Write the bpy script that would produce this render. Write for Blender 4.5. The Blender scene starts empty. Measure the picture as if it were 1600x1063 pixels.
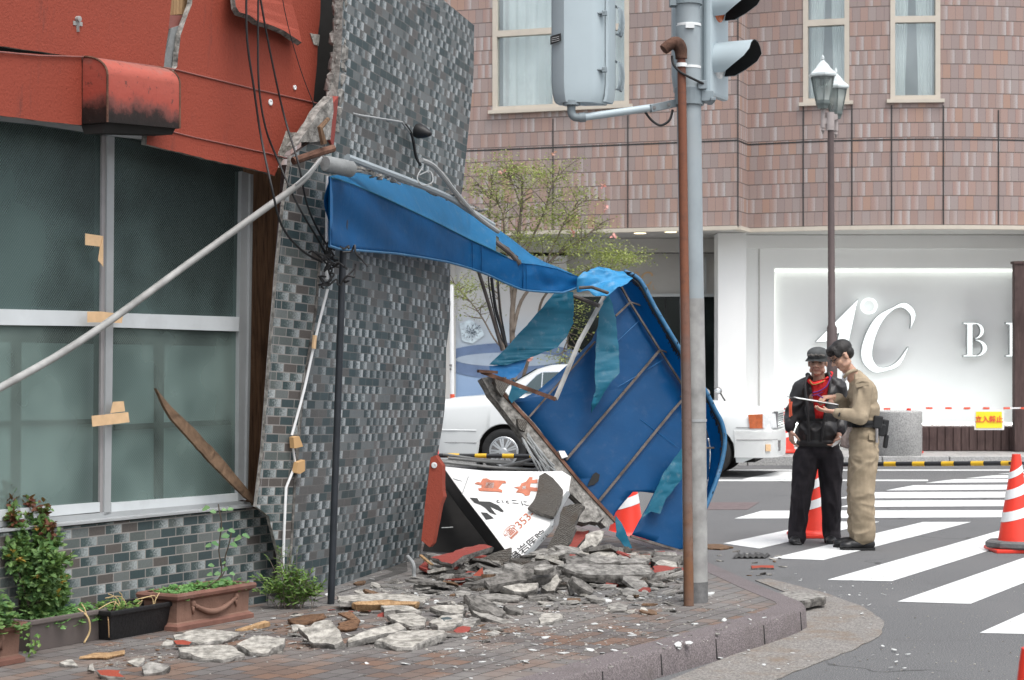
import bpy, bmesh, math, random
from mathutils import Vector, Matrix, noise, geometry
R = math.radians
random.seed(7)
S = bpy.context.scene
C = S.collection

# ---------------------------------------------------------------- camera, world, sun, exposure
F = 3000.0; CX = 800.0; HY = 570.0; CH = 1.5
cd = bpy.data.cameras.new('camera'); cam = bpy.data.objects.new('camera', cd); C.objects.link(cam)
cam.location = (0, 0, CH); cam.rotation_euler = (R(90), 0, 0)
cd.sensor_width = 36; cd.lens = F/1600*36; cd.shift_y = (HY-531.5)/1600
cd.clip_start = 0.1; cd.clip_end = 500
cd.dof.use_dof = True; cd.dof.focus_distance = 12.5; cd.dof.aperture_fstop = 7.0
S.camera = cam
S.render.resolution_x = 1024; S.render.resolution_y = 680
W = bpy.data.worlds.new('World'); S.world = W; W.use_nodes = True
wn = W.node_tree.nodes; bgn = wn['Background']
sky = wn.new('ShaderNodeTexSky'); sky.sky_type = 'NISHITA'; sky.sun_disc = False
SUN_EL = 64; SUN_AZ = 148     # azimuth, clockwise from +Y: behind the camera, to its right, veiled by cloud
sky.sun_elevation = R(SUN_EL); sky.sun_rotation = R(SUN_AZ)
sky.air_density = 1.0; sky.dust_density = 4.0; sky.ozone_density = 1.0
hsv = wn.new('ShaderNodeHueSaturation'); hsv.inputs['Saturation'].default_value = .30; hsv.inputs['Value'].default_value = 1.0   # overcast: grey the blue
W.node_tree.links.new(sky.outputs[0], hsv.inputs['Color']); W.node_tree.links.new(hsv.outputs[0], bgn.inputs[0]); bgn.inputs[1].default_value = 0.15
sl = bpy.data.lights.new('sun', 'SUN'); sl.energy = .75; sl.angle = R(30); sl.color = (1, .975, .94)
so = bpy.data.objects.new('sun', sl); C.objects.link(so)
_a = R(SUN_AZ); _e = R(SUN_EL)
sdir = Vector((math.sin(_a)*math.cos(_e), math.cos(_a)*math.cos(_e), math.sin(_e)))
so.rotation_euler = sdir.to_track_quat('Z', 'Y').to_euler(); so.location = (0, -5, 20)
S.view_settings.view_transform = 'Standard'; S.view_settings.look = 'None'
S.view_settings.exposure = .98; S.view_settings.gamma = 1

# ---------------------------------------------------------------- geometry helpers
def V(*a): return Vector(a)
def P(px, py, Y): return V((px-CX)/F*Y, Y, CH+(HY-py)/F*Y)
def G(px, py, z=0.0):
    Y = (CH-z)*F/(py-HY); return V((px-CX)/F*Y, Y, z)
def ray(px, py): return V((px-CX)/F, 1.0, (HY-py)/F)
def on(px, py, pt, n):
    d = ray(px, py); o = V(0, 0, CH); return o + d*((pt-o).dot(n)/d.dot(n))
class Plane:
    def __init__(s, p, n): s.p = p; s.n = n.normalized()
    def __call__(s, px, py, off=0.0): return on(px, py, s.p+s.n*off, s.n)
def plane3(a, b, c):
    n = (b-a).cross(c-a).normalized()
    if n.y > 0: n = -n
    return Plane(a, n)
def BM(): return bmesh.new()
def face(bm, pts):
    return bm.faces.new([bm.verts.new(p) for p in pts])
def box(bm, c, s, rot=None):
    c = Vector(c); s = Vector(s)/2; vs = []
    for x in (-1, 1):
        for y in (-1, 1):
            for z in (-1, 1):
                v = V(x*s.x, y*s.y, z*s.z)
                if rot is not None: v = rot @ v
                vs.append(bm.verts.new(c+v))
    for f in ((0,1,3,2),(4,6,7,5),(0,4,5,1),(2,3,7,6),(0,2,6,4),(1,5,7,3)): bm.faces.new([vs[i] for i in f])
def hexa(bm, a, b):          # loft two quads (lists of 4 points)
    va = [bm.verts.new(p) for p in a]; vb = [bm.verts.new(p) for p in b]; n = len(va)
    bm.faces.new(va); bm.faces.new(vb[::-1])
    for i in range(n): bm.faces.new([va[i], vb[i], vb[(i+1) % n], va[(i+1) % n]])
def prism(bm, pts, th):      # planar (maybe concave) outline pushed by vector th
    th = Vector(th); n = len(pts)
    va = [bm.verts.new(p) for p in pts]; vb = [bm.verts.new(p+th) for p in pts]
    tr = geometry.tessellate_polygon([pts])
    for t in tr:
        try: bm.faces.new([va[i] for i in t])
        except ValueError: pass
        try: bm.faces.new([vb[i] for i in reversed(t)])
        except ValueError: pass
    for i in range(n):
        try: bm.faces.new([va[i], va[(i+1) % n], vb[(i+1) % n], vb[i]])
        except ValueError: pass
def frame_of(d):
    d = d.normalized(); a = V(0, 0, 1) if abs(d.z) < .9 else V(1, 0, 0)
    x = d.cross(a).normalized(); return x, x.cross(d).normalized()
def tube(bm, pts, r, seg=10, cap=True):
    pts = [Vector(p) for p in pts]; n = len(pts)
    rs = r if isinstance(r, (list, tuple)) else [r]*n
    rings = []; x = None
    for i, p in enumerate(pts):
        d = (pts[min(i+1, n-1)]-pts[max(i-1, 0)])
        if d.length < 1e-9: d = V(0, 0, 1)
        d.normalize()
        if x is None: x, y = frame_of(d)
        else:
            x = (x-d*x.dot(d)).normalized(); 
        y = d.cross(x)
        rings.append([bm.verts.new(p+(x*math.cos(2*math.pi*k/seg)+y*math.sin(2*math.pi*k/seg))*rs[i]) for k in range(seg)])
    for a, b in zip(rings, rings[1:]):
        for k in range(seg): bm.faces.new([a[k], a[(k+1) % seg], b[(k+1) % seg], b[k]])
    if cap: bm.faces.new(rings[0][::-1]); bm.faces.new(rings[-1])
def smoothpath(pts, k=6):
    pts = [Vector(p) for p in pts]; out = []
    for i in range(len(pts)-1):
        p0 = pts[max(i-1, 0)]; p1 = pts[i]; p2 = pts[i+1]; p3 = pts[min(i+2, len(pts)-1)]
        for j in range(k):
            t = j/k
            out.append(.5*((2*p1)+(p2-p0)*t+(2*p0-5*p1+4*p2-p3)*t*t+(3*p1-p0-3*p2+p3)*t**3))
    return out+[pts[-1]]
def bar(bm, a, b, w, h=None, up=None):
    h = h or w; a = Vector(a); b = Vector(b); d = (b-a).normalized()
    if up is None: x, y = frame_of(d)
    else: x = d.cross(Vector(up)).normalized(); y = x.cross(d)
    q = lambda p: [p-x*w/2-y*h/2, p+x*w/2-y*h/2, p+x*w/2+y*h/2, p-x*w/2+y*h/2]
    hexa(bm, q(a), q(b))
def lathe(bm, prof, base=(0,0,0), axis=None, seg=24):
    base = Vector(base); ax = Vector(axis).normalized() if axis else V(0,0,1); x, y = frame_of(ax)
    rings = []
    for r, h in prof:
        if r < 1e-5: rings.append([bm.verts.new(base+ax*h)])
        else: rings.append([bm.verts.new(base+ax*h+(x*math.cos(2*math.pi*k/seg)+y*math.sin(2*math.pi*k/seg))*r) for k in range(seg)])
    for a, b in zip(rings, rings[1:]):
        for k in range(seg):
            k2 = (k+1) % seg
            if len(a) == 1 and len(b) == 1: continue
            if len(a) == 1: bm.faces.new([a[0], b[k2], b[k]])
            elif len(b) == 1: bm.faces.new([a[k], a[k2], b[0]])
            else: bm.faces.new([a[k], a[k2], b[k2], b[k]])
def grid(bm, rows, uvs=None, close=False):
    uvl = bm.loops.layers.uv.verify() if uvs else None
    vs = [[bm.verts.new(p) for p in r] for r in rows]
    for i in range(len(rows)-1):
        for j in range(len(rows[0])-1):
            ix = [(i,j),(i,j+1),(i+1,j+1),(i+1,j)]
            f = bm.faces.new([vs[a][b] for a, b in ix])
            if uvs:
                for l, (a, b) in zip(f.loops, ix): l[uvl].uv = uvs[a][b]
    return vs
def ellipsoid(bm, c, r, rot=None, seg=14, rings=9):
    c = Vector(c); out = []
    for i in range(rings+1):
        th = math.pi*i/rings; row = []
        n = 1 if i in (0, rings) else seg
        for k in range(n):
            v = V(r[0]*math.sin(th)*math.cos(2*math.pi*k/seg), r[1]*math.sin(th)*math.sin(2*math.pi*k/seg), r[2]*math.cos(th))
            if rot is not None: v = rot @ v
            row.append(bm.verts.new(c+v))
        out.append(row)
    for a, b in zip(out, out[1:]):
        for k in range(seg):
            k2 = (k+1) % seg
            if len(a) == 1: bm.faces.new([a[0], b[k], b[k2]])
            elif len(b) == 1: bm.faces.new([a[k2], a[k], b[0]])
            else: bm.faces.new([a[k], b[k], b[k2], a[k2]])
def capsule(bm, a, b, ra, rb, seg=14, sx=1.0, up=None):
    a = Vector(a); b = Vector(b); d = b-a; L = d.length; d = d/L if L > 0 else V(0,0,1)
    if up is None: x, y = frame_of(d)
    else: x = d.cross(Vector(up)).normalized(); y = x.cross(d)
    prof = [(0, -ra)]+[(ra*math.sin(t), -ra*math.cos(t)) for t in (R(30), R(60))]+[(ra, 0), (rb, L)]+[(rb*math.cos(t), L+rb*math.sin(t)) for t in (R(30), R(60))]+[(0, L+rb)]
    rings = []
    for r, h in prof:
        if r < 1e-6: rings.append([bm.verts.new(a+d*h)])
        else: rings.append([bm.verts.new(a+d*h+(x*math.cos(2*math.pi*k/seg)*sx+y*math.sin(2*math.pi*k/seg))*r) for k in range(seg)])
    for p, q in zip(rings, rings[1:]):
        for k in range(seg):
            k2 = (k+1) % seg
            if len(p) == 1: bm.faces.new([p[0], q[k2], q[k]])
            elif len(q) == 1: bm.faces.new([p[k], p[k2], q[0]])
            else: bm.faces.new([p[k], p[k2], q[k2], q[k]])
def fin(bm, name, smooth=False, bev=0):
    bmesh.ops.recalc_face_normals(bm, faces=bm.faces)
    if bev:
        bmesh.ops.bevel(bm, geom=[e for e in bm.edges if e.is_manifold and e.calc_face_angle(0) > .5], offset=bev, segments=2, affect='EDGES', profile=.6, clamp_overlap=True)
    me = bpy.data.meshes.new(name); bm.to_mesh(me); bm.free()
    if smooth:
        for p in me.polygons: p.use_smooth = True
        if smooth != 'all': me.set_sharp_from_angle(angle=R(38))
    return me
def mk(name, bm, mat, parent=None, smooth=False, bev=0, mods=None):
    me = bm if isinstance(bm, bpy.types.Mesh) else fin(bm, name, smooth, bev)
    o = bpy.data.objects.new(name, me); C.objects.link(o)
    if mat is not None:
        ix = [p.material_index for p in me.polygons]; me.materials.clear()
        for m in (mat if isinstance(mat, (list, tuple)) else [mat]): me.materials.append(m)
        if len(me.materials) > 1: me.polygons.foreach_set('material_index', ix)
    if parent is not None:
        o.parent = parent
        if parent.type == 'EMPTY': o.matrix_parent_inverse = Matrix.Translation(-parent.location)
    return o
def tag(o, label, cat, group=None, kind=None):
    if label: o['label'] = label
    if cat: o['category'] = cat
    if group: o['group'] = group
    if kind: o['kind'] = kind
    return o
def thing(name, label, cat, loc=(0,0,0), group=None):
    o = bpy.data.objects.new(name, None); C.objects.link(o); o.location = loc; o.empty_display_size = .1
    return tag(o, label, cat, group)
def struct(name, bm, mat, label=None, **k):
    o = mk(name, bm, mat, **k); o['kind'] = 'structure'
    if label: o['label'] = label
    return o
def dup(root, delta, label=None, group=None, rotz=0):
    r = root.copy(); C.objects.link(r); r.location = root.location+Vector(delta)
    r.rotation_euler = (0, 0, rotz)
    if label: r['label'] = label
    if group: r['group'] = group
    for ch in list(root.children):
        c = ch.copy(); C.objects.link(c); c.parent = r; c.matrix_parent_inverse = ch.matrix_parent_inverse.copy()
        for g in ch.children:
            d = g.copy(); C.objects.link(d); d.parent = c; d.matrix_parent_inverse = g.matrix_parent_inverse.copy()
    return r
def evalmesh(o):
    dg = bpy.context.evaluated_depsgraph_get(); dg.update()
    me = bpy.data.meshes.new_from_object(o.evaluated_get(dg)); return me
def blob(name, bm, voxel, mat, parent=None, it=6, wr=0.0, wf=8.0, ws=(1,1,1), smooth_f=.5, seed=0):
    """voxel-merge overlapping closed shapes into one continuous surface, smooth it, add folds"""
    bmesh.ops.recalc_face_normals(bm, faces=bm.faces)
    me = bpy.data.meshes.new('tmp'); bm.to_mesh(me); bm.free()
    o = bpy.data.objects.new('tmp', me); C.objects.link(o)
    m = o.modifiers.new('r', 'REMESH'); m.mode = 'VOXEL'; m.voxel_size = voxel
    m = o.modifiers.new('s', 'SMOOTH'); m.factor = smooth_f; m.iterations = it
    me2 = evalmesh(o); bpy.data.objects.remove(o); bpy.data.meshes.remove(me)
    me2.name = name
    if wr:
        nn = [v.normal.copy() for v in me2.vertices]
        for v, nv in zip(me2.vertices, nn):
            c = v.co; q = V(c.x*ws[0]+seed, c.y*ws[1], c.z*ws[2])*wf
            q = q+noise.noise_vector(q*.5)*1.2
            t = 1-abs(noise.noise(q))*2.2
            v.co = c+nv*wr*(t-.4)
    for p in me2.polygons: p.use_smooth = True
    return mk(name, me2, mat, parent)
def text_mesh(s, size, ext=0.0, bold=0.0):
    cu = bpy.data.curves.new('t', 'FONT'); cu.body = s; cu.size = size; cu.extrude = ext; cu.offset = bold
    cu.align_x = 'CENTER'; cu.align_y = 'CENTER'
    o = bpy.data.objects.new('t', cu); C.objects.link(o)
    me = evalmesh(o); bpy.data.objects.remove(o); return me
def place_mesh(me, origin, x, y):   # map mesh xy-plane on to a world plane
    x = Vector(x); y = Vector(y); z = x.cross(y).normalized()
    for v in me.vertices: v.co = Vector(origin)+x*v.co.x+y*v.co.y+z*v.co.z
    return me
def sheet(pts, cuts=3, wr=0.0, wf=6, seed=0, th=0.004, dirv=None):
    """cloth: concave outline -> subdivided, creased, thin solid"""
    bm = BM(); vs = [bm.verts.new(p) for p in pts]
    for t in geometry.tessellate_polygon([pts]):
        try: bm.faces.new([vs[i] for i in t])
        except ValueError: pass
    bmesh.ops.recalc_face_normals(bm, faces=bm.faces)
    bmesh.ops.subdivide_edges(bm, edges=bm.edges[:], cuts=cuts, use_grid_fill=True)
    bmesh.ops.triangulate(bm, faces=bm.faces[:])
    bm.normal_update(); nn = sum((f.normal for f in bm.faces), V(0,0,0)).normalized()
    for v in bm.verts:
        q = v.co*wf+V(seed, seed*2, 0)
        v.co += nn*wr*(1-2*abs(noise.noise(q)))+nn*wr*.5*noise.noise(v.co*wf*3)
    bmesh.ops.solidify(bm, geom=bm.faces[:], thickness=th)
    return bm
def jag(pts, amp, step, seed=0):
    """roughen an outline in its own plane"""
    out = []; n = len(pts); c = sum(pts, V(0,0,0))/n; rn = random.Random(seed)
    for i in range(n):
        a = pts[i]; b = pts[(i+1) % n]; k = max(1, int((b-a).length/step))
        for j in range(k):
            p = a.lerp(b, j/k); d = (p-c)
            if d.length > 0: d.normalize()
            out.append(p+d*rn.uniform(-amp, amp*.6)+(b-a).normalized()*rn.uniform(-.2, .2)*step*(j > 0))
    return out
# ---------------------------------------------------------------- material helpers
class N:
    def __init__(s, name):
        s.m = bpy.data.materials.new(name); s.m.use_nodes = True; s.t = s.m.node_tree; s.t.nodes.clear()
        s.out = s.t.nodes.new('ShaderNodeOutputMaterial')
    def n(s, ty, **k):
        nd = s.t.nodes.new(ty)
        for a, b in k.items(): setattr(nd, a, b)
        return nd
    def l(s, a, b): s.t.links.new(a, b)
    def val(s, sock, v):
        if hasattr(v, 'is_output') or isinstance(v, bpy.types.NodeSocket): s.l(v, sock)
        else: sock.default_value = v
    def math(s, op, a, b=None, c=None, clamp=False):
        nd = s.n('ShaderNodeMath', operation=op, use_clamp=clamp); s.val(nd.inputs[0], a)
        if b is not None: s.val(nd.inputs[1], b)
        if c is not None: s.val(nd.inputs[2], c)
        return nd.outputs[0]
    def mix(s, f, a, b, mode='MIX'):
        nd = s.n('ShaderNodeMix', data_type='RGBA', blend_type=mode); s.val(nd.inputs[0], f)
        for i, v in ((6, a), (7, b)):
            if isinstance(v, (tuple, list)): v = (*v[:3], 1)
            s.val(nd.inputs[i], v)
        return nd.outputs[2]
    def coord(s, kind='Object', scale=None, rot=None):
        tc = s.n('ShaderNodeTexCoord'); o = tc.outputs[kind]
        if scale is not None or rot is not None:
            mp = s.n('ShaderNodeMapping'); s.l(o, mp.inputs[0])
            if scale is not None: mp.inputs['Scale'].default_value = scale if isinstance(scale, (tuple, list)) else (scale,)*3
            if rot is not None: mp.inputs['Rotation'].default_value = rot
            o = mp.outputs[0]
        return o
    def noise(s, vec, sc, det=4, rough=.55, dist=0):
        nd = s.n('ShaderNodeTexNoise'); s.l(vec, nd.inputs['Vector']); nd.inputs['Scale'].default_value = sc
        nd.inputs['Detail'].default_value = det; nd.inputs['Roughness'].default_value = rough; nd.inputs['Distortion'].default_value = dist
        return nd.outputs['Fac']
    def ramp(s, f, stops, interp='LINEAR'):
        nd = s.n('ShaderNodeValToRGB'); nd.color_ramp.interpolation = interp; e = nd.color_ramp.elements
        while len(e) < len(stops): e.new(0.5)
        for el, (p, c) in zip(e, stops):
            el.position = p; el.color = (*c, 1) if len(c) == 3 else c
        s.l(f, nd.inputs[0]); return nd.outputs[0]
    def step(s, f, a, b):   # 0..1 between a and b
        nd = s.n('ShaderNodeMapRange', interpolation_type='SMOOTHSTEP'); s.val(nd.inputs[0], f)
        nd.inputs[1].default_value = a; nd.inputs[2].default_value = b; return nd.outputs[0]
    def bump(s, h, st=.3, d=.01, nrm=None):
        nd = s.n('ShaderNodeBump'); s.l(h, nd.inputs['Height']); nd.inputs['Strength'].default_value = st; nd.inputs['Distance'].default_value = d
        if nrm is not None: s.l(nrm, nd.inputs['Normal'])
        return nd.outputs[0]
    def bsdf(s, col, rough=.6, spec=.4, metal=0, nrm=None, **k):
        nd = s.n('ShaderNodeBsdfPrincipled')
        if isinstance(col, (tuple, list)): col = (*col[:3], 1)
        s.val(nd.inputs['Base Color'], col); s.val(nd.inputs['Roughness'], rough)
        nd.inputs['Specular IOR Level'].default_value = spec; s.val(nd.inputs['Metallic'], metal)
        if nrm is not None: s.l(nrm, nd.inputs['Normal'])
        for a, b in k.items(): s.val(nd.inputs[a], b)
        s.l(nd.outputs[0], s.out.inputs[0]); s.b = nd; return nd
M = {}
def simple(name, c, rough=.6, var=.12, sc=6, spec=.4, metal=0, bmp=0, bsc=60, dirt=0, dirtc=(.08,.07,.06), c2=None, dsc=3):
    a = N(name); co = a.coord()
    n1 = a.noise(co, sc, 5)
    lo = tuple(x*(1-var) for x in c); hi = tuple(min(1, x*(1+var)) for x in c)
    if c2: hi = c2
    col = a.ramp(n1, [(.3, lo), (.7, hi)])
    if dirt:
        n2 = a.noise(co, dsc, 8, .7); f = a.step(n2, .5, .72); f = a.math('MULTIPLY', f, dirt); col = a.mix(f, col, dirtc)
    nrm = None
    if bmp: nrm = a.bump(a.noise(co, bsc, 4, .6), bmp, .01)
    rg = a.math('ADD', a.math('MULTIPLY', a.noise(co, sc*2.3, 3), .16), rough-.08)
    a.bsdf(col, rg, spec, metal, nrm); M[name] = a.m; return a.m
def tile_mat(name, w, h, gap, stops, mortar, stagger=.5, kind='UV', rot=None, light=None, lightp=.5, rough=.45, dirt=.3, bmp=.5, jit=0, dirtc=(.06,.055,.05), spec=.4, widths=False, dsc=1.2):
    a = N(name); co = a.coord(kind, rot=rot)
    sp = a.n('ShaderNodeSeparateXYZ'); a.l(co, sp.inputs[0])
    v = a.math('DIVIDE', sp.outputs[1], h); row = a.math('FLOOR', v); fv = a.math('FRACT', v)
    wn1 = a.n('ShaderNodeTexWhiteNoise', noise_dimensions='1D'); a.l(row, wn1.inputs['W'])
    off = a.math('MULTIPLY', row, stagger)
    if jit: off = a.math('ADD', off, a.math('MULTIPLY', wn1.outputs[0], jit))
    u = a.math('ADD', a.math('DIVIDE', sp.outputs[0], w), off); col = a.math('FLOOR', u); fu = a.math('FRACT', u)
    cb = a.n('ShaderNodeCombineXYZ'); a.l(col, cb.inputs[0]); a.l(row, cb.inputs[1])
    wn = a.n('ShaderNodeTexWhiteNoise', noise_dimensions='2D'); a.l(cb.outputs[0], wn.inputs['Vector'])
    if widths:   # some tiles are split in two
        sc = a.n('ShaderNodeSeparateColor'); a.l(wn.outputs['Color'], sc.inputs[0])
        spl = a.math('GREATER_THAN', sc.outputs[2], .45); half = a.math('GREATER_THAN', fu, .5)
        cb2 = a.n('ShaderNodeCombineXYZ'); a.l(a.math('ADD', col, a.math('MULTIPLY', a.math('MULTIPLY', spl, half), .37)), cb2.inputs[0]); a.l(row, cb2.inputs[1])
        wn = a.n('ShaderNodeTexWhiteNoise', noise_dimensions='2D'); a.l(cb2.outputs[0], wn.inputs['Vector'])
        fu2 = a.math('ADD', a.math('MULTIPLY', a.math('FRACT', a.math('MULTIPLY', fu, 2)), .5), a.math('MULTIPLY', 0, .5))
        fu = a.math('ADD', a.math('MULTIPLY', fu2, spl), a.math('MULTIPLY', fu, a.math('SUBTRACT', 1, spl)))
    gu = a.math('MAXIMUM', a.math('LESS_THAN', fu, gap*(.4 if name == 'shingle' else 1)/w), a.math('LESS_THAN', fv, gap*(1.5 if name == 'shingle' else 1)/h))
    sc2 = a.n('ShaderNodeSeparateColor'); a.l(wn.outputs['Color'], sc2.inputs[0])
    c = a.ramp(wn.outputs['Value'], stops, 'CONSTANT')
    fine = a.noise(co, 90, 3)
    if name == 'shingle': c = a.mix(.38, c, (.325,.235,.21))
    if light:
        pick = a.math('LESS_THAN', sc2.outputs[0], lightp)
        gr = a.math('ADD', fu, a.math('MULTIPLY', a.math('SUBTRACT', fine, .5), 1.1))
        gr = a.math('MULTIPLY', a.step(gr, .25, 1.0), pick)
        gr = a.math('MULTIPLY', gr, a.math('ADD', .35, a.math('MULTIPLY', sc2.outputs[1], .65)))
        c = a.mix(gr, c, light)
    c = a.mix(.35, c, a.ramp(fine, [(.3, (.35,.35,.35)), (.7, (.65,.65,.65))]), 'OVERLAY')
    if name == 'paver':
        g2 = a.coord(); mpn = a.n('ShaderNodeMapping'); a.l(g2, mpn.inputs[0]); mpn.inputs['Location'].default_value = (-.1, -12.6, 0); mpn.inputs['Scale'].default_value = (.42, .42, 1)
        mpn.vector_type = 'TEXTURE' if False else 'POINT'; ln = a.n('ShaderNodeVectorMath', operation='DISTANCE'); a.l(g2, ln.inputs[0]); ln.inputs[1].default_value = (-.1, 12.3, .13)
        dd = a.math('ADD', ln.outputs['Value'], a.math('MULTIPLY', a.math('SUBTRACT', a.noise(g2, 2.2, 7, .7), .5), 3.2)); c = a.mix(a.math('MULTIPLY', a.math('SUBTRACT', 1, a.step(dd, .9, 2.6)), .8), c, (.19,.185,.178))
    if dirt:
        big = a.noise(co, dsc, 7, .65); c = a.mix(a.math('MULTIPLY', a.step(big, .42, .72), dirt), c, dirtc)
    mn = a.mix(a.noise(co, 7, 4), mortar, tuple(x*.55 for x in mortar))
    c = a.mix(gu, c, mn)
    hgt = a.math('ADD', a.math('SUBTRACT', 1, gu), a.math('MULTIPLY', fine, .15))
    tilt = a.math('ADD', hgt, a.math('MULTIPLY', sc2.outputs[1], .25))
    nb = a.bump(tilt, bmp, .004)
    rg = a.math('ADD', a.math('MULTIPLY', gu, .4), a.math('ADD', rough, a.math('MULTIPLY', a.math('SUBTRACT', sc2.outputs[2], .5), .2)))
    a.bsdf(c, rg, spec, 0, nb); M[name] = a.m; return a.m

# tiles of the wrecked shop: dark blue-grey glazed tiles
ST = [(0, (.035,.058,.060)), (.25, (.055,.080,.080)), (.45, (.095,.112,.108)), (.62, (.095,.085,.078)), (.74, (.042,.064,.068)), (.92, (.13,.145,.142))]
tile_mat('tile_front', .125, .05, .006, ST, (.33,.31,.29), light=(.38,.41,.41), lightp=.55, dirt=.2, rough=.5, spec=.25)
tile_mat('tile_side', .125, .05, .004, [(0,(.038,.058,.064)),(.3,(.07,.09,.095)),(.55,(.105,.106,.104)),(.7,(.048,.072,.078)),(.88,(.14,.157,.16))], (.235,.228,.218), light=(.44,.475,.485), lightp=.6, dirt=.25, rough=.5, spec=.22)
SB = [(0,(0.324,0.214,0.186)),(.16,(0.297,0.228,0.207)),(.3,(0.345,0.232,0.193)),(.42,(0.304,0.248,0.232)),(.56,(0.269,0.230,0.224)),(.68,(0.338,0.237,0.204)),(.8,(0.366,0.232,0.172)),(.86,(0.297,0.269,0.262)),(.95,(0.290,0.207,0.182))]
tile_mat('shingle', .125, .232, .010, SB, (.17,.14,.13), stagger=.5, jit=1.0, light=(.42,.395,.39), lightp=.4, rough=.7, dirt=.06, bmp=.35, spec=.2, dsc=.5)
PV = [(0,(.115,.098,.092)),(.25,(.14,.10,.082)),(.45,(.125,.115,.112)),(.65,(.165,.105,.078)),(.78,(.135,.125,.12)),(.93,(.17,.12,.095))]
tile_mat('paver', .135, .105, .006, PV, (.05,.047,.045), kind='Object', rot=(0,0,R(-60.5)), rough=.8, dirt=.85, dirtc=(.20,.19,.18), bmp=.6, spec=.15, dsc=1.3)
tile_mat('far_paver', .6, .6, .012, [(0,(.34,.33,.32)),(.5,(.37,.36,.35)),(.8,(.32,.31,.31))], (.15,.145,.14), kind='Object', rough=.75, dirt=.15, dirtc=(.2,.19,.18), bmp=.3, spec=.2)
def asphalt():
    a = N('asphalt'); co = a.coord(); g = a.noise(co, 140, 2, .6); big = a.noise(co, .35, 6, .6); mid = a.noise(co, 3, 5, .6)
    c = a.ramp(g, [(.35,(.065,.066,.068)),(.5,(.105,.107,.109)),(.68,(.24,.24,.24))])
    c = a.mix(a.math('MULTIPLY', a.step(big, .35, .7), .55), c, (.15,.15,.15)); c = a.mix(a.math('MULTIPLY', a.step(mid,.55,.75), .25), c, (.065,.062,.06))
    vo = a.n('ShaderNodeTexVoronoi', feature='DISTANCE_TO_EDGE'); mp = a.n('ShaderNodeVectorMath', operation='ADD')
    nz = a.n('ShaderNodeTexNoise'); a.l(co, nz.inputs[0]); nz.inputs['Scale'].default_value = 2.5
    vm = a.n('ShaderNodeVectorMath', operation='SCALE'); a.l(nz.outputs['Color'], vm.inputs[0]); vm.inputs['Scale'].default_value = .7
    a.l(co, mp.inputs[0]); a.l(vm.outputs[0], mp.inputs[1]); a.l(mp.outputs[0], vo.inputs['Vector']); vo.inputs['Scale'].default_value = .28
    cr = a.math('LESS_THAN', vo.outputs['Distance'], .0035); cr = a.math('MULTIPLY', cr, a.step(a.noise(co, .6, 2), .5, .6))
    c = a.mix(a.math('MULTIPLY', cr, .7), c, (.03,.03,.03))
    a.bsdf(c, .85, .25, 0, a.bump(g, .35, .006)); M['asphalt'] = a.m
asphalt()
def paintm():
    a = N('road_paint'); co = a.coord(); g = a.noise(co, 140, 2, .6); w = a.noise(co, 9, 8, .75)
    f = a.step(w, .60, .72); f = a.math('MULTIPLY', f, .75); f = a.math('MAXIMUM', f, a.math('MULTIPLY', a.step(a.noise(co, 70, 3, .7), .62, .72), .7))
    c = a.mix(a.noise(co, 2, 5), (.54,.55,.55), (.72,.73,.72)); c = a.mix(f, c, (.16,.16,.16))
    a.bsdf(c, .7, .3, 0, a.bump(g, .2, .004)); M['road_paint'] = a.m
paintm()
def granite(name, c1, c2, c3, sc=90, dirt=.3, dc=(.09,.08,.07)):
    a = N(name); co = a.coord(); g = a.noise(co, sc, 3, .7)
    c = a.ramp(g, [(.36, c1), (.5, c2), (.62, c3)]); c = a.mix(a.math('MULTIPLY', a.step(a.noise(co, 2.5, 8, .75), .48, .68), dirt), c, dc)
    a.bsdf(c, .8, .25, 0, a.bump(g, .4, .004)); M[name] = a.m
granite('kerb', (.085,.072,.074), (.135,.116,.118), (.23,.2,.2), 130, .45); granite('gutter', (.11,.105,.095), (.19,.18,.168), (.30,.28,.26), 90, .6, (.17,.115,.07))
granite('planter_stone', (.24,.24,.235), (.36,.36,.35), (.48,.47,.46), 60, .1)
def stucco(name, c, c2=(.04,.035,.035)):
    a = N(name); co = a.coord(); g = a.noise(co, 75, 4, .65); st = a.coord(scale=(3,3,.5)); 
    col = a.ramp(a.noise(co, 1.6, 6, .6), [(.3, tuple(x*.86 for x in c)), (.7, tuple(x*1.08 for x in c))])
    col = a.mix(a.math('MULTIPLY', a.step(g, .25, .48), .35), tuple(x*.62 for x in c), col)
    col = a.mix(a.math('MULTIPLY', a.step(a.noise(st, 2.2, 8, .75), .56, .74), .6), col, c2)
    a.bsdf(col, .72, .3, 0, a.bump(g, .55, .008)); M[name] = a.m
stucco('red_mortar', (.37,.072,.042)); stucco('red_mortar_dusty', (.34,.07,.055), (.25,.2,.18))
simple('mortar', (.25,.24,.222), .9, .6, 26, .15, bmp=1, bsc=45, dirt=.8, dirtc=(.10,.095,.085), dsc=14)
simple('mortar_dark', (.155,.147,.136), .9, .65, 26, .15, bmp=1, bsc=40, dirt=.8, dirtc=(.05,.047,.042), dsc=14)
simple('mortar_pale', (.33,.315,.285), .9, .55, 26, .15, bmp=1, bsc=40, dirt=.8, dirtc=(.13,.12,.10), dsc=12)
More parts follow.
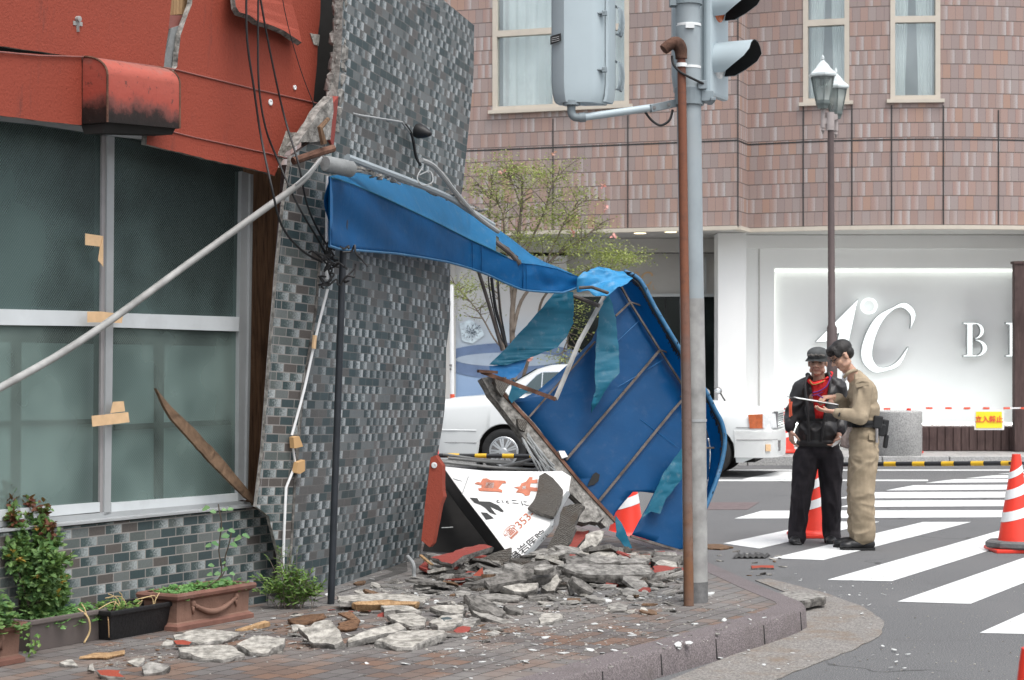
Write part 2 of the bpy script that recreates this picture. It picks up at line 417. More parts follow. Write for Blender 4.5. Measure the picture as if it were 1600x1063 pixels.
def lathm():
    a = N('lath'); co = a.coord(); wv = a.n('ShaderNodeTexWave', wave_type='BANDS', bands_direction='Y'); a.l(co, wv.inputs[0]); wv.inputs['Scale'].default_value = 55; wv.inputs['Distortion'].default_value = 6; wv.inputs['Detail'].default_value = 4; wv.inputs['Detail Scale'].default_value = 2
    c = a.ramp(wv.outputs['Fac'], [(.0,(.13,.12,.108)),(.6,(.215,.20,.18)),(1,(.27,.255,.23))]); c = a.mix(a.math('MULTIPLY', a.step(a.noise(co, 5, 6, .7), .45,.65), .6), c, (.17,.13,.10))
    a.bsdf(c, .9, .2, 0, a.bump(wv.outputs['Fac'], .9, .02)); M['lath'] = a.m
lathm()
def woodm(name, c1, c2, sc=(40,40,3), rot=None):
    a = N(name); co = a.coord(scale=sc, rot=rot); g = a.noise(co, 1, 7, .65, 1.2); c = a.ramp(g, [(.3, c1), (.55, c2), (.72, tuple(x*1.35 for x in c2))])
    c = a.mix(a.math('MULTIPLY', a.step(a.noise(a.coord(), 4, 5), .5, .7), .4), c, tuple(x*.5 for x in c1)); a.bsdf(c, .8, .2, 0, a.bump(g, .6, .01)); M[name] = a.m
woodm('wood_dark', (.05,.028,.018), (.17,.095,.055)); woodm('wood_old', (.06,.038,.024), (.17,.105,.065)); woodm('wood_splint', (.07,.045,.03), (.17,.11,.07), (12,12,12)); woodm('wood_fresh', (.22,.13,.065), (.40,.26,.14)); woodm('wood_brown_panel', (.055,.036,.034), (.088,.06,.056), (25,25,2)); woodm('wood_grey', (.15,.12,.10), (.30,.26,.22))
simple('alu', (.36,.375,.38), .42, .08, 5, .5, metal=.25, dirt=.15); simple('alu_white', (.52,.55,.56), .4, .06, 5, .5, dirt=.12); simple('alu_dark', (.25,.24,.24), .5, .1)
def glassm(name, veil, vc, refl=.12, wires=True, tint=(.55,.68,.66)):
    a = N(name); co = a.coord('UV'); 
    col = vc; n1 = a.noise(a.coord(), 1.1, 3)
    d = a.n('ShaderNodeBsdfDiffuse'); t = a.n('ShaderNodeBsdfTransparent'); t.inputs[0].default_value = (*tint, 1)
    dc = a.mix(a.step(n1, .36, .62), tuple(x*1.7 for x in vc), tuple(x*.45 for x in vc)); nr = a.bump(a.noise(a.coord('UV'), 110, 2), .25, .004)
    if wires:
        sp = a.n('ShaderNodeSeparateXYZ'); a.l(co, sp.inputs[0])
        w1 = a.math('FRACT', a.math('MULTIPLY', a.math('ADD', sp.outputs[0], sp.outputs[1]), 62)); w2 = a.math('FRACT', a.math('MULTIPLY', a.math('SUBTRACT', sp.outputs[0], a.math('MULTIPLY', sp.outputs[1], .85)), 62))
        wf = a.math('MAXIMUM', a.math('LESS_THAN', w1, .10), a.math('LESS_THAN', w2, .13)); dc = a.mix(a.math('MULTIPLY', wf, .6), dc, (.22,.27,.26))
        vf = a.math('MAXIMUM', a.math('MULTIPLY', wf, .6), veil)
    else: vf = veil
    a.val(d.inputs[0], dc if not isinstance(dc, tuple) else (*dc, 1))
    mx = a.n('ShaderNodeMixShader'); a.val(mx.inputs[0], vf); a.l(t.outputs[0], mx.inputs[1]); a.l(d.outputs[0], mx.inputs[2])
    gl = a.n('ShaderNodeBsdfGlossy'); gl.inputs['Roughness'].default_value = .12 if wires else .03; gl.inputs[0].default_value = (.8,.9,.95,1)
    if wires: a.l(nr, gl.inputs['Normal'])
    m2 = a.n('ShaderNodeMixShader'); fr = a.n('ShaderNodeLayerWeight'); fr.inputs[0].default_value = .12
    a.l(a.math('ADD', a.math('MULTIPLY', fr.outputs[0], .9), refl, clamp=True), m2.inputs[0]); a.l(mx.outputs[0], m2.inputs[1]); a.l(gl.outputs[0], m2.inputs[2]); a.l(m2.outputs[0], a.out.inputs[0]); M[name] = a.m
glassm('wired_glass_upper', .66, (.058,.088,.084), .0); glassm('wired_glass_lower', .52, (.14,.185,.168), .0); glassm('window_glass', .06, (.6,.62,.62), .10, False, (.96,.985,.98)); glassm('car_glass', .12, (.10,.14,.14), .10, False, (.35,.45,.43)); glassm('shop_glass', .35, (.045,.06,.055), .03, False, (.25,.32,.30)); glassm('lantern_glass', .55, (.42,.45,.43), .08, False, (.8,.85,.83))
def clothm(name, c, tr=.35, tc=None, dust=.15, bs=.25):
    a = N(name); co = a.coord(); w = a.n('ShaderNodeTexWhiteNoise'); n = a.noise(co, 2.2, 6, .65); n2 = a.noise(co, 14, 5, .7)
    col = a.ramp(n, [(.3, tuple(x*.8 for x in c)), (.7, tuple(min(1, x*1.15) for x in c))]); col = a.mix(a.math('MULTIPLY', a.step(n2, .52, .75), dust), col, (.35,.42,.47))
    nr = a.bump(a.math('ADD', n, a.math('MULTIPLY', a.noise(co, 300, 1), .06)), bs, .03)
    p = a.bsdf(col, .48, .35, 0, nr); t = a.n('ShaderNodeBsdfTranslucent'); a.val(t.inputs[0], (*(tc or c), 1)); mx = a.n('ShaderNodeMixShader'); mx.inputs[0].default_value = tr
    a.l(p.outputs[0], mx.inputs[1]); a.l(t.outputs[0], mx.inputs[2]); a.l(mx.outputs[0], a.out.inputs[0]); M[name] = a.m
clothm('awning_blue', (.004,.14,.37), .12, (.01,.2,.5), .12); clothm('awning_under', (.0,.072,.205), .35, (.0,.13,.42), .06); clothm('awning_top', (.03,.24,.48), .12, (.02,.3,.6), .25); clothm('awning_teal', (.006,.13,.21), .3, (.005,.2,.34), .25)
clothm('awning_rim', (.035,.14,.27), .1, (.02,.2,.5), .3)
simple('rust', (.10,.055,.04), .85, .5, 9, .2, bmp=.6, bsc=60, c2=(.19,.10,.07)); simple('rusty_steel', (.085,.07,.062), .8, .4, 12, .3, bmp=.4, c2=(.15,.13,.12)); simple('grey_tube', (.29,.29,.28), .55, .25, 10, .4, dirt=.4, dirtc=(.14,.12,.11))
simple('black_plastic', (.018,.018,.019), .5, .2, 8, .4); simple('black_rubber', (.022,.022,.022), .75, .2, 14, .25, bmp=.2); simple('cable_black', (.015,.015,.016), .6, .2); simple('cable_grey', (.30,.31,.31), .6, .15); simple('white_paint', (.72,.73,.73), .45, .05); simple('black_post', (.02,.024,.03), .45, .2, 10, .4)
simple('pale_steel', (.27,.31,.33), .5, .10, 6, .45, dirt=.35, dirtc=(.26,.26,.25)); simple('signal_grey', (.38,.45,.48), .42, .05, 3, .4, dirt=.08, dirtc=(.3,.33,.33)); simple('signal_dark', (.21,.25,.27), .55, .15, 8, .4, dirt=.3); simple('visor_black', (.008,.009,.010), .7, .1)
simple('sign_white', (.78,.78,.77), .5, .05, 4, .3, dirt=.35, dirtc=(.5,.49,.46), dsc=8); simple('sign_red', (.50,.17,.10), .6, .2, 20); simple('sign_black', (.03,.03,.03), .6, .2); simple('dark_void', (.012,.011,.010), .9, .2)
def hoodm():
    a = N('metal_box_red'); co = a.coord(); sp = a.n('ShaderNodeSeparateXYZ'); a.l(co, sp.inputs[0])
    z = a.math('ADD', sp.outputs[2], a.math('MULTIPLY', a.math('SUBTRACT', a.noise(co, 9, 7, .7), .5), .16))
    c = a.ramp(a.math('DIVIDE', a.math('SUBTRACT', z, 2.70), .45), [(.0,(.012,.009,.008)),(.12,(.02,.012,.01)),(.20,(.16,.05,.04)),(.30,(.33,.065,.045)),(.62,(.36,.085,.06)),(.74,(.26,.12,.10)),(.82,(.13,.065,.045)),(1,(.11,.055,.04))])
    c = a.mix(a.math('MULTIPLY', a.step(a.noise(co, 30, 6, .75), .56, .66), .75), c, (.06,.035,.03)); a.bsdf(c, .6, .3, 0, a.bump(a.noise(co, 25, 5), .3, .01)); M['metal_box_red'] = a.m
hoodm()
simple('cone_orange', (.72,.045,.025), .45, .08, 8, .4, dirt=.1, dirtc=(.4,.08,.05)); simple('chip_white', (.50,.51,.50), .7, .25, 40, .3, dirt=.4, dirtc=(.28,.27,.25), dsc=20); simple('cone_white', (.72,.74,.74), .4, .06, 8, .4, dirt=.15, dirtc=(.45,.42,.4)); simple('weight_grey', (.14,.14,.14), .85, .25, 20, .2, bmp=.4); simple('bar_yellow', (.62,.38,.02), .5, .08); simple('bar_black', (.02,.022,.025), .5, .1)
simple('tape_tan', (.62,.42,.24), .6, .1, 20); simple('car_white', (.60,.62,.615), .22, .02, 2, .5); simple('chrome', (.62,.64,.65), .2, .1, 6, .6, metal=.9); simple('hubcap', (.50,.52,.53), .35, .06, 6, .5, metal=.5); simple('amber', (.42,.10,.03), .25, .25, 30, .6); simple('headlight', (.62,.64,.64), .15, .15, 40, .8)
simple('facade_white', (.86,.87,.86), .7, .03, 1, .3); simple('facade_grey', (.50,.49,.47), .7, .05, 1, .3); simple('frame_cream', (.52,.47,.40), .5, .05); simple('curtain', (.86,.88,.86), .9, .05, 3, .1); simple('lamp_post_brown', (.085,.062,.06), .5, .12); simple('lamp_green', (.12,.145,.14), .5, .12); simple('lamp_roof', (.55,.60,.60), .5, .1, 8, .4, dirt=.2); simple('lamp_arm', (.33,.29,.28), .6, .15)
simple('terracotta', (.19,.11,.082), .8, .18, 9, .2, bmp=.3, dirt=.35, dirtc=(.13,.10,.085)); simple('terracotta_rim', (.17,.085,.065), .8, .18, 9, .2, bmp=.3, dirt=.3, dirtc=(.22,.16,.14)); simple('brown_plastic', (.125,.105,.098), .6, .06, 5, .3, dirt=.2, dirtc=(.2,.18,.16)); simple('planter_black', (.012,.012,.013), .55, .3, 60, .35, bmp=.3, dirt=.2, dirtc=(.08,.075,.07)); simple('soil', (.045,.032,.024), .95, .3, 30, .1, bmp=.8)
def leafm(name, c1, c2, tr=.25):
    a = N(name); oi = a.n('ShaderNodeNewGeometry'); col = a.ramp(oi.outputs['Random Per Island'], [(0, c1), (1, c2)])
    p = a.bsdf(col, .5, .35); t = a.n('ShaderNodeBsdfTranslucent'); a.l(a.mix(.5, col, (.25,.35,.05)), t.inputs[0]); mx = a.n('ShaderNodeMixShader'); mx.inputs[0].default_value = tr
    a.l(p.outputs[0], mx.inputs[1]); a.l(t.outputs[0], mx.inputs[2]); a.l(mx.outputs[0], a.out.inputs[0]); M[name] = a.m
leafm('leaf_tree', (.22,.27,.07), (.42,.46,.17)); leafm('leaf_rose', (.06,.14,.045), (.17,.27,.09)); leafm('leaf_clover', (.07,.18,.05), (.17,.33,.10)); leafm('leaf_red', (.10,.03,.025), (.16,.06,.035)); leafm('leaf_weed', (.06,.15,.03), (.20,.30,.08)); leafm('leaf_pale', (.10,.22,.09), (.20,.33,.15)); leafm('petal_pink', (.65,.25,.25), (.7,.4,.35)); leafm('leaf_yellow', (.35,.28,.05), (.4,.2,.05))
simple('bark', (.085,.068,.052), .9, .3, 12, .2, bmp=.6, bsc=40); simple('bark_pale', (.17,.14,.115), .9, .3, 12, .2, bmp=.4, bsc=40); simple('straw', (.45,.33,.17), .8, .2)
def blackcloth(name, c, c2=None, rough=.6, wv=400, bmpv=.25, spec=.3):
    a = N(name); co = a.coord(); n = a.noise(co, 9, 4); col = a.ramp(n, [(.3, tuple(x*.8 for x in c)), (.7, c2 or tuple(x*1.2 for x in c))]); a.bsdf(col, rough, spec, 0, a.bump(a.noise(co, 55, 4), bmpv, .006)); M[name] = a.m
blackcloth('jacket_black', (.022,.021,.022), (.035,.034,.036), .42); blackcloth('trousers_black', (.018,.016,.019), (.028,.025,.029), .8, spec=.15); blackcloth('khaki', (.29,.235,.165), (.36,.295,.21), .85, spec=.15); blackcloth('khaki_trousers', (.28,.225,.155), (.35,.285,.2), .85, spec=.15); blackcloth('scarf_red', (.62,.02,.025), (.7,.03,.03), .8); blackcloth('cap_grey', (.065,.07,.07), (.11,.115,.115), .8); blackcloth('scarf_purple', (.12,.03,.16), None, .8); blackcloth('gold_cloth', (.30,.22,.06), None, .7); blackcloth('shirt_white', (.65,.67,.70), None, .8); blackcloth('jacket_trim', (.55,.10,.05), None, .6)
def skinm(name, c):
    a = N(name); co = a.coord(); col = a.ramp(a.noise(co, 18, 4), [(.35, tuple(x*.86 for x in c)), (.65, c)]); a.bsdf(col, .5, .35, 0, a.bump(a.noise(co, 60, 3), .15, .004), **{'Subsurface Weight': .08, 'Subsurface Scale': .02}); M[name] = a.m
skinm('skin_old', (.46,.27,.20)); skinm('skin_young', (.50,.30,.215)); simple('lips', (.24,.09,.075), .5, .1); simple('hair_black', (.012,.010,.009), .45, .4, 60, .4, bmp=.5, bsc=120); simple('hair_grey', (.12,.11,.10), .6, .4, 60, .3); simple('shoe_black', (.014,.014,.015), .38, .2, 10, .45); simple('belt_black', (.014,.015,.016), .6, .2, 20, .35); simple('paper', (.75,.76,.75), .7, .03); simple('eye_dark', (.02,.015,.012), .3, .1)
simple('safety_yellow', (.85,.68,.03), .5, .03); simple('safety_red', (.72,.10,.05), .5, .05); simple('tape_white', (.8,.8,.8), .5, .03)
simple('manhole', (.14,.11,.11), .75, .25, 12, .3, bmp=.5); simple('plastic_tan', (.55,.34,.16), .5, .1); simple('insulation', (.21,.22,.22), .8, .15, 12, .2, bmp=.3)
simple('plinth_dark', (.085,.082,.078), .85, .3, 8, .2, bmp=.5, dirt=.4, dirtc=(.14,.135,.13)); simple('slate_tile', (.05,.068,.073), .5, .2, 12, .3); simple('diamond_light', (.62,.72,.80), .2, .3, 9, .7); simple('diamond_dark', (.05,.08,.12), .2, .4, 9, .7); simple('silver_print', (.16,.23,.38), .3, .2, 3, .5); simple('silver_print_pale', (.42,.50,.60), .3, .1, 3, .5)
def emis(name, c, st):
    a = N(name); e = a.n('ShaderNodeEmission'); e.inputs[0].default_value = (*c, 1); e.inputs[1].default_value = st; a.l(e.outputs[0], a.out.inputs[0]); M[name] = a.m
emis('lamp_on', (1,.82,.5), 2.2); emis('added_glow_strip', (.94,1,.98), 7.0); emis('strip_light', (.95,1,.93), 1.15); emis('letter_lit', (.93,1,.99), .85)
# ================================================================ GROUND
bm = BM(); face(bm, [V(-70,-30,0), V(70,-30,0), V(70,90,0), V(-70,90,0)]); struct('road', bm, M['asphalt'])
SZ = .13
def sw(px, py): return G(px, py, SZ)
# outer line of the kerb, front side then round the tip and back
front = [sw(700,1112), sw(860,1066), sw(1000,1024), sw(1090,1000), sw(1186,973), sw(1226,960.5), sw(1248,952), sw(1258,946), sw(1255,941), sw(1240,935), sw(1197,918), sw(1107,878)]
d0 = (front[0]-front[1]).normalized(); front = [front[0]+d0*8]+front
d1e = (front[-1]-front[-2]).normalized(); bk = front[-1]
front += [bk+d1e*1.2+V(-.05,0,0), bk+d1e*3+V(-.3,0,0)]
def offs(line, d):
    out = []
    for i, p in enumerate(line):
        a = line[max(i-1,0)]; b = line[min(i+1, len(line)-1)]; t = (b-a); t.z = 0; t.normalize(); out.append(p+V(-t.y, t.x, 0)*d)
    return out
inner = offs(front, .16)
bm = BM(); up = V(0,0,.012)
rows = []
for o, i in zip(front, inner):
    n = (o-i).normalized()
    rows.append([V(o.x,o.y,-.02)+n*.012, o+V(0,0,-.018)+n*.004, o-n*.012+V(0,0,.001), i+V(0,0,.002), V(i.x,i.y,.05)])
grid(bm, rows); kerb = struct('kerb', bm, M['kerb'], smooth=True)
bm = BM()      # joints between kerb stones
L = 0; last = None; acc = .3
for a, b in zip(front, front[1:]):
    seg = (b-a).length; t = acc
    while t < seg:
        p = a.lerp(b, t/seg); n = V((b-a).y, -(b-a).x, 0).normalized(); d = (b-a).normalized()
        hexa(bm, [p+n*.016+d*.002+V(0,0,-.12), p+n*.016-d*.002+V(0,0,-.12), p+n*.008-d*.002+V(0,0,-.02), p+n*.008+d*.002+V(0,0,-.02)],
                 [p+n*.0-d*-.004+V(0,0,-.12), p-d*.002+V(0,0,-.12), p-d*.002+V(0,0,-.02), p+d*.002+V(0,0,-.02)])
        t += .6
    acc = t-seg
struct('kerb_joints', bm, M['sign_black'])
bm = BM(); poly = inner[:]+[V(-14, inner[-1].y+3, SZ), V(-14, -4, SZ)]
for i, p in enumerate(poly): p.z = SZ
prism(bm, poly, V(0,0,-.11)); struct('pavement', bm, M['paver'])
# gutter apron
ga = [G(600,1250), G(1031,1070), G(1183,1010), G(1258,968), G(1262,940), G(1180,908), G(1200,905), G(1290,928), G(1350,950), G(1382,972), G(1376,995), G(1330,1018), G(1240,1052), G(1100,1112), G(760,1290)]
bm = BM(); prism(bm, jag([p+V(0,0,.006) for p in ga], .012, .12, 3), V(0,0,-.004)); struct('gutter', bm, M['gutter'])
# crosswalk bars
VPX = 2470
def along(px, py, ytar):     # follow the vanishing line to image row ytar
    t = (ytar-py)/(HY-py); return px+(VPX-px)*t, ytar
bm = BM()
def barpoly(p):
    pts = [q+V(0,0,.005) for q in p]; pts = jag(pts, .004, .1, len(p)+int(p[0].x*50)); prism(bm, pts, V(0,0,-.003))
for (l0, l1, y2) in (((1130,850),(1186,858),816), ((1207,873),(1286,876),816.5), ((1293,907),(1393,909),816), ((1403,941),(1516,944.5),816), ((1531,990),(1668,993),830), ((1700,1052),(1850,1056),880)):
    a = along(*l0, y2); b = along(*l1, y2)
    barpoly([G(*l0), G(*l1), G(*b), G(*a)])
for (y0, y1, xl, sl) in ((797.5,808,1148,1.0),(781.5,790.5,1312,.5),(768.5,777,1310,.5),(757.5,764.5,1385,.4),(748.2,752.8,1448,.3),(742,745.8,1510,.3),(736.5,739,1560,.2)):
    barpoly([G(xl,y1+sl+2), G(xl+42,y0+1.5), G(1720,y0), G(1720,y1)])
struct('crosswalk_markings', bm, M['road_paint'])
bm = BM()
for (y, hw, x0, x1) in ((751.2,1.0,640,1450), (735.2,.8,900,2100)):
    barpoly([G(x0,y-hw), G(x1,y-hw), G(x1,y+hw), G(x0,y+hw)])
barpoly([G(1160,749.5), G(1215,737.5), G(1300,737.5), G(1236,749.5)])
struct('lane_lines', bm, M['road_paint'])
bm = BM(); a = [G(1105,797)+V(0,0,.004), G(1168,797)+V(0,0,.004), G(1186,785.5)+V(0,0,.004), G(1105,785.5)+V(0,0,.004)]; prism(bm, a, V(0,0,-.002))
struct('drain_cover', bm, M['manhole'])
# far pavement
KY = 28.6
bm = BM(); box(bm, (0, KY+7.2, SZ/2-.005), (90, 14, SZ-.01)); box(bm, (0,KY+.075,0), (0.01,0.01,0.01)); struct('far_pavement', bm, M['far_paver'])
bm = BM()
for i in range(-30, 31): box(bm, (i*1.0, KY+.02, SZ/2+.001), (.985, .2, SZ+.01))
struct('far_kerb', bm, M['planter_stone'], bev=.01)
# ================================================================ FAR BUILDING (brick shingle upper storey over white shop front)
fb = thing('shop_building', 'large brown-shingled building with white jewellery shop front across the street', 'building', (8, 31, 0))
ZS = 3.70; ZT = 9.0
def lineY(px, Y): return V((px-CX)/F*Y, Y, 0)
upts = [V(-16, 35.0, 0), lineY(735,32.1), lineY(1153,30.6)]
A0, A1 = upts[1], upts[2]; upts[0] = A1+(A0-A1)*4
ret = lineY(1168.5,31.2)
cur = [ret]+[lineY(1250,30.86), lineY(1313,30.66), lineY(1400,30.5), lineY(1471,30.46), lineY(1550,30.52), lineY(1650,30.75), lineY(1760,31.2)]
cur = smoothpath(cur, 5); cur.append(cur[-1]+V(6,3,0))
outline = [upts[0], A1]+cur
def arcs(line):
    s = [0]
    for a, b in zip(line, line[1:]): s.append(s[-1]+(b-a).length)
    return s
sarc = arcs(outline)
def at_px(px):       # arc position on the facade for a picture column
    for i in range(len(outline)-1):
        a, b = outline[i], outline[i+1]; pa = a.x/a.y*F+CX; pb = b.x/b.y*F+CX
        if pa <= px <= pb:
            # intersect
            d = (px-CX)/F; t = (d*a.y-a.x)/((b.x-a.x)-d*(b.y-a.y)); return i, t
def pt_px(px): i, t = at_px(px); return outline[i].lerp(outline[i+1], t)
def zat(px, py): p = pt_px(px); return CH+(HY-py)/F*p.y
# windows: (pixel left, right, sill row)
wins = [(770, 983, 168), (1255, 1327, 159), (1391, 1469, 155), (1640, 1715, 158)]
brk = []
zw = 2.2
segs = []
pts = [(i, 0.0) for i in range(len(outline))]
for w in wins:
    pts.append(at_px(w[0])); pts.append(at_px(w[1]))
pts = sorted(set(pts), key=lambda q: q[0]+q[1])
bm = BM(); uvl = bm.loops.layers.uv.verify()
def quad(bm, uvl, a, b, z0, z1, s0, s1):
    vs = [bm.verts.new(V(a.x,a.y,z0)), bm.verts.new(V(b.x,b.y,z0)), bm.verts.new(V(b.x,b.y,z1)), bm.verts.new(V(a.x,a.y,z1))]
    f = bm.faces.new(vs)
    for l, uv in zip(f.loops, ((s0,z0),(s1,z0),(s1,z1),(s0,z1))): l[uvl].uv = uv
def pos(q): i, t = q; return (outline[i].lerp(outline[min(i+1,len(outline)-1)], t), sarc[i]+t*(sarc[min(i+1,len(outline)-1)]-sarc[i]))
winz = []
for w in wins: winz.append(zat((w[0]+w[1])/2, w[2]))
for q0, q1 in zip(pts, pts[1:]):
    (a, s0), (b, s1) = pos(q0), pos(q1); m = (a+b)/2; mp = m.x/m.y*F+CX; hole = None
    for w, z in zip(wins, winz):
        if w[0] < mp < w[1]: hole = z
    if hole: quad(bm, uvl, a, b, ZS, hole, s0, s1); quad(bm, uvl, a, b, hole+3.4, ZT, s0, s1)
    else: quad(bm, uvl, a, b, ZS, ZT, s0, s1)
wall = mk('upper_wall', bm, M['shingle'], fb)
# joints
bm = BM(); 
for i in range(len(outline)-1):
    a, b = outline[i], outline[i+1]; n = V((b-a).y, -(b-a).x, 0).normalized()*.004
    for z in (5.075,): hexa(bm, [a+n+V(0,0,z-.012), a+n+V(0,0,z+.012), a+V(0,0,z+.012)-n, a+V(0,0,z-.012)-n], [b+n+V(0,0,z-.012), b+n+V(0,0,z+.012), b+V(0,0,z+.012)-n, b+V(0,0,z-.012)-n])
for px in (864, 981, 1255, 1331, 1393, 1474, 1560):
    p = pt_px(px); z1 = 5.55 if px not in (1255,1331,1393,1474) else zat(px,165); bar(bm, p+V(0,-.004,ZS), p+V(0,-.004,z1), .018)
p = A1; bar(bm, p+V(0,-.003,ZS), p+V(0,-.003,ZT), .02)
mk('wall_joints', bm, M['sign_black'], fb)
# soffit + slab edge
bm = BM(); back = [V(outline[0].x, 35.5, 0), V(7, 33.4, 0), V(cur[-1].x, 35.5, 0)]
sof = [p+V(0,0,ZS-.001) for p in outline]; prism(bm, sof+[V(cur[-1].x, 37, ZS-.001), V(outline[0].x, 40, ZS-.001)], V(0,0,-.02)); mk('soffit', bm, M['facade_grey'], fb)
bm = BM()
for a, b in zip(outline, outline[1:]):
    n = V((b-a).y, -(b-a).x, 0).normalized(); q = lambda p: [p+n*.05+V(0,0,ZS-.05), p-n*.10+V(0,0,ZS-.05), p-n*.10+V(0,0,ZS+.012), p+n*.05+V(0,0,ZS+.012)]; hexa(bm, q(a), q(b))
mk('slab_edge', bm, M['frame_cream'], fb)
# windows
for w, z in zip(wins, winz):
    a = pt_px(w[0]); b = pt_px(w[1]); d = (b-a).normalized(); n = V(d.y, -d.x, 0); Wd = (b-a).length; H = 3.4
    bm = BM(); t = .075; inn = -n*.08
    def fr(u0, u1, z0, z1, dep=.12, pr=.02):
        c = a+d*(u0+u1)/2*1.0+V(0,0,(z0+z1)/2)+n*(pr-dep/2); rot = Matrix((( d.x, n.x, 0),(d.y, n.y, 0),(0,0,1))); box(bm, c, (u1-u0, dep, z1-z0), rot)
    fr(0, t, z, z+H); fr(Wd-t, Wd, z, z+H); fr(t, Wd-t, z, z+t*.8); fr(t, Wd-t, z+H-t, z+H); zm = z+1.27; fr(t, Wd-t, zm-.05, zm+.05)
    if Wd > 1.5: fr(Wd*.46-.03, Wd*.46+.03, z+t*.8, zm-.05)
    wf = mk('window', bm, M['frame_cream'], fb)
    bm = BM(); fr(-.06, Wd+.06, z-.06, z-.003, .2, .07); mk('sill', bm, M['frame_cream'], wf)
    bm = BM(); fr(t*.9, Wd-t*.9, z+.04, z+H-.04, .01, -.05); mk('pane', bm, M['window_glass'], wf)
    bm = BM(); rn = random.Random(int(w[0]))
    sides = [(t, Wd*.42, 0), (Wd*.56, Wd-t, 1)]
    if Wd > 1.5: sides = [(t, Wd*.47, 0), (Wd*.5, Wd-t, 1)]
    for (u0, u1, sd) in sides:
        rows = []
        for zi in range(13):
            zz = z+.02+(H-.05)*zi/12; row = []
            pull = .10*max(0, 1-abs(zz-(z+.2))/1.4) if Wd < 1.5 else 0
            for k in range(41):
                f = k/40; uu = u0+(u1-u0)*f
                if sd == 0: uu = u0+(u1-u0)*f*(1-pull*2.2)
                else: uu = u1-(u1-u0)*(1-f)*(1-pull*1.6)
                row.append(a+d*uu-n*(.30+.03*math.sin(f*38+rn.random()*.3)+.012*math.sin(f*90))+V(0,0,zz))
            rows.append(row)
        grid(bm, rows)
    mk('curtain', bm, M['curtain'], wf, smooth='all')
    bm = BM(); c = (a+b)/2-n*1.2+V(0,0,z+H/2); rot = Matrix(((d.x, n.x, 0),(d.y, n.y, 0),(0,0,1))); 
    bx = BM(); box(bx, c, (Wd+.3, 1.6, H+.3), rot)
    bx.faces.ensure_lookup_table(); 
    for f in list(bx.faces):
        if f.calc_center_median().y < c.y-.7 and abs(f.normal.z) < .5 and (f.calc_center_median()-c).dot(n) > .7: bx.faces.remove(f)
    bm.free(); mk('room', bx, M['facade_grey'], wf)
# ground floor, right part: white wall with lit sign recess
WY = 32.25
def Wp(px, py, Y=WY): return P(px, py, Y)
bm = BM(); x0 = Wp(1165,0).x; x1 = 18
rl, rr, rt, rb = Wp(1210,0).x, Wp(1597,0).x, Wp(0,419).z, Wp(0,672).z
def rect(bm, xa, xb, za, zb, Y, dep=.1): box(bm, ((xa+xb)/2, Y+dep/2, (za+zb)/2), (xb-xa, dep, zb-za))
rect(bm, x0, rl, SZ, ZS-.03, WY); rect(bm, rl, rr, rt, ZS-.03, WY); rect(bm, rl, rr, SZ, rb, WY); rect(bm, rr, x1, SZ, ZS-.03, WY)
mk('white_wall', bm, M['facade_white'], fb)
bm = BM(); rect(bm, rl-.05, rr+.05, rb-.05, rt+.05, WY+.28, .05); rect(bm, rl-.03, rl+.001, rb, rt, WY+.1, .18); rect(bm, rl, rr, rt-.001, rt+.03, WY+.1, .18); rect(bm, rl, rr, rb-.03, rb+.001, WY+.1, .18); mk('sign_recess', bm, M['facade_white'], fb)
bm = BM(); rect(bm, rl+.02, rr-.02, rb+.03, rb+.07, WY+.20, .05); rect(bm, rl+.02, rr-.02, rt-.05, rt-.02, WY+.20, .04); rect(bm, rl+.01, rl+.03, rb+.1, rt-.1, WY+.20, .04); mk('strip_light', bm, M['strip_light'], fb)
bm = BM(); box(bm, ((rl+rr)/2+.1, 31.85, P(0,667.5,30.6).z+.012), (rr-rl-.3, .16, .02)); mk('added_glow_strip', bm, M['added_glow_strip'], fb)  # glowing strip added on the plinth to brighten the white wall
bm = BM(); bz = Wp(0,389).z
rect(bm, x0-.02, x1, bz, ZS-.03, WY-.09, .088); mk('bulkhead', bm, M['facade_white'], fb)
# corner pier, jambs
bm = BM(); px0, px1 = Wp(1122,0,31.6).x, Wp(1166,0,31.6).x; box(bm, ((px0+px1)/2, 31.9, (SZ+ZS-.03)/2), (px1-px0, .6, ZS-.03-SZ)); mk('corner_pier', bm, M['facade_white'], fb)
bm = BM(); 
for px in (1186,): rect(bm, Wp(px,0).x-.01, Wp(px,0).x+.01, SZ, bz, WY-.02, .018)
mk('panel_joint', bm, M['facade_grey'], fb)
# wood plinth
bm = BM(); xa = Wp(1340,0,30.6).x; xb = Wp(1640,0,30.6).x; zt = P(0,667.5,30.6).z; n = 24
for i in range(n):
    a = xa+(xb-xa)*i/n; b = xa+(xb-xa)*(i+1)/n-.012; box(bm, ((a+b)/2, 30.65, (SZ+zt)/2), (b-a, .09, zt-SZ))
box(bm, ((xa+xb)/2, 31.5, (SZ+zt)/2-.01), (xb-xa, 1.58, zt-SZ-.02)); mk('wooden_plinth', bm, M['wood_brown_panel'], fb)
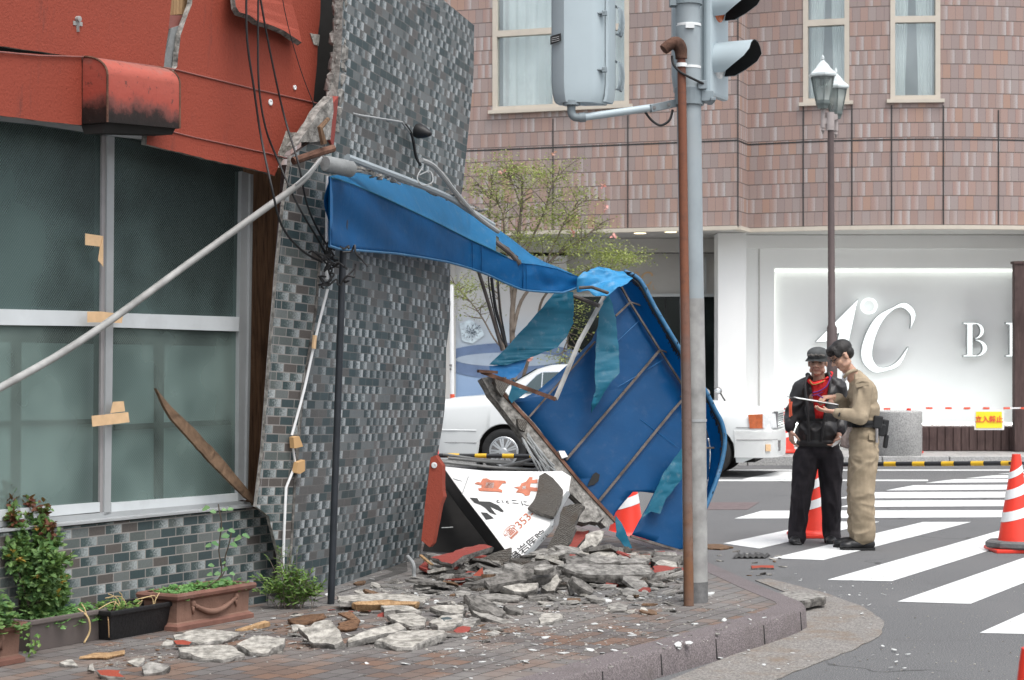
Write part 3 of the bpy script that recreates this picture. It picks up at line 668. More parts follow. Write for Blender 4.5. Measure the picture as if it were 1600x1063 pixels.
# left part: bulkhead, shop window, poster
LY = 33.0
bm = BM(); lx0 = P(500,0,LY).x; lxs = P(1122,0,LY).x+.1
rect(bm, lx0-5, lxs, P(0,394,LY).z, ZS-.03, LY, .2); rect(bm, P(690,0,LY).x, P(712,0,LY).x, SZ, P(0,394,LY).z, LY+.02, .15); mk('left_bulkhead', bm, M['facade_grey'], fb)
bm = BM(); rect(bm, P(886,0,LY).x, lxs, P(0,458,LY).z, P(0,394,LY).z-.004, LY+.35, .1); mk('canopy_panel', bm, M['frame_cream'] if 0 else M['facade_grey'], fb)
bm = BM(); rect(bm, P(886,0,LY).x, lxs-.13, P(0,460,LY).z-.03, P(0,458,LY).z-.002, LY+.3, .12); rect(bm, lxs-.30, lxs-.27, P(0,456,LY).z, P(0,400,LY).z, LY+.3, .045); mk('canopy_trim', bm, M['alu_white'], fb)
def uvbox(bm, pts):
    uvl = bm.loops.layers.uv.verify(); f = face(bm, pts); w = (pts[1]-pts[0]).length; h = (pts[3]-pts[0]).length
    for l, uv in zip(f.loops, ((0,0),(w,0),(w,h),(0,h))): l[uvl].uv = uv
bm = BM(); gY = LY+.5; uvbox(bm, [P(886,709,gY), P(1122,709,gY), P(1122,460,gY), P(886,460,gY)]); mk('shop_window', bm, M['shop_glass'], fb)
bm = BM(); 
for px in (1040,): rect(bm, P(px,0,gY).x-.01, P(px,0,gY).x+.01, SZ, P(0,460,gY).z, gY-.02, .03)
mk('window_joint', bm, M['black_plastic'], fb)
bm = BM(); box(bm, (0, gY+3.0, 2), (16, .1, 4.2)); mk('shop_interior', bm, M['sign_black'], fb)
# small lettering on the canopy panel
me = text_mesh('℃', .34, .006); place_mesh(me, P(1003,438,LY+.34), V(1,0,0), V(.2,0,1)); 
ls = mk('lettering', me, M['tape_tan'], fb)
me = text_mesh('B R I D A L', .115, .004); place_mesh(me, P(1000,449.5,LY+.34), V(1,0,0), V(0,0,1)); mk('small_lettering', me, M['tape_tan'], fb)
bm = BM(); rect(bm, P(150,0,LY).x, P(600,0,LY).x, SZ, P(0,394,LY).z-.003, LY+.1, .1); mk('side_panel', bm, M['facade_grey'], fb)
# poster: flat printed advert of a cut stone on a ring
a = N('poster_print'); co = a.coord('UV'); sp = a.n('ShaderNodeSeparateXYZ'); a.l(co, sp.inputs[0])
vv = a.math('ADD', sp.outputs[1], a.math('MULTIPLY', a.noise(a.coord('UV', scale=(.5,1.6,1)), .9, 3), .9))
pc = a.ramp(a.math('DIVIDE', vv, 3.6), [(.0,(.16,.27,.46)),(.25,(.21,.33,.53)),(.45,(.33,.46,.66)),(.62,(.52,.60,.68)),(.8,(.62,.62,.62))])
a.bsdf(pc, .35, .4); M['poster_print'] = a.m
PY = LY+.1
bm = BM(); uvl = bm.loops.layers.uv.verify(); q = [P(600,700,PY), P(886,700,PY), P(886,400,PY), P(600,400,PY)]
f = face(bm, q)
for l, uv in zip(f.loops, ((0,0),(2.9,0),(2.9,3.3),(0,3.3))): l[uvl].uv = uv
poster = mk('poster', bm, M['poster_print'], fb, label if False else None) if False else mk('poster', bm, M['poster_print'], fb)
bm = BM(); c = V(0,0,0)
ring = []
for k in range(40):
    t = math.pi*(.0+k/39); ring.append(P(800+112*math.cos(math.pi-t), 560-24*math.sin(t), PY-.01))
low = [P(800+112*math.cos(t2), 565+28*math.sin(t2), PY-.01) for t2 in [math.pi*k/39 for k in range(40)]]
prism(bm, ring+low, V(0,-.004,0)); mk('poster_ring', bm, M['silver_print'], poster)
bm = BM(); ring = [P(797+85*math.cos(2*math.pi*k/48), 562+11*math.sin(2*math.pi*k/48), PY-.018) for k in range(48)]; prism(bm, ring, V(0,-.002,0)); mk('poster_ring_highlight', bm, M['silver_print_pale'], poster)
rn = random.Random(4)
for mat, nm, off in ((M['diamond_light'],'poster_stone',-.03),):
    bm = BM(); cc = (736, 518); hexp = [(718,506),(735,499),(752,512),(757,524),(738,537),(722,533)]
    prism(bm, [P(x,y,PY+off) for x,y in hexp], V(0,-.002,0)); mk(nm, bm, mat, poster)
bm = BM()
for i in range(70):
    t = rn.uniform(0,6.28); r = rn.uniform(2,15); x = 737+r*math.cos(t)*1.05; y = 518+r*math.sin(t); s = rn.uniform(1.2,3.6); t2 = t+rn.uniform(-.3,.3)
    face(bm, [P(x-s*math.cos(t2), y-s*math.sin(t2), PY-.04), P(x+.7*math.sin(t2), y-.7*math.cos(t2), PY-.04), P(x+s*math.cos(t2)*.8, y+s*math.sin(t2)*.8, PY-.04)])
mk('poster_facets', bm, M['diamond_dark'], poster)
# downlights
for px, py in ((1000,364.5),(1048,362.5)):
    z = ZS-.021; Y = (z-CH)*F/(HY-py); bm = BM(); lathe(bm, [(.0,-.004),(.10,-.004),(.10,.0)], ((px-CX)/F*Y, Y, z-.002), None, 20); mk('downlight', bm, M['lamp_on'], fb)
# big lit lettering inside the recess
LYs = WY+.20
def lp(x, y): return P(x, y, LYs)
def letter(polys, name, th=.1, mat='letter_lit'):
    bm = BM()
    for p in polys: prism(bm, [lp(*q) for q in p], V(0,-th+.0,0))
    o = mk(name, bm, M[mat], fb); return o
def inset2(p, d):
    out = []; n = len(p); ar = sum(p[i][0]*p[(i+1)%n][1]-p[(i+1)%n][0]*p[i][1] for i in range(n)); sg = 1 if ar > 0 else -1
    for i in range(n):
        a, b, c = V(*p[i-1],0), V(*p[i],0), V(*p[(i+1)%n],0); t1 = (b-a).normalized() if (b-a).length > 1e-6 else V(1,0,0); t2 = (c-b).normalized() if (c-b).length > 1e-6 else t1
        n1 = V(-t1.y,t1.x,0)*sg; n2 = V(-t2.y,t2.x,0)*sg; m = n1+n2; m = m.normalized() if m.length > .3 else n1; k = d/max(.5, m.dot(n1)); out.append((b.x+m.x*k, b.y+m.y*k))
    return out
def rim_letter(polys, name):
    bm = BM(); bm2 = BM()
    for p in polys:
        pts = [lp(*q) for q in p]; c = sum(pts, V(0,0,0))/len(pts); prism(bm, pts, V(0,-.085,0))
    base = mk(name, bm, M['alu'], fb)
    for p in polys:
        p = inset2(p, 1.0); pts = [lp(*q)+V(0,-.087,0) for q in p]; prism(bm2, pts, V(0,-.012,0))
    mk('lit_face', bm2, M['letter_lit'], base)
def ribbon(cpts, wds):
    c = smoothpath([V(x,y,0) for x,y in cpts], 6); n = len(c); ws = smoothpath([V(w,0,0) for w in wds], 6); Lp = []; Rp = []
    for i, p in enumerate(c):
        t = (c[min(i+1,n-1)]-c[max(i-1,0)]).normalized(); nn = V(-t.y,t.x,0)*ws[i].x/2; Lp.append((p+nn)); Rp.append((p-nn))
    return [(p.x,p.y) for p in Lp+Rp[::-1]]
Cp = ribbon([(1421,514),(1425,492),(1412,478),(1395,482),(1372,500),(1357,530),(1353,558),(1365,576),(1382,577),(1402,568),(1418,542)], [1,9,10,5,13,17,18,13,7,8,2])
rim_letter([Cp], 'letter_C')
rim_letter([[(1340,467),(1337,480),(1322,550),(1302,550),(1310,520),(1289,535),(1272,535)]], 'letter_four')
ring1 = [(1357+12.5*math.cos(2*math.pi*k/28), 478.5+12.5*math.sin(2*math.pi*k/28)) for k in range(29)]+[(1357+8*math.cos(-2*math.pi*k/28), 478.5+8*math.sin(-2*math.pi*k/28)) for k in range(29)]
bmr = BM()
for k in range(28):
    a0 = 2*math.pi*k/28; a1 = 2*math.pi*(k+1)/28; g = lambda r, t: (1357+r*math.cos(t), 478.5+r*math.sin(t)*1.0)
    hexa(bmr, [lp(*g(12.5,a0)), lp(*g(9.3,a0)), lp(*g(9.3,a0))+V(0,-.09,0), lp(*g(12.5,a0))+V(0,-.09,0)], [lp(*g(12.5,a1)), lp(*g(9.3,a1)), lp(*g(9.3,a1))+V(0,-.09,0), lp(*g(12.5,a1))+V(0,-.09,0)])
mk('letter_degree', bmr, M['letter_lit'], fb)
def serifB(ox, oy, h):
    s = h/54.0; q = lambda x, y: (ox+x*s, oy+y*s)
    stem = [[q(0,0), q(22,0), q(22,3), q(15,4), q(15,50), q(22,51), q(22,54), q(0,54), q(0,51), q(6,50), q(6,4), q(0,3)]]
    return stem, q
st, q = serifB(1503, 504, 54)
def bowl(cx, cy, rx, ry, t):
    o = [q(cx+rx*math.sin(a), cy-ry*math.cos(a)) for a in [math.pi*k/14 for k in range(15)]]; i = [q(cx+(rx-t)*math.sin(a), cy-(ry-2.6)*math.cos(a)) for a in [math.pi*(14-k)/14 for k in range(15)]]; return o+i
rim_letter(st+[bowl(18,13.2,15,13.2,6.5), bowl(19,40.2,19,13.8,8)], 'letter_B')
st, q = serifB(1569, 504, 54); rim_letter(st+[bowl(18,13.2,15,13.2,6.5)], 'letter_R')
# brown board column at the picture's right edge
bm = BM(); a = P(1586,0,30.3).x; z1 = P(0,412,30.3).z
for k in range(8):
    box(bm, (a+.14+k*.29, 30.3+.1, (SZ+z1)/2), (.275, .16, z1-SZ))
box(bm, (a+1.16, 30.3+.1, z1+.02), (2.36, .2, .04)); c = solo = mk('board_screen', bm, M['wood_brown_panel'])
tag(c, 'tall dark brown board screen at the right edge before the white shop wall', 'screen')
bm = BM(); box(bm, (a+.30, 30.28, 1.5), (.03,.05,.9)); mk('slot', bm, M['black_plastic'], c)
# body of the building behind
bm = BM(); box(bm, (0, 42, 4.5), (60, 8, 9)); mk('rear_block', bm, M['facade_grey'], fb)
# ================================================================ WRECKED CORNER SHOP
C0 = V(-1.345, 11.2, 0); D1 = V(.493, .870, 0).normalized(); N1 = V(.870, -.493, 0).normalized()
FP = Plane(C0, N1)
RW = V(.253, 1, .023).normalized(); UW = V(.102, 0, 1).normalized()
NW = (RW.cross(UW)).normalized(); NW = NW if NW.x > 0 else -NW
WP = Plane(V(-1.31, 11.02, .15), NW)
NS = D1.cross(UW).normalized(); NS = NS if NS.x > 0 else -NS
SP = Plane(V(-1.31, 11.02, .15), NS)
ws = thing('corner_shop', 'collapsed corner shop with red rendered upper wall and grey tiled walls', 'building', (C0.x-.6, C0.y-.5, SZ))
def patch(plane, poly, th, mat, name, parent=ws, uax=None, vax=None, off=0, uo=0, vo=0, jg=0, js=.1, seed=0, backmat=None, bend=None, cuts=0):
    """a slab of wall cut to a pixel outline on its own plane, with metric UVs; faces slot 0 front, slot 1 broken edge and back"""
    pts = [plane(px, py, off) for px, py in poly]
    if jg: pts = jag(pts, jg, js, seed)
    bm = BM(); uvl = bm.loops.layers.uv.verify(); n = len(pts)
    va = [bm.verts.new(p) for p in pts]; vb = [bm.verts.new(p-plane.n*th) for p in pts]
    o = pts[0]*0+plane.p
    tr = geometry.tessellate_polygon([pts])
    for t in tr:
        try:
            f = bm.faces.new([va[i] for i in t]); f.material_index = 0
            g = bm.faces.new([vb[i] for i in reversed(t)]); g.material_index = 1
        except ValueError: continue
    for i in range(n):
        f = bm.faces.new([va[i], va[(i+1)%n], vb[(i+1)%n], vb[i]]); f.material_index = 1
    for f in bm.faces:
        for l in f.loops:
            d = l.vert.co-o; l[uvl].uv = (d.dot(uax)+uo, d.dot(vax)+vo)
    if bend:
        if cuts:
            bmesh.ops.subdivide_edges(bm, edges=bm.edges[:], cuts=cuts, use_grid_fill=True)
        for v in bm.verts: v.co += bend(v.co)
    bmesh.ops.recalc_face_normals(bm, faces=bm.faces)
    me = bpy.data.meshes.new(name); bm.to_mesh(me); bm.free()
    return mk(name, me, [mat, backmat or M['mortar']], parent)
Z1 = V(0,0,1)
# low tiled wall under the window (facade plane)
patch(FP, [(-260,1110),(-260,858),(0,834),(396,794),(404,797),(424,812),(432,848),(440,880),(446,935),(440,950),(300,975)], .16, M['tile_front'], 'low_wall', uax=D1, vax=Z1, uo=.02, vo=-.02)
# corner strip, tipped with the wall
patch(SP, [(401,792),(412,700),(424,540),(434,420),(444,320),(455,246),(480,226),(500,212),(520,206),(522,260),(512,330),(500,395),(493,486),(473,608),(460,758),(455,850),(447,935),(440,925),(436,868),(420,808)], .022, M['tile_front'], 'corner_wall', uax=D1, vax=UW, uo=.04, vo=.0, jg=.004, js=.06)
# mortar seam
bm = BM(); sl_ = [(500,395),(493,486),(473,608),(460,758),(455,850),(447,935)]
tube(bm, [SP(x,y,.000) for x,y in sl_], .011, 6); mk('corner_seam', bm, M['mortar_dark'], ws)
bm = BM(); el = [(401,792),(412,700),(424,540),(434,420),(444,320),(455,246)]
for a, b in zip(el, el[1:]): bar(bm, SP(a[0]-1,a[1],-.015), SP(b[0]-1,b[1],-.015), .014, .03)
mk('edge_trim', bm, M['alu_dark'], ws)
# side wall: big tipped slab; bulges a little under the awning
def bulge(c):
    z = c.z; return NW*(.05*math.exp(-((z-1.2)/.7)**2)*max(0, min(1, (c.y-11.0)/.8))+.012*noise.noise(c*1.3))
side = [(447,933),(455,850),(460,758),(473,608),(493,486),(500,395),(512,330),(520,262),(521,200),(524,165),(530,110),(534,60),(538,-30),(660,-30),(702,8),(742,40),(740,110),(733,190),(724,288),(712,352),(703,410),(700,500),(690,545),(683,640),(677,690),(668,760),(661,815),(655,872),(526,927),(460,950)]
patch(WP, side, .05, M['tile_side'], 'side_wall', uax=RW, vax=UW, uo=.03, bend=bulge, cuts=4)
# broken mortar edges of the slab
bm = BM(); ed = [(521,200),(524,165),(530,110),(534,60),(538,-30)]
rn = random.Random(5)
ep = smoothpath([WP(x,y,-.03) for x,y in ed], 6)
bm = BM()
for i in range(len(ep)-1):
    for k in range(3):
        c = ep[i].lerp(ep[i+1], k/3)-D1*.02; s = rn.uniform(.03,.07); bmesh.ops.create_icosphere(bm, subdivisions=1, radius=s, matrix=Matrix.Translation(c+V(rn.uniform(-.03,.02), 0, rn.uniform(-.02,.02))) @ Matrix.Diagonal((.55, 1.2, 1, 1)))
for v in bm.verts: v.co += V(*(noise.noise_vector(v.co*30)))*.02
mk('broken_edge', bm, M['mortar'], ws)
# concrete plinth along the side wall
bm = BM(); a = WP(452,940); b = WP(660,893)
a = G(446,945,SZ); b = G(672,898,SZ); hd = (b-a).normalized(); hn = V(hd.y,-hd.x,0)
rows = []
lo = [G(449,947,SZ), G(524,940,SZ), G(590,918,SZ), G(664,894,SZ)]; hi = [WP(450,934,.022), WP(524,925,.022), WP(590,899,.022), WP(660,872,.022)]
for p in lo: p.z = SZ-.01
rows = [lo, [l.lerp(h, .96)+NW*.004 for l, h in zip(lo, hi)], hi, [h-NW*.12 for h in hi], [l-NW*.12 for l in lo]]
grid(bm, rows)
mk('plinth', bm, M['plinth_dark'], ws)
# interior wood behind the crack and the window
IP = Plane(C0-N1*.17, N1)
bm = BM()
for (x0, x1, x2, x3) in ((386,404,384,398),(405,420,399,409),(421,446,410,420)):
    prism(bm, [IP(x0,262), IP(x1,262), IP(x3,800), IP(x2,800)], -N1*.05)
mk('wall_boards', bm, M['wood_dark'], ws)
bm = BM(); prism(bm, [IP(440,258), IP(452,262), IP(408,800), IP(400,800)], N1*.03); mk('corner_post', bm, M['wood_brown_panel'], ws)
# inner shell: dark room
bm = BM(); q0 = FP(-900,570,-.35); 
L0 = C0-N1*.30-D1*6.5; 
hexa(bm, [C0-N1*.26+V(0,0,SZ), L0+V(0,0,SZ)+N1*.04, L0-N1*3+V(0,0,SZ), C0-N1*3+V(0,0,SZ)], [C0-N1*.26+V(0,0,6), L0+N1*.04+V(0,0,6), L0-N1*3+V(0,0,6), C0-N1*3+V(0,0,6)])
bm.faces.ensure_lookup_table()
for f in list(bm.faces):
    if f.normal.length and abs(f.calc_center_median().z-SZ) > .2: pass
bmesh.ops.recalc_face_normals(bm, faces=bm.faces)
for f in list(bm.faces):
    if f.normal.dot(N1) > .9: bm.faces.remove(f)
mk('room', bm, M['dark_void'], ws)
bm = BM(); gq = Plane(C0-N1*.7, V(.2,-1,0)); prism(bm, [gq(478,-60), gq(560,-60), gq(560,250), gq(505,262), gq(470,250)], V(0,.3,0)); mk('gap_shade_panel', bm, M['dark_void'], ws)  # black panel added behind the gap, its colour standing for interior shade
# timber seen in the gap between the render and the side slab
gp = Plane(C0-N1*.25+V(0,0,0), (N1+V(.15,-.4,0)))
bm = BM(); prism(bm, [gp(500,-40), gp(514,-40), gp(512,42), gp(498,40)], -N1*.04); prism(bm, [gp(516,-40), gp(545,-40), gp(540,60), gp(514,48)], -N1*.04); mk('stud', bm, M['wood_fresh'], ws)
bm = BM(); prism(bm, [gp(500,42,.03), gp(542,55,.03), gp(540,80,.03), gp(498,66,.03)], -N1*.08); prism(bm, [gp(498,78,.02), gp(536,92,.02), gp(534,106,.02), gp(496,92,.02)], -N1*.08); mk('beam', bm, M['wood_old'], ws)
bm = BM(); bar(bm, gp(502,100,.02), gp(524,106,.02), .05, .03); bar(bm, gp(524,104,.02), gp(509,158,.02), .02, .02); mk('steel_strap', bm, M['lips'] if 0 else M['rust'], ws)
# render coat hanging over the window, several sheets
RP = Plane(C0+N1*.02, (N1+V(0,0,-.05)))
pcs = [
 ('render_panel', [(-260,-60),(272,-60),(267,10),(263,50),(256,104),(253,109),(-260,34),], 0.0),
 ('render_panel', [(-260,36),(0,80.5),(128,90),(128,196),(62,189),(0,180.5),(-260,132)], .012),
 ('render_panel', [(305,-60),(503,-60),(500,28),(497,55),(495,100),(489,165),(486,185),(465,214),(444,233),(442,245),(429,275),(416,270),(340,253),(229,226),(230,197),(272,196),(272,110),(277,104),(282,55),(300,6)], .012)]
for i, (nm, po, off) in enumerate(pcs):
    patch(RP, po, .035, M['red_mortar'], nm, uax=D1, vax=Z1, off=off, jg=.0035, js=.05, seed=i)
# strip left between box and lower fascia
patch(RP, [(272,112),(130,92),(130,88),(280,112)], .03, M['red_mortar'], 'render_joint', uax=D1, vax=Z1, off=.006)
# control joints as thin raised beads
bm = BM(); tube(bm, [RP(-60,76,.02), RP(60,87,.02), RP(128,89,.02), RP(160,93,.02), RP(270,108,.016), RP(400,140,.016), RP(489,160,.016), RP(500,163,.02)], .0045, 6); mk('joint_cable', bm, M['lips'], ws)
bm = BM(); tube(bm, [RP(230,196,.016), RP(300,214,.016), RP(420,240,.016), RP(456,250,.03)], .004, 6); mk('lower_joint_cable', bm, M['lips'], ws)
bm = BM(); tube(bm, [RP(500,163,.02), WP(560,180,.02), WP(628,191,.03), WP(640,207,.03)], .007, 6); mk('side_cable', bm, M['cable_grey'], ws)
# pale lath/paper showing in the crack
bm = BM(); prism(bm, [RP(268,44,-.03), RP(282,40,-.03), RP(277,108,-.03), RP(252,108,-.03)], -N1*.02); mk('building_paper', bm, M['insulation'], ws)
bm = BM(); prism(bm, [RP(262,-50,-.06), RP(306,-50,-.06), RP(292,22,-.06), RP(260,24,-.06)], -N1*.04); mk('lath_board', bm, M['wood_fresh'], ws)
bm = BM(); prism(bm, [RP(262,24,-.04), RP(292,24,-.04), RP(286,50,-.04), RP(258,44,-.04)], -N1*.04); mk('lath_rail', bm, M['lips'], ws)
bm = BM(); hp = [RP(316,-60,.02), RP(365,-60,.02), RP(368,14,.10), RP(382,20,.12), RP(402,34,.12), RP(440,50,.12), RP(470,66,.10), RP(466,50,.08), RP(452,0,.05), RP(450,-60,.04)]
# flap of render peeled outwards
hp = [RP(362,-60,.03), RP(368,10,.14), RP(374,19,.15), RP(390,24,.15), RP(402,34,.15), RP(425,40,.14), RP(445,49,.12), RP(472,67,.09), RP(468,48,.07), RP(458,10,.05), RP(450,-60,.03)]
bm = BM(); prism(bm, jag(hp, .004, .05, 9), -N1*.03+V(0,0,-.015)); me_ = mk('peeled_render', bm, [M['red_mortar']], ws).data
me_.materials.append(M['mortar_dark'])
for p in me_.polygons:
    if p.normal.dot(N1) < .55: p.material_index = 1
# bare patch at lower right of the render
bm = BM(); prism(bm, jag([RP(447,205,.014), RP(476,210,.014), RP(466,226,.014), RP(446,238,.014), RP(436,262,.014), RP(434,240,.014)], .004, .04, 2), N1*.004); mk('bare_render', bm, M['mortar_pale'], ws)
bm = BM(); prism(bm, jag([RP(484,52,.014), RP(499,55,.014), RP(497,72,.014), RP(490,70,.014)], .003, .03, 2), N1*.004); mk('bare_render', bm, M['mortar_pale'], ws)
# red and pale rags of render left on the corner strip
bm = BM(); prism(bm, jag([WP(521,160,.012), WP(529,150,.012), WP(524,205,.012), WP(521,232,.012), WP(514,214,.012), WP(517,190,.012)], .003, .03, 4), -NW*.05); mk('render_remnant', bm, M['red_mortar_dusty'], ws)
bm = BM(); prism(bm, jag([SP(478,206,.03), SP(500,172,.03), SP(520,150,.03), SP(521,175,.03), SP(516,218,.03), SP(496,222,.03), SP(470,222,.03), SP(462,228,.03)], .006, .04, 4), -NS*.06); mk('render_remnant', bm, M['mortar'], ws)
# holes / bolts on the render
bm = BM()
for x, y, r in ((422,160,.018),(460,137,.014)): lathe(bm, [(r,0),(r,.006),(r*.5,.007),(r*.45,.003),(0,.003)], RP(x,y,.012), N1, 12)
mk('anchor', bm, M['white_paint'], ws)
bm = BM(); bar(bm, RP(119,28,.0), RP(121,50,.0), .010, .02); bar(bm, RP(114,36,.0), RP(128,38,.0), .008, .02); lathe(bm, [(.014,0),(.014,.02),(0,.022)], RP(120,30,.0), N1, 10); mk('pipe_stub', bm, M['grey_tube'], ws)
# ---------------- ventilator hood
hood = BM(); YB = .0
def prof(px, t):   # px column at facade, profile out from wall
    return None
xl, xr = 129, 272
p_tl = RP(129,89,.012); p_bl = RP(129,193,.012); p_tr = RP(233,103,.012)
top = (RP(129,89,.012), RP(243,106,.012)); bot = (RP(129,194,.012), RP(243,204,.012))
dep = .16
def section(t):
    T_ = top[0].lerp(top[1], t); B_ = bot[0].lerp(bot[1], t); h = (T_-B_).length; out = []
    for k in range(9):
        a = math.pi/2*k/8; out.append(V(T_.x, T_.y, T_.z)+N1*dep*math.sin(a)+V(0,0,-h*.30*(1-math.cos(a))))
    out.append(B_+N1*dep*1.0+V(0,0,.0)); out.append(B_+V(0,0,-.0)); return out
rows = [section(t) for t in (0,.5,1)]
vs = grid(hood, rows)
hood.faces.new([vs[0][i] for i in range(11)]); hood.faces.new([vs[2][i] for i in range(11)][::-1])
hd_ = mk('vent_hood', hood, M['metal_box_red'], ws, smooth=True)
bm = BM()
for t in (0,1):
    s_ = section(t); tube(bm, s_[:10], .006, 6)
mk('hood_flange', bm, M['rust'], hd_)
bm = BM(); s0 = section(0.02); s1 = section(.98); hexa(bm, [s0[10]+V(0,0,.0)-N1*.02, s0[9]-N1*.02, s0[9]-N1*.04+V(0,0,-.05), s0[10]+V(0,0,-.05)], [s1[10]-N1*.02, s1[9]-N1*.02, s1[9]-N1*.04+V(0,0,-.03), s1[10]+V(0,0,-.03)]); mk('hood_grille', bm, M['dark_void'], hd_)
# ---------------- window unit
win = []
GP = lambda x, y, off=-.06: FP(x, y, off)
wroot = mk('window', (lambda b: (prism(b, [GP(-260,132), GP(0,180), GP(60,187), GP(178,204), GP(232,212), GP(232,219), GP(176,213), GP(60,195), GP(0,189), GP(-260,140)], -N1*.05), b)[1])(BM()), M['alu'], ws)
bm = BM()
def strip(pts, off=-.05, th=.05): prism(bm, [GP(x,y,off) for x,y in pts], -N1*th)
strip([(168,213),(179,214),(177,500),(173,803),(163,806),(166,500)]); strip([(378,268),(391,272),(388,520),(383,780),(372,783),(374,520)]); strip([(391.5,272),(396,273),(391,600),(387,780),(384,782),(389,520)], -.035, .03)
mk('frame', bm, M['alu'], wroot)
bm = BM(); strip([(160,212),(168,213),(166,500),(162,803),(156,804),(158,500)], -.062); mk('sash_edge', bm, M['alu_dark'], wroot)
bm = BM(); strip([(-260,480),(0,483),(158,487),(158,510),(0,508),(-260,506)], -.056); strip([(176,489),(374,495.5),(373,518),(175,511.5)], -.052); mk('transom', bm, M['alu_white'], wroot)
bm = BM(); strip([(-260,816),(0,797),(156,785),(156,800),(60,809),(0,814),(-260,838)], -.056); strip([(174,786),(372,771),(373,785),(174,803)], -.052); mk('bottom_rail', bm, M['alu_white'], wroot)
bm = BM(); prism(bm, [GP(-260,842,-.05), GP(0,815,-.05), GP(372,783,-.05), GP(392,785,-.05), GP(392,791,-.05), GP(0,824,-.05), GP(-260,853,-.05)], -N1*.05)
prism(bm, [GP(-260,847,.025), GP(0,828,.025), GP(396,789.5,.025), GP(396,792.5,.025), GP(0,832,.025), GP(-260,853,.025)], -N1*.08); mk('sill', bm, M['alu'], wroot)
def pane(poly, mat, name, off=-.075):
    pts = [GP(x,y,off) for x,y in poly]; bm = BM(); uvl = bm.loops.layers.uv.verify(); f = face(bm, pts)
    for l in f.loops: d = l.vert.co-C0; l[uvl].uv = (d.dot(D1), d.z)
    mk(name, bm, mat, wroot)
pane([(-260,138),(60,194),(160,208),(160,492),(-260,484)], M['wired_glass_upper'], 'upper_pane'); pane([(176,210),(380,255),(376,500),(176,492)], M['wired_glass_upper'], 'upper_pane')
pane([(-260,500),(160,505),(160,795),(-260,828)], M['wired_glass_lower'], 'lower_pane'); pane([(175,508),(374,514),(374,776),(173,792)], M['wired_glass_lower'], 'lower_pane')
# inner screens behind the lower panes: pale boards and brown lattice
bm = BM(); prism(bm, [GP(-260,530,-.2), GP(378,542,-.2), GP(376,770,-.2), GP(-260,835,-.2)], -N1*.01); mk('inner_screen', bm, M['facade_white'], wroot)
bm = BM()
for x in (-120, 27, 250): prism(bm, [GP(x-6,505,-.18), GP(x+7,505,-.18), GP(x+5,800,-.18), GP(x-6,800,-.18)], -N1*.015)
for x0,x1 in ((-260,150),(180,372)): prism(bm, [GP(x0,664,-.17), GP(x1,655,-.17), GP(x1,663,-.17), GP(x0,673,-.17)], -N1*.015)
mk('lattice', bm, M['wood_brown_panel'], wroot)
# tape patches on the window frame
for i, (po, lab, cr) in enumerate((
   ([(133,365),(161,369),(160,386),(133,383)], 'tan tape torn on left upper pane beside the mullion', 1),
   ([(136,487),(158,487),(192,491),(190,505),(160,504),(136,504)], 'tan tape stuck across the transom under the leaning pipe', 0),
   ([(143,650),(200,644),(202,660),(144,667)], 'long strip of tan tape across the mullion of the lower panes', 0),
   ([(176,628),(193,627),(195,643),(172,646)], 'short tan tape stub above the long strip on the lower pane', 0))):
    bm = BM(); prism(bm, jag([FP(x,y,.000) for x,y in po], .001, .05, i), N1*.002)
    if cr: prism(bm, [FP(156,386,.004), FP(161,370,.004), FP(161,417,.01), FP(153,407,.016)], N1*.002)
    tag(mk('tape_strip', bm, M['tape_tan']), lab, 'tape', 'strips of tape on the shop window')
# splintered board leaning across the right lower pane
bm = BM(); pts = [(244,607),(256,622),(268,636),(302,668),(342,710),(385,762),(404,786),(400,790),(384,778),(348,742),(322,716),(298,688),(268,655),(256,634)]
prism(bm, jag([FP(x,y,.05) for x,y in pts], .005, .035, 5), -N1*.018); tag(mk('splintered_board', bm, M['wood_splint']), 'splintered brown wooden board leaning across the right lower window pane', 'board')
# leaning pipe across the window
bm = BM(); pp = smoothpath([P(-420,850,8.2), P(-60,640,8.9), P(120,537,9.5), P(300,408,10.2), P(420,322,10.45), P(462,292,10.5), P(480,276,10.52), P(500,250,10.6)], 5)
tube(bm, pp, [.012+.007*(1 if i < len(pp)-12 else max(.1,(len(pp)-1-i)/12)) for i in range(len(pp))], 10); pr = mk('leaning_pipe', bm, M['grey_tube'], smooth=True)
tag(pr, 'long pale grey pipe leaning diagonally across the shop window', 'pipe')
bm = BM(); tube(bm, smoothpath([P(462,288,10.48), P(484,268,10.5), P(503,246,10.56)], 5), .007, 6); mk('bent_end', bm, M['cable_grey'], pr)
# dark steel arm and lagged pipe end near the corner top
bm = BM(); tube(bm, [SP(458,252,.05), SP(500,238,.10), SP(521,232,.12)], .022, 8); tag(mk('steel_arm', bm, M['rust'], smooth=True), 'short rusty steel arm sticking out at the top of the tiled corner', 'bracket')
bm = BM(); tube(bm, [SP(506,225,.13), SP(500,200,.12), SP(513,186,.12)], [.02,.018,.012], 6); tag(mk('timber_stub', bm, M['wood_old']), 'short broken timber stub poking from the render above the tiled corner', 'timber')
bm = BM(); a, b = P(508,256,10.6), P(550,265,10.75); d = (b-a).normalized(); lathe(bm, [(0,0),(.040,0),(.047,.01),(.047,(b-a).length-.01),(.040,(b-a).length),(0,(b-a).length)], a, d, 16); tag(mk('lagging_roll', bm, M['insulation'], smooth=True), 'grey cylindrical lagging stub above the left end of the blue awning', 'lagging')
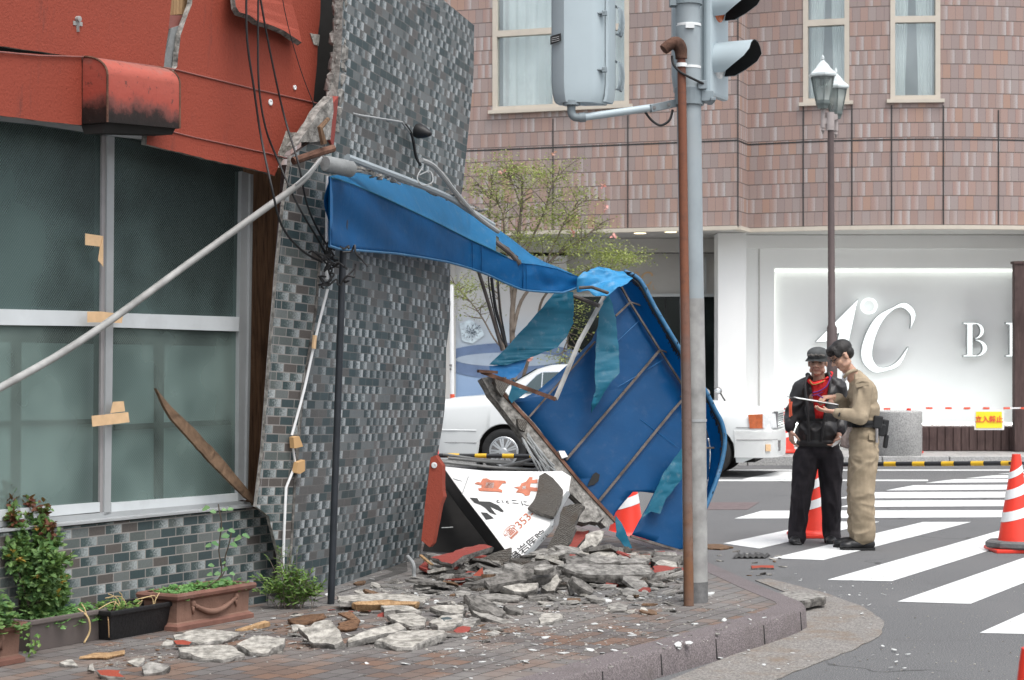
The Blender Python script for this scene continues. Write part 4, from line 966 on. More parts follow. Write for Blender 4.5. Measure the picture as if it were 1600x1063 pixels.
# thin standpipe and conduits down the corner
bm = BM(); tube(bm, [SP(511,275,.05), SP(510,420,.05), SP(511,436,.05)], .0085, 8); tube(bm, smoothpath([SP(512,452,.05), SP(495,520,.04), SP(475,610,.03), SP(456,680,.02)], 4), .008, 8); tube(bm, [SP(457,695,.02), SP(461,722,.02)], .007, 6); tube(bm, [SP(461,728,.02), SP(447,762,.02), SP(444,830,.02), SP(441,918,.02)], .008, 8)
cp = mk('conduit', bm, M['white_paint'], smooth=True); tag(cp, 'thin white conduit with broken tan clips running down the tiled corner', 'conduit')
for q in ([(452,683),(461,681),(467,697),(453,700)], [(459,722),(470,718),(470,735),(462,740),(456,738)]):
    bm = BM(); prism(bm, [SP(x,y,.02) for x,y in q], NS*.03); mk('clip', bm, M['plastic_tan'], cp)
bm = BM(); tube(bm, [SP(492,524,.05), SP(490,545,.05)], .013, 8); mk('sleeve', bm, M['tape_tan'], cp)
# black post in front of the corner
bm = BM(); a = G(517,944,SZ); b = P(536,400,a.y-.02); tube(bm, [a, a.lerp(b,.5), b, b+(b-a).normalized()*.35], .0205, 14); tag(mk('black_post', bm, M['black_post'], smooth=True), 'thin black post standing before the tiled wall under the awning', 'post')
# plants of black cable at post head
bm = BM(); rn = random.Random(3); c = P(530,420,10.75)
for k in range(16):
    p0 = c+V(rn.uniform(-.10,.08), rn.uniform(-.05,.05), rn.uniform(-.10,.12)); ps = [p0]
    for j in range(5): ps.append(ps[-1]+V(rn.uniform(-.05,.05), rn.uniform(-.03,.03), rn.uniform(-.05,.05)))
    tube(bm, smoothpath(ps, 4), .006, 5)
tag(mk('cable_tangle', bm, M['cable_black'], smooth=True), 'dark tangle of cables and cloth at the head of the black post', 'cables')
# hanging black cables over the render
hc = [([(385,-30),(386,60),(397,140),(408,215),(424,290),(440,352),(470,390),(503,410)], .010),
      ([(404,-30),(403,70),(405,140),(415,200),(431,243),(465,320),(500,380),(512,408)], .009),
      ([(402,-30),(416,50),(430,120),(445,185),(466,255),(480,320),(500,365),(522,400)], .009),
      ([(438,-20),(450,40),(470,110),(491,165)], .004)]
labs = ['thickest black cable looping lowest over the tiled corner', 'middle black cable hanging down the red wall to the post', 'right black cable hanging from the top to the awning corner', 'thin dark wire hanging down the right part of the red wall']
for (pts, r), lab in zip(hc, labs):
    bm = BM(); ps = [RP(x,y,.20) if y < 250 else SP(x,y,.16) for x,y in pts]; tube(bm, smoothpath(ps, 6), r*.66, 6); tag(mk('hanging_cable', bm, M['cable_black'], smooth=True), lab, 'cable', 'black cables hanging over the wrecked shop')
# lamp on the tiled side wall
t = thing('wall_lamp', 'small black wall lamp on the upper tiled wall', 'lamp', WP(651,205,.05))
bm = BM(); c = WP(655,205,.09); lathe(bm, [(0,-.02),(.045,-.02),(.05,.0),(.035,.05),(.015,.09),(0,.1)], c, NW+V(0,-.3,-.2), 14); mk('lamp_head', bm, M['black_plastic'], t, smooth=True)
bm = BM(); tube(bm, smoothpath([WP(634,196,.02), WP(642,208,.03), WP(646,222,.02), WP(650,245,.03), WP(657,258,.03)], 5), .010, 6); mk('lamp_arm', bm, M['cable_black'], t)
# conduits over the awning
def wob(pts, r, nm, lab, mat, cat='conduit', grp=None):
    bm = BM(); tube(bm, smoothpath(pts, 6), r, 8); return tag(mk(nm, bm, M[mat], smooth=True), lab, cat, grp)
wob([P(543,246,10.85), P(590,264,11.1), P(640,283,11.5), P(700,308,12.2), P(735,330,12.7), P(770,352,13.1)], .021, 'conduit', 'thick grey conduit running along the top of the blue awning', 'pale_steel')
wob([P(658,250,11.75), P(680,262,11.9), P(715,305,12.3), P(745,338,12.7), P(778,362,13.2)], .016, 'conduit', 'grey conduit dropping from the wall lamp to the awning', 'cable_grey')
wob([P(665,255,11.8), P(690,270,12.0), P(705,290,12.2), P(722,318,12.4), P(740,326,12.6)], .010, 'conduit', 'thin bowed conduit above the awning beside the wall edge', 'grey_tube')
wob([P(660,262,11.7), P(652,278,11.6), P(660,290,11.6), P(676,284,11.7), P(672,268,11.8), P(655,274,11.7)], .004, 'loose_wire', 'thin loop of loose wire on the tiled wall above the awning', 'cable_grey', 'wire')
bm = BM(); pp = [P(552,260,11.05), P(620,279,11.6), P(700,304,12.4), P(750,330,13.0)]; rn = random.Random(8)
for i in range(60):
    t_ = i/59; k = min(2, int(t_*3)); p = pp[k].lerp(pp[k+1], t_*3-k)+V(rn.uniform(-.02,.02),0,rn.uniform(-.03,.02)); box(bm, p, (rn.uniform(.01,.05),rn.uniform(.02,.09),rn.uniform(.004,.016)), Matrix.Rotation(rn.uniform(-.5,.5),3,'Y') @ Matrix.Rotation(rn.uniform(-.5,.5),3,'Z'))
tag(mk('awning_debris', bm, M['mortar']), 'line of broken plaster lying on the back edge of the blue awning', 'rubble', kind='stuff')
# red render remnant at far end of side wall, dark ground floor behind
bm = BM(); RR = Plane(P(685,780,12.9), V(.35,-1,0)); prism(bm, jag([RR(x,y) for x,y in ((673,714),(680,712),(691,728),(691,768),(693,776),(688,790),(676,850),(671,856),(658,845),(664,790))], .004, .05, 1), V(.02,.05,0)); mk('far_render', bm, M['red_mortar'], ws)
bm = BM(); lathe(bm, [(.02,0),(.02,.01),(.008,.012),(.008,.004),(0,.004)], RR(678,727,.001), V(.35,-1,0), 10); mk('anchor', bm, M['white_paint'], ws)
# ================================================================ BLUE AWNING (wrenched off its frame)
aw = thing('blue_awning', 'torn blue awning hanging from the tiled wall, its outer half folded down to the ground', 'awning', (-.8, 11.2, SZ))
# intact half: valance + top, running along the side wall
def AY(px): return 10.55+ (px-515)/220*2.75 if px < 735 else 13.3+(px-735)/170*.75
def interp(tab, x):
    for (x0, y0), (x1, y1) in zip(tab, tab[1:]):
        if x0 <= x <= x1: return y0+(y1-y0)*(x-x0)/(x1-x0)
    return tab[-1][1] if x > tab[-1][0] else tab[0][1]
vt = [(515,277),(533,282),(560,292),(600,309),(640,328),(680,347),(735,375),(760,386),(800,406),(812,411),(840,414),(870,420),(890,428),(905,433)]
vb = [(515,384),(530,389),(560,391),(620,396),(660,402),(700,409),(735,419),(760,428),(790,442),(817,453),(850,456),(880,457),(905,448)]
rows = []; NC = 90; NR = 14
for j in range(NR+1):
    row = []
    for i in range(NC+1):
        px = 515+(905-515)*i/NC; a, b = interp(vt, px), interp(vb, px); f = j/NR
        Y = AY(px); 
        fold = .034*math.sin((px-520)/17-f*4.2)*max(0, 1-(px-520)/190)*math.sin(math.pi*min(1, f+.05)) if px < 710 else 0
        cr = .030*noise.noise(V(px/22, f*2, 3))*(1 if px > 815 else .25)
        row.append(P(px, a+(b-a)*f, Y+cr)+V(fold,-fold*.25,0))
    rows.append(row)
bm = BM(); grid(bm, rows); bmesh.ops.solidify(bm, geom=bm.faces[:], thickness=.004); val = mk('valance', bm, M['awning_blue'], aw, smooth='all')
tt = [(515,275),(560,270),(600,279),(640,290),(700,309),(740,330),(770,352),(800,374),(830,398),(850,409),(875,419),(905,433)]
rows = []
for j in range(7):
    row = []
    for i in range(NC+1):
        px = 515+(905-515)*i/NC; a, b = interp(vt, px), interp(tt, px); f = j/6; Y = AY(px)
        row.append(P(px, a+(min(b, a-.2)-a)*f, Y+.30*f*max(.1, min(1, (905-px)/150))+.012*noise.noise(V(px/30, f*3, 1))))
    rows.append(row)
bm = BM(); vs = grid(bm, rows)
bm.verts.index_update()
kill = [f for f in bm.faces if (lambda c: 777 < c.x/c.y*F+CX < 812 and HY-(c.z-CH)/c.y*F > 360+ (c.x/c.y*F+CX-777)*.95+12)(f.calc_center_median())]
for f in kill: bm.faces.remove(f)
bmesh.ops.solidify(bm, geom=bm.faces[:], thickness=.004); mk('canopy_top', bm, M['awning_top'], aw, smooth='all')
# end cheek and piping
bm = BM(); prism(bm, [P(513,277,10.6), P(516,277,10.53), P(516,386,10.53), P(513,384,10.6)], V(-.0,.16,0)); mk('end_cheek', bm, M['awning_blue'], aw)
bm = BM(); tube(bm, [P(px, interp(vb,px)+.6, AY(px)-.004) for px in range(515, 906, 13)], .008, 6); mk('hem', bm, M['awning_rim'], aw)
bm = BM(); tube(bm, [P(px, interp(vt,px), AY(px)-.006) for px in range(517, 800, 12)], .0045, 6); mk('seam', bm, M['awning_teal'], aw)
bm = BM()
for px in (738, 752, 817, 822): tube(bm, [P(px, interp(vt,px)+1, AY(px)-.012), P(px+.5, (interp(vt,px)+interp(vb,px))/2, AY(px)-.012), P(px, interp(vb,px), AY(px)-.01)], .0028, 5)
mk('stitching', bm, M['awning_under'], aw)
bm = BM(); tube(bm, [P(775,378,13.6), P(800,398,13.62), P(812,413,13.64)], .018, 8); mk('frame_bar', bm, M['rusty_steel'], aw)
# pinched neck between the two halves
nk = sheet([P(903,431,13.95), P(915,420,14.0), P(928,414,14.05), P(942,412.5,14.1), P(975,420,14.2), P(992,428,14.2), P(978,441,14.0), P(962,452,13.9), P(950,458,13.85), P(930,455,13.9), P(913,450,13.95), P(904,447,13.95)], 5, .05, 5, 3)
mk('twisted_valance', nk, M['awning_top'], aw, smooth='all')
bm = BM(); tube(bm, [P(905,450,13.9), P(925,449,13.88), P(950,458,13.8)], .012, 8); tube(bm, [P(897,463,14.2), P(936,478,14.1)], .016, 8); mk('frame_bar', bm, M['rusty_steel'], aw)
# folded-down half: underside facing the camera
AP = plane3(P(760,595,13.9), P(1063,858,14.2), P(1030,547,14.5))
def A(px, py, off=0): return AP(px, py, off)
main = [(772,606),(786,612),(800,622),(818,622),(840,611),(868,587),(899,559),(925,532),(938,505),(943,478),(945,460),(955,446),(968,442),(984,472),(1008,510),(1031,547),(1048,573),(1063,597),(1085,630),(1102,665),(1110,700),(1108,740),(1098,790),(1072,856),(1063,859),(1020,846),(987,836),(998,814),(1010,793),(1021,771),(1004,769),(988,769),(975,784),(961,801),(957,812),(935,786),(900,747),(865,705),(830,662),(800,630)]
sh = sheet([A(x,y) for x,y in main], 6, .012, 1.6, 2, .004); mk('fallen_sheet', sh, M['awning_under'], aw, smooth='all')
# valance strip at the outer edge, turned towards us
inn = [(960,440),(984,472),(1008,510),(1031,547),(1048,573),(1063,597),(1085,630),(1102,665),(1110,700),(1108,740),(1098,790),(1072,852)]
rim = [(975,424),(1000,438),(1022,478),(1042,512),(1062,545),(1078,574),(1100,607),(1117,640),(1129,665),(1132,700),(1116,760),(1074,858)]
ri = smoothpath([A(x,y) for x,y in inn], 5); ro = smoothpath([A(x,y,.10+.07*math.sin(math.pi*i/11)) for i,(x,y) in enumerate(rim)], 5)
rows = [[a.lerp(b, f)+AP.n*(-.02*math.sin(math.pi*f)) for a, b in zip(ri, ro)] for f in [k/5 for k in range(6)]]
bm = BM(); grid(bm, rows); bmesh.ops.solidify(bm, geom=bm.faces[:], thickness=.004); mk('folded_valance', bm, M['awning_under'], aw, smooth='all')
bm = BM(); tube(bm, ro, .017, 10); mk('rim_piping', bm, M['awning_rim'], aw, smooth=True)
bm = BM(); rn = random.Random(2)
band = [a.lerp(b, .76) for a, b in zip(ri, ro)]
for i in range(0, len(band)-1):
    a, b = band[i], band[i+1]
    for k in range(3):
        p = a.lerp(b, k/3)+AP.n*.02; q = p+(ro[i]-ri[i]).normalized()*rn.uniform(-.05,.05)+(b-a).normalized()*rn.uniform(-.04,.05); tube(bm, [p+(ri[i]-ro[i])*.10, q, p+(ro[i]-ri[i])*.12], .0045, 4)
tube(bm, [p+AP.n*.02 for p in band], .009, 6); mk('edge_lacing', bm, M['cable_black'], aw)
def rib(pts, w=.022, nm='rib', mat='rusty_steel', off=.03):
    bm = BM(); q = [A(x,y,off) for x,y in pts]
    for a, b in zip(q, q[1:]): bar(bm, a, b, w*.8, w*.7, AP.n)
    return mk(nm, bm, M[mat], aw)
rib([(823,656),(930,534)], .016); rib([(884,719),(952,640),(1031,547)], .022); rib([(936,783),(1051,642),(1098,590)], .022); rib([(967,441),(984,472),(1031,547),(1063,597),(1088,636)], .018); rib([(984,473),(962,494)], .018); rib([(984,472),(1012,481)], .014); rib([(1031,547),(1058,556)], .014); rib([(1063,620),(1100,610)],.016)
rib([(1090,700),(1118,700)], .016, 'rib')
rib([(770,597),(790,620),(830,662),(868,708),(905,753),(940,792),(962,815)], .03, 'edge_rail', 'rust')
rib([(985,838),(1020,849),(1066,862)], .022, 'bottom_rail', 'rusty_steel')
bm = BM(); q = [A(x,y,.012) for x,y in ((930,566),(1000,500))]; tube(bm, q, .002, 4); q = [A(x,y,.012) for x,y in ((870,690),(1040,520))]; 
tube(bm, [A(x,y,.010) for x,y in ((965,605),(1040,560))], .002, 4); tube(bm, [A(x,y,.010) for x,y in ((1000,655),(1060,700))], .0015, 4); mk('sheet_seam', bm, M['awning_blue'], aw)
# bent frame standing clear of the sheet
bm = BM(); bar(bm, A(747,580,.35), A(776,582,.33), .035, .02); bar(bm, A(752,581,.32), A(868,624,.42), .028, .028); mk('bent_frame', bm, M['rust'], aw)
bm = BM(); bar(bm, A(868,624,.42), A(905,535,.30), .024, .024); bar(bm, A(905,535,.30), A(948,457,.10), .024, .024); mk('bent_frame', bm, M['grey_tube'], aw)
# torn flaps
def flap(pts, off, nm, mat, wr=.03, sd=0, cuts=5):
    q = [A(x,y,o) for (x,y), o in zip(pts, off if isinstance(off, (list,tuple)) else [off]*len(pts))]; q2 = jag(q, .004, .03, sd); mk(nm, sheet(q2, 2, wr, 7, sd), M[mat], aw, smooth=True)
flap([(868,456),(896,456),(897,480),(896,505),(885,528),(871,543),(846,552),(824,561),(790,571),(764,570),(790,545),(830,500)], .12, 'torn_flap', 'awning_teal', .010, 1)
flap([(765,572),(790,570),(824,560),(819,575),(806,590),(788,594),(768,588)], .10, 'torn_flap', 'awning_blue', .008, 2)
flap([(802,592),(812,606),(825,612),(800,630),(795,622)], .06, 'torn_flap', 'awning_teal', .008, 6)
flap([(937,478),(952,460),(958,478),(962,500),(967,540),(969,583),(955,597),(945,612),(936,628),(925,644),(924,632),(931,612),(930,583),(932,533)], [.16,.14,.12,.14,.18,.22,.22,.2,.18,.16,.2,.2,.2,.18], 'torn_flap', 'awning_teal', .014, 3)
flap([(1066,700),(1066,748),(1040,781),(1032,803),(1018,799),(1000,812),(1012,795),(1021,775),(1035,742)], .09, 'torn_flap', 'awning_teal', .010, 4)
flap([(962,805),(970,816),(980,838),(989,857),(979,859),(970,845),(962,838)], .12, 'torn_flap', 'awning_teal', .010, 5)
# mortar and lath still fixed to the wall-side rail
bm = BM(); prism(bm, jag([A(x,y,.03) for x,y in ((752,590),(768,588),(790,612),(830,656),(868,702),(905,750),(945,795),(960,818),(948,826),(928,805),(890,770),(850,728),(815,680),(790,645),(768,618))], .012, .05, 7), -AP.n*.09); mk('wall_plaster', bm, M['mortar'], aw)
bm = BM(); prism(bm, jag([A(x,y,.06) for x,y in ((768,590),(788,590),(792,602),(782,622),(772,612))], .008, .04, 8), AP.n*.04); prism(bm, jag([A(x,y,.05) for x,y in ((806,655),(822,658),(818,676),(808,672))], .006, .04, 9), AP.n*.03); mk('lath_scrap', bm, M['lath'], aw)
rn = random.Random(6)
bm = BM()
for k in range(12):
    x0 = 812+rn.uniform(0,18); y0 = 672+rn.uniform(0,25); tube(bm, smoothpath([A(x0,y0,.03), A(x0+18+rn.uniform(-5,8),y0+30,.08), A(x0+34+rn.uniform(-8,12),y0+48+rn.uniform(0,12),.05)], 4), .007, 5)
mk('loose_wires', bm, M['cable_grey'], aw)
bm = BM(); prism(bm, jag([A(x,y,.0) for x,y in ((868,706),(878,706),(884,716),(874,718))], .006, .03, 4), AP.n*.05); mk('cloth_scrap', bm, M['sign_white'], aw)
bm = BM(); prism(bm, [A(x,y,.015) for x,y in ((926,742),(931,738),(937,742),(935,752),(928,758),(918,760),(920,754))], AP.n*.002); mk('hole_patch', bm, M['visor_black'], aw)
# poles and cables hanging behind the valance
def hang(pts, r, mat, lab, nm='hanging_bar', cat='bar'):
    bm = BM(); tube(bm, smoothpath(pts, 4), r, 6); return tag(mk(nm, bm, M[mat], smooth=True), lab, cat)
hang([P(748,425,13.9), P(765,480,13.9), P(785,548,13.9)], .015, 'rusty_steel', 'brown steel bar hanging below the awning, left of the black cables')
hang([P(763,432,14), P(766,460,14), P(780,520,13.95), P(790,540,13.9)], .006, 'cable_black', 'thin black cable under the awning next to the brown bar', 'hanging_cable', 'cable')
hang([P(768,434,14), P(774,480,14), P(785,520,13.95), P(792,545,13.9)], .013, 'cable_black', 'thickest black cable hanging under the middle of the awning', 'hanging_cable', 'cable')
hang([P(778,436,14.05), P(781,480,14), P(788,520,13.95), P(793,545,13.9)], .007, 'cable_black', 'right black cable hanging under the middle of the awning', 'hanging_cable', 'cable')
# ================================================================ SIGN BOARD in the rubble
sb = thing('fallen_sign', 'white shop sign with red and black characters lying in the rubble', 'sign', (-.1, 13.1, SZ))
SG = plane3(P(805,885,13.0), P(692,729,13.75), P(890,745,13.6))
def s_(x, y, o=0): return SG(x, y, o)
out = [(692,729),(760,736),(850,737),(878,736),(892,745),(888,770),(866,805),(862,824),(832,858),(806,886),(797,880),(790,860),(760,820),(725,775)]
bm = BM(); prism(bm, [s_(x,y) for x,y in out], -SG.n*.012); mk('panel', bm, M['sign_white'], sb)
bm = BM(); side_ = [(692,729),(725,775),(760,820),(790,860),(797,880)]
for a, b in zip(side_, side_[1:]):
    q = lambda p: [s_(p[0]-1,p[1],.004), s_(p[0]-1,p[1]+2,-.24)+V(-.03,.02,-.08), s_(p[0]+2,p[1]+2,-.24)+V(-.03,.02,-.08), s_(p[0]+2,p[1],-.014)]; hexa(bm, q(a), q(b))
mk('side_panel', bm, M['sign_black'], sb)
bm = BM(); side_ = [(888,770),(866,805),(862,824),(832,858),(806,886)]
for a, b in zip(side_, side_[1:]): bar(bm, s_(*a), s_(*b), .02, .03)
mk('torn_edge', bm, M['alu'], sb)
def stroke(polys, mat, nm):
    bm = BM()
    for p in polys: prism(bm, [s_(x,y,.003) for x,y in p], SG.n*.0015)
    return mk(nm, bm, M[mat], sb)
# first red character (sun/eye shape with a top tick)
def px5(pts): return [(660+x/4.7233, 700+y/4.7233) for x, y in pts]
stroke([px5([(385,262),(410,252),(430,256),(445,228),(475,225),(500,238),(612,243),(620,262),(592,262),(560,300),(590,312),(590,330),(560,325),(420,318),(410,300),(435,295),(438,275),(410,272)])], 'sign_red', 'red_character')
stroke([px5([(470,255),(530,258),(522,300),(462,296)])], 'sign_white', 'character_hole'); stroke([px5([(484,262),(520,264),(516,282),(482,279)])], 'sign_red', 'red_character')
stroke([px5([(675,290),(720,285),(730,262),(765,250),(790,215),(815,218),(810,238),(850,232),(850,260),(800,262),(795,290),(850,295),(850,322),(800,318),(790,350),(762,355),(740,335),(690,328),(710,305)])], 'sign_red', 'red_character'); stroke([px5([(740,285),(765,280),(762,305),(738,305)])], 'sign_white', 'character_hole')
stroke([px5([(350,368),(405,372),(420,395),(500,398),(560,425),(602,468),(590,474),(540,452),(495,430),(548,495),(500,478),(462,440),(430,420),(385,405)]), px5([(430,475),(475,480),(528,520),(500,525),(470,530),(450,500)])], 'sign_black', 'black_character')
# phone mark and number, small black lettering: laid along the board
def signtext(s, px, py, size, ux, uy, mat, nm):
    o = s_(px,py,.004); x = (s_(px+ux[0],py+ux[1],.004)-o).normalized(); y = (s_(px+uy[0],py+uy[1],.004)-o).normalized(); me = text_mesh(s, size, .001, 0); place_mesh(me, o, x, y)
    if (x.cross(y)).dot(SG.n) < 0: me.flip_normals()
    return mk(nm, me, M[mat], sb)
signtext('☎353-7', 815, 817, .095, (20,-19), (-9,-8), 'sign_red', 'phone_number')
signtext('自岩医院', 826, 853, .085, (20,-15), (-9,-8), 'sign_black', 'black_lettering')
signtext('電話', 803, 872, .06, (20,-16), (-9,-8), 'sign_black', 'black_lettering')
signtext('c i c ニ', 793, 784, .055, (20,1), (-6,-12), 'sign_black', 'small_lettering'); signtext('に', 820, 787, .06, (20,1), (-6,-12), 'sign_black', 'small_lettering')
bm = BM(); tube(bm, [s_(722,773,.004), s_(732,745,.004)], .003, 4); tube(bm, [s_(708,748,.004), s_(722,752,.004)], .002, 4); mk('printed_line', bm, M['cable_grey'], sb)
# thin poles lying behind the sign
for i, (a, b, lb) in enumerate((((690,722,14.0),(845,735,14.1),'lowest thin pole lying behind the top of the white sign'), ((700,716,14.15),(858,727,14.2),'middle thin grey pole lying behind the white sign'), ((780,730,14.1),(860,708,14.3),'short thin pole slanting up behind the white sign to the mortar'), ((692,710,14.3),(800,722,14.3),'farthest thin pole lying behind the white sign'))):
    bm = BM(); tube(bm, [P(*a), P((a[0]+b[0])/2, (a[1]+b[1])/2+2, a[2]), P(*b)], .011, 8); tag(mk('thin_pole', bm, M['grey_tube'], smooth=True), lb, 'pole', 'thin poles behind the fallen sign')
# ================================================================ TRAFFIC POLE
tp = thing('traffic_pole', 'pale grey steel traffic pole with brackets standing on the pavement corner', 'pole', G(1088,943,SZ))
b0 = G(1087,941,SZ); b0.z = SZ; Yp = b0.y
def TP(px, py, dY=0): return P(px, py, Yp+dY)
bm = BM(); tube(bm, [b0+V(0,0,-.02), TP(1084,640), TP(1080,400), TP(1075,60), TP(1073,-120)], [.070,.070,.069,.071,.071], 28); mk('shaft', bm, M['pale_steel'], tp, smooth=True)
bm = BM(); tube(bm, [b0+V(0,0,-.01), b0+V(-.0005,0,.12)], .0715, 28); mk('base_collar', bm, M['weight_grey'], tp, smooth=True)
bm = BM(); tube(bm, [TP(1081,467), TP(1084,640), b0+V(-.0006,0,.11)], .0708, 28); mk('old_paint_sleeve', bm, M['pale_grime'] if 'pale_grime' in M else M['grey_tube'], tp, smooth=True)
bm = BM()
for py, w in ((40,.012),(106,.008)):
    tube(bm, [TP(1075.5,py-2), TP(1075.5,py+2)], .0735, 28)
box(bm, TP(1078,40,-.075), (.05,.02,.03)); mk('band', bm, M['cone_white'], tp, smooth=True)
bm = BM(); tube(bm, [TP(1084.5,657-2,-.0), TP(1084.5,657+2)], .0735, 28); mk('strap', bm, M['alu'], tp)
bm = BM(); tube(bm, [TP(1077,138), TP(1077,165)], .085, 20); box(bm, TP(1104,152), (.07,.12,.06)); box(bm, TP(1112,158,.0), (.03,.2,.02)); box(bm, TP(1097,133,-.06),(.05,.05,.05))
mk('bracket', bm, M['signal_dark'], tp, bev=.004)
bm = BM(); tube(bm, [TP(1075,8), TP(1075,-10)], .082, 20); box(bm, TP(1053,2),(.05,.08,.06)); mk('bracket', bm, M['signal_dark'], tp)
bm = BM(); tube(bm, smoothpath([TP(1050,88,-.1), TP(1052,100,-.12), TP(1062,112,-.13), TP(1080,122,-.12), TP(1099,131,-.08)], 5), .0075, 8); mk('cable', bm, M['cable_black'], tp, smooth=True)
# rusty conduit strapped to it
rp = thing('rusty_conduit', 'rusty brown conduit pipe with hooded top strapped to the traffic pole', 'pipe', b0+V(-.05,-.10,0))
bm = BM(); rb = G(1074,944,SZ); tube(bm, [rb+V(0,-.09,0), P(1073,640,Yp-.1), P(1069,400,Yp-.1), P(1066,160,Yp-.1), P(1064.5,88,Yp-.1)], [.0285,.027,.0255,.0245,.024], 18)
a = N('rust_pipe'); co = a.coord(); sp = a.n('ShaderNodeSeparateXYZ'); a.l(co, sp.inputs[0]); zc = a.math('ADD', sp.outputs[2], a.math('MULTIPLY', a.math('SUBTRACT', a.noise(co, 6, 5), .5), .8))
cc = a.ramp(a.math('DIVIDE', zc, 3.5), [(.0,(.13,.09,.07)),(.12,(.17,.08,.04)),(.2,(.16,.12,.105)),(.42,(.15,.10,.085)),(.56,(.20,.08,.045)),(.85,(.18,.07,.042)),(1,(.11,.05,.04))]); cc = a.mix(a.math('MULTIPLY', a.step(a.noise(co, 25, 6, .7), .45,.7), .5), cc, (.09,.05,.04)); a.bsdf(cc, .75, .3, 0, a.bump(a.noise(co, 60, 4), .3, .004)); M['rust_pipe'] = a.m
mk('pipe', bm, M['rust_pipe'], rp, smooth=True)
bm = BM(); tube(bm, smoothpath([P(1064.5,92,Yp-.1), P(1063,76,Yp-.1), P(1056,68,Yp-.1), P(1047,70,Yp-.11), P(1037,78,Yp-.12)], 4), [.034,.034,.035,.037,.038,.039,.040,.040,.040,.038,.036,.034,.034,.033,.032,.032,.030][:17], 14); mk('hood', bm, M['rust'], rp, smooth=True)
bm = BM(); tube(bm, [P(1065,99,Yp-.1), P(1065,105,Yp-.1)], .031, 18); mk('white_band', bm, M['cone_white'], rp)
# ---------------- signal seen from behind (left)
sg = thing('traffic_signal', 'pale grey traffic signal seen from behind on a side arm, left of the pole', 'traffic signal', P(905,165,Yp-.15))
SY = Yp-.15
u = V(.94,-.34,0).normalized(); w = V(.34,.94,0)      # signal axes: u across (to the right, nearer), w facing away
def S3(px, py, dw=0): return P(px, py, SY)+w*dw
def ring_(py, pts): return [P(x, py, SY)+w*d for x, d in pts]
secs = [(-140,1,0),(0,1,0),(90,1,-2),(130,1,-3),(146,.96,-1),(156,.90,2),(161,.84,4)]
rows = []
for py, s, _ in secs:
    cx = 903; f = lambda x: cx+(x-cx)*s
    rows.append([P(f(857),py,SY)+w*(.12), P(f(859),py,SY)+w*(.03*s), P(f(864),py,SY)+w*0, P(f(886),py,SY)-w*(.055*s), P(f(928),py,SY)-w*(.055*s), P(f(936),py,SY)-w*.035*s, P(f(944),py,SY)+w*(.03), P(f(944.5),py,SY)+w*.12, P(f(900),py,SY)+w*.14])
bm = BM(); vs = grid(bm, rows)
for a_, b_ in zip(vs, vs[1:]): bm.faces.new([a_[-1], a_[0], b_[0], b_[-1]])
bm.faces.new(vs[-1]); mk('housing', bm, M['signal_grey'], sg, smooth=True)
bm = BM()
rows = []
for py, s in ((-140,1),(0,1),(130,1),(150,.96),(158,.90)):
    f = lambda x: 905+(x-905)*s; rows.append([P(f(944.6),py,SY)+w*.02, P(f(949),py,SY)+w*.02, P(f(953),py,SY)+w*.10, P(f(950),py,SY)+w*.15, P(f(930),py,SY)+w*.15])
vs = grid(bm, rows); bm.faces.new(vs[-1]); mk('front_door', bm, M['signal_grey'], sg, smooth=True)
for cy in (25, 112):
    bm = BM(); rows = []
    for k in range(11):
        a_ = -math.pi*.15+math.pi*1.3*k/10; rows.append([P(948,cy,SY)+w*(.13+dd)+V(0,0,0)+(u*.0)+ (w*.0) + V(math.sin(a_)*.0,0,0)+u*(.05*0)+V(0,0,.085*math.cos(a_))+u*(.085*math.sin(a_)*.25+.012)+w*0 for dd in (0,.06,.12)])
    grid(bm, rows); bmesh.ops.solidify(bm, geom=bm.faces[:], thickness=.004); mk('visor', bm, M['signal_grey'], sg, smooth='all')
for cy in (22, 110):
    bm = BM(); box(bm, P(940,cy,SY)-w*.02, (.06,.03,.010)); box(bm, P(946,cy,SY)-w*.02, (.03,.03,.03)); mk('hinge', bm, M['signal_dark'], sg, bev=.004)
bm = BM(); prism(bm, [P(861,57.5,SY)-w*.012, P(882,55,SY)-w*.063, P(882,67,SY)-w*.063, P(861,71,SY)-w*.012], -w*.002); mk('rating_plate', bm, M['sign_black'], sg)
bm = BM()
for k in range(3): 
    tube(bm, [P(864,61+k*3,SY)-w*.026, P(868,60.5+k*3,SY)-w*.034, P(873,60.5+k*3,SY)-w*.047, P(879,59.5+k*3,SY)-w*.062], .0012, 4)
mk('plate_marks', bm, M['cone_white'], sg)
bm = BM(); tube(bm, [P(893,158,SY), P(893,165,SY)], .05, 16); tube(bm, smoothpath([P(893,163,SY), P(893,176,SY), P(898,183,SY), P(909,184,SY)], 5), .024, 12); tube(bm, [P(905,184,SY), P(915,183,SY)], .028, 12); mk('elbow', bm, M['signal_dark'], sg, smooth=True)
bm = BM(); tube(bm, [P(908,184,SY), P(1022,168,SY+.1)], .0215, 14); mk('arm', bm, M['signal_grey'], sg, smooth=True)
bm = BM(); bar(bm, P(1016,170,SY+.08), P(1062,160,SY+.15), .03, .045); mk('clamp', bm, M['signal_dark'], sg, bev=.004)
bm = BM()
for x, y in ((1022,169),(1045,164)): lathe(bm, [(.011,0),(.011,.012),(0,.013)], P(x,y,SY+.08), V(0,-1,0), 8)
mk('bolt', bm, M['weight_grey'], sg)
bm = BM(); tube(bm, smoothpath([P(1008,175,SY+.1), P(1018,188,SY+.1), P(1032,196,SY+.1), P(1046,188,SY+.1), P(1051,172,SY+.12)], 6), .007, 8); mk('drip_cable', bm, M['cable_black'], sg, smooth=True)
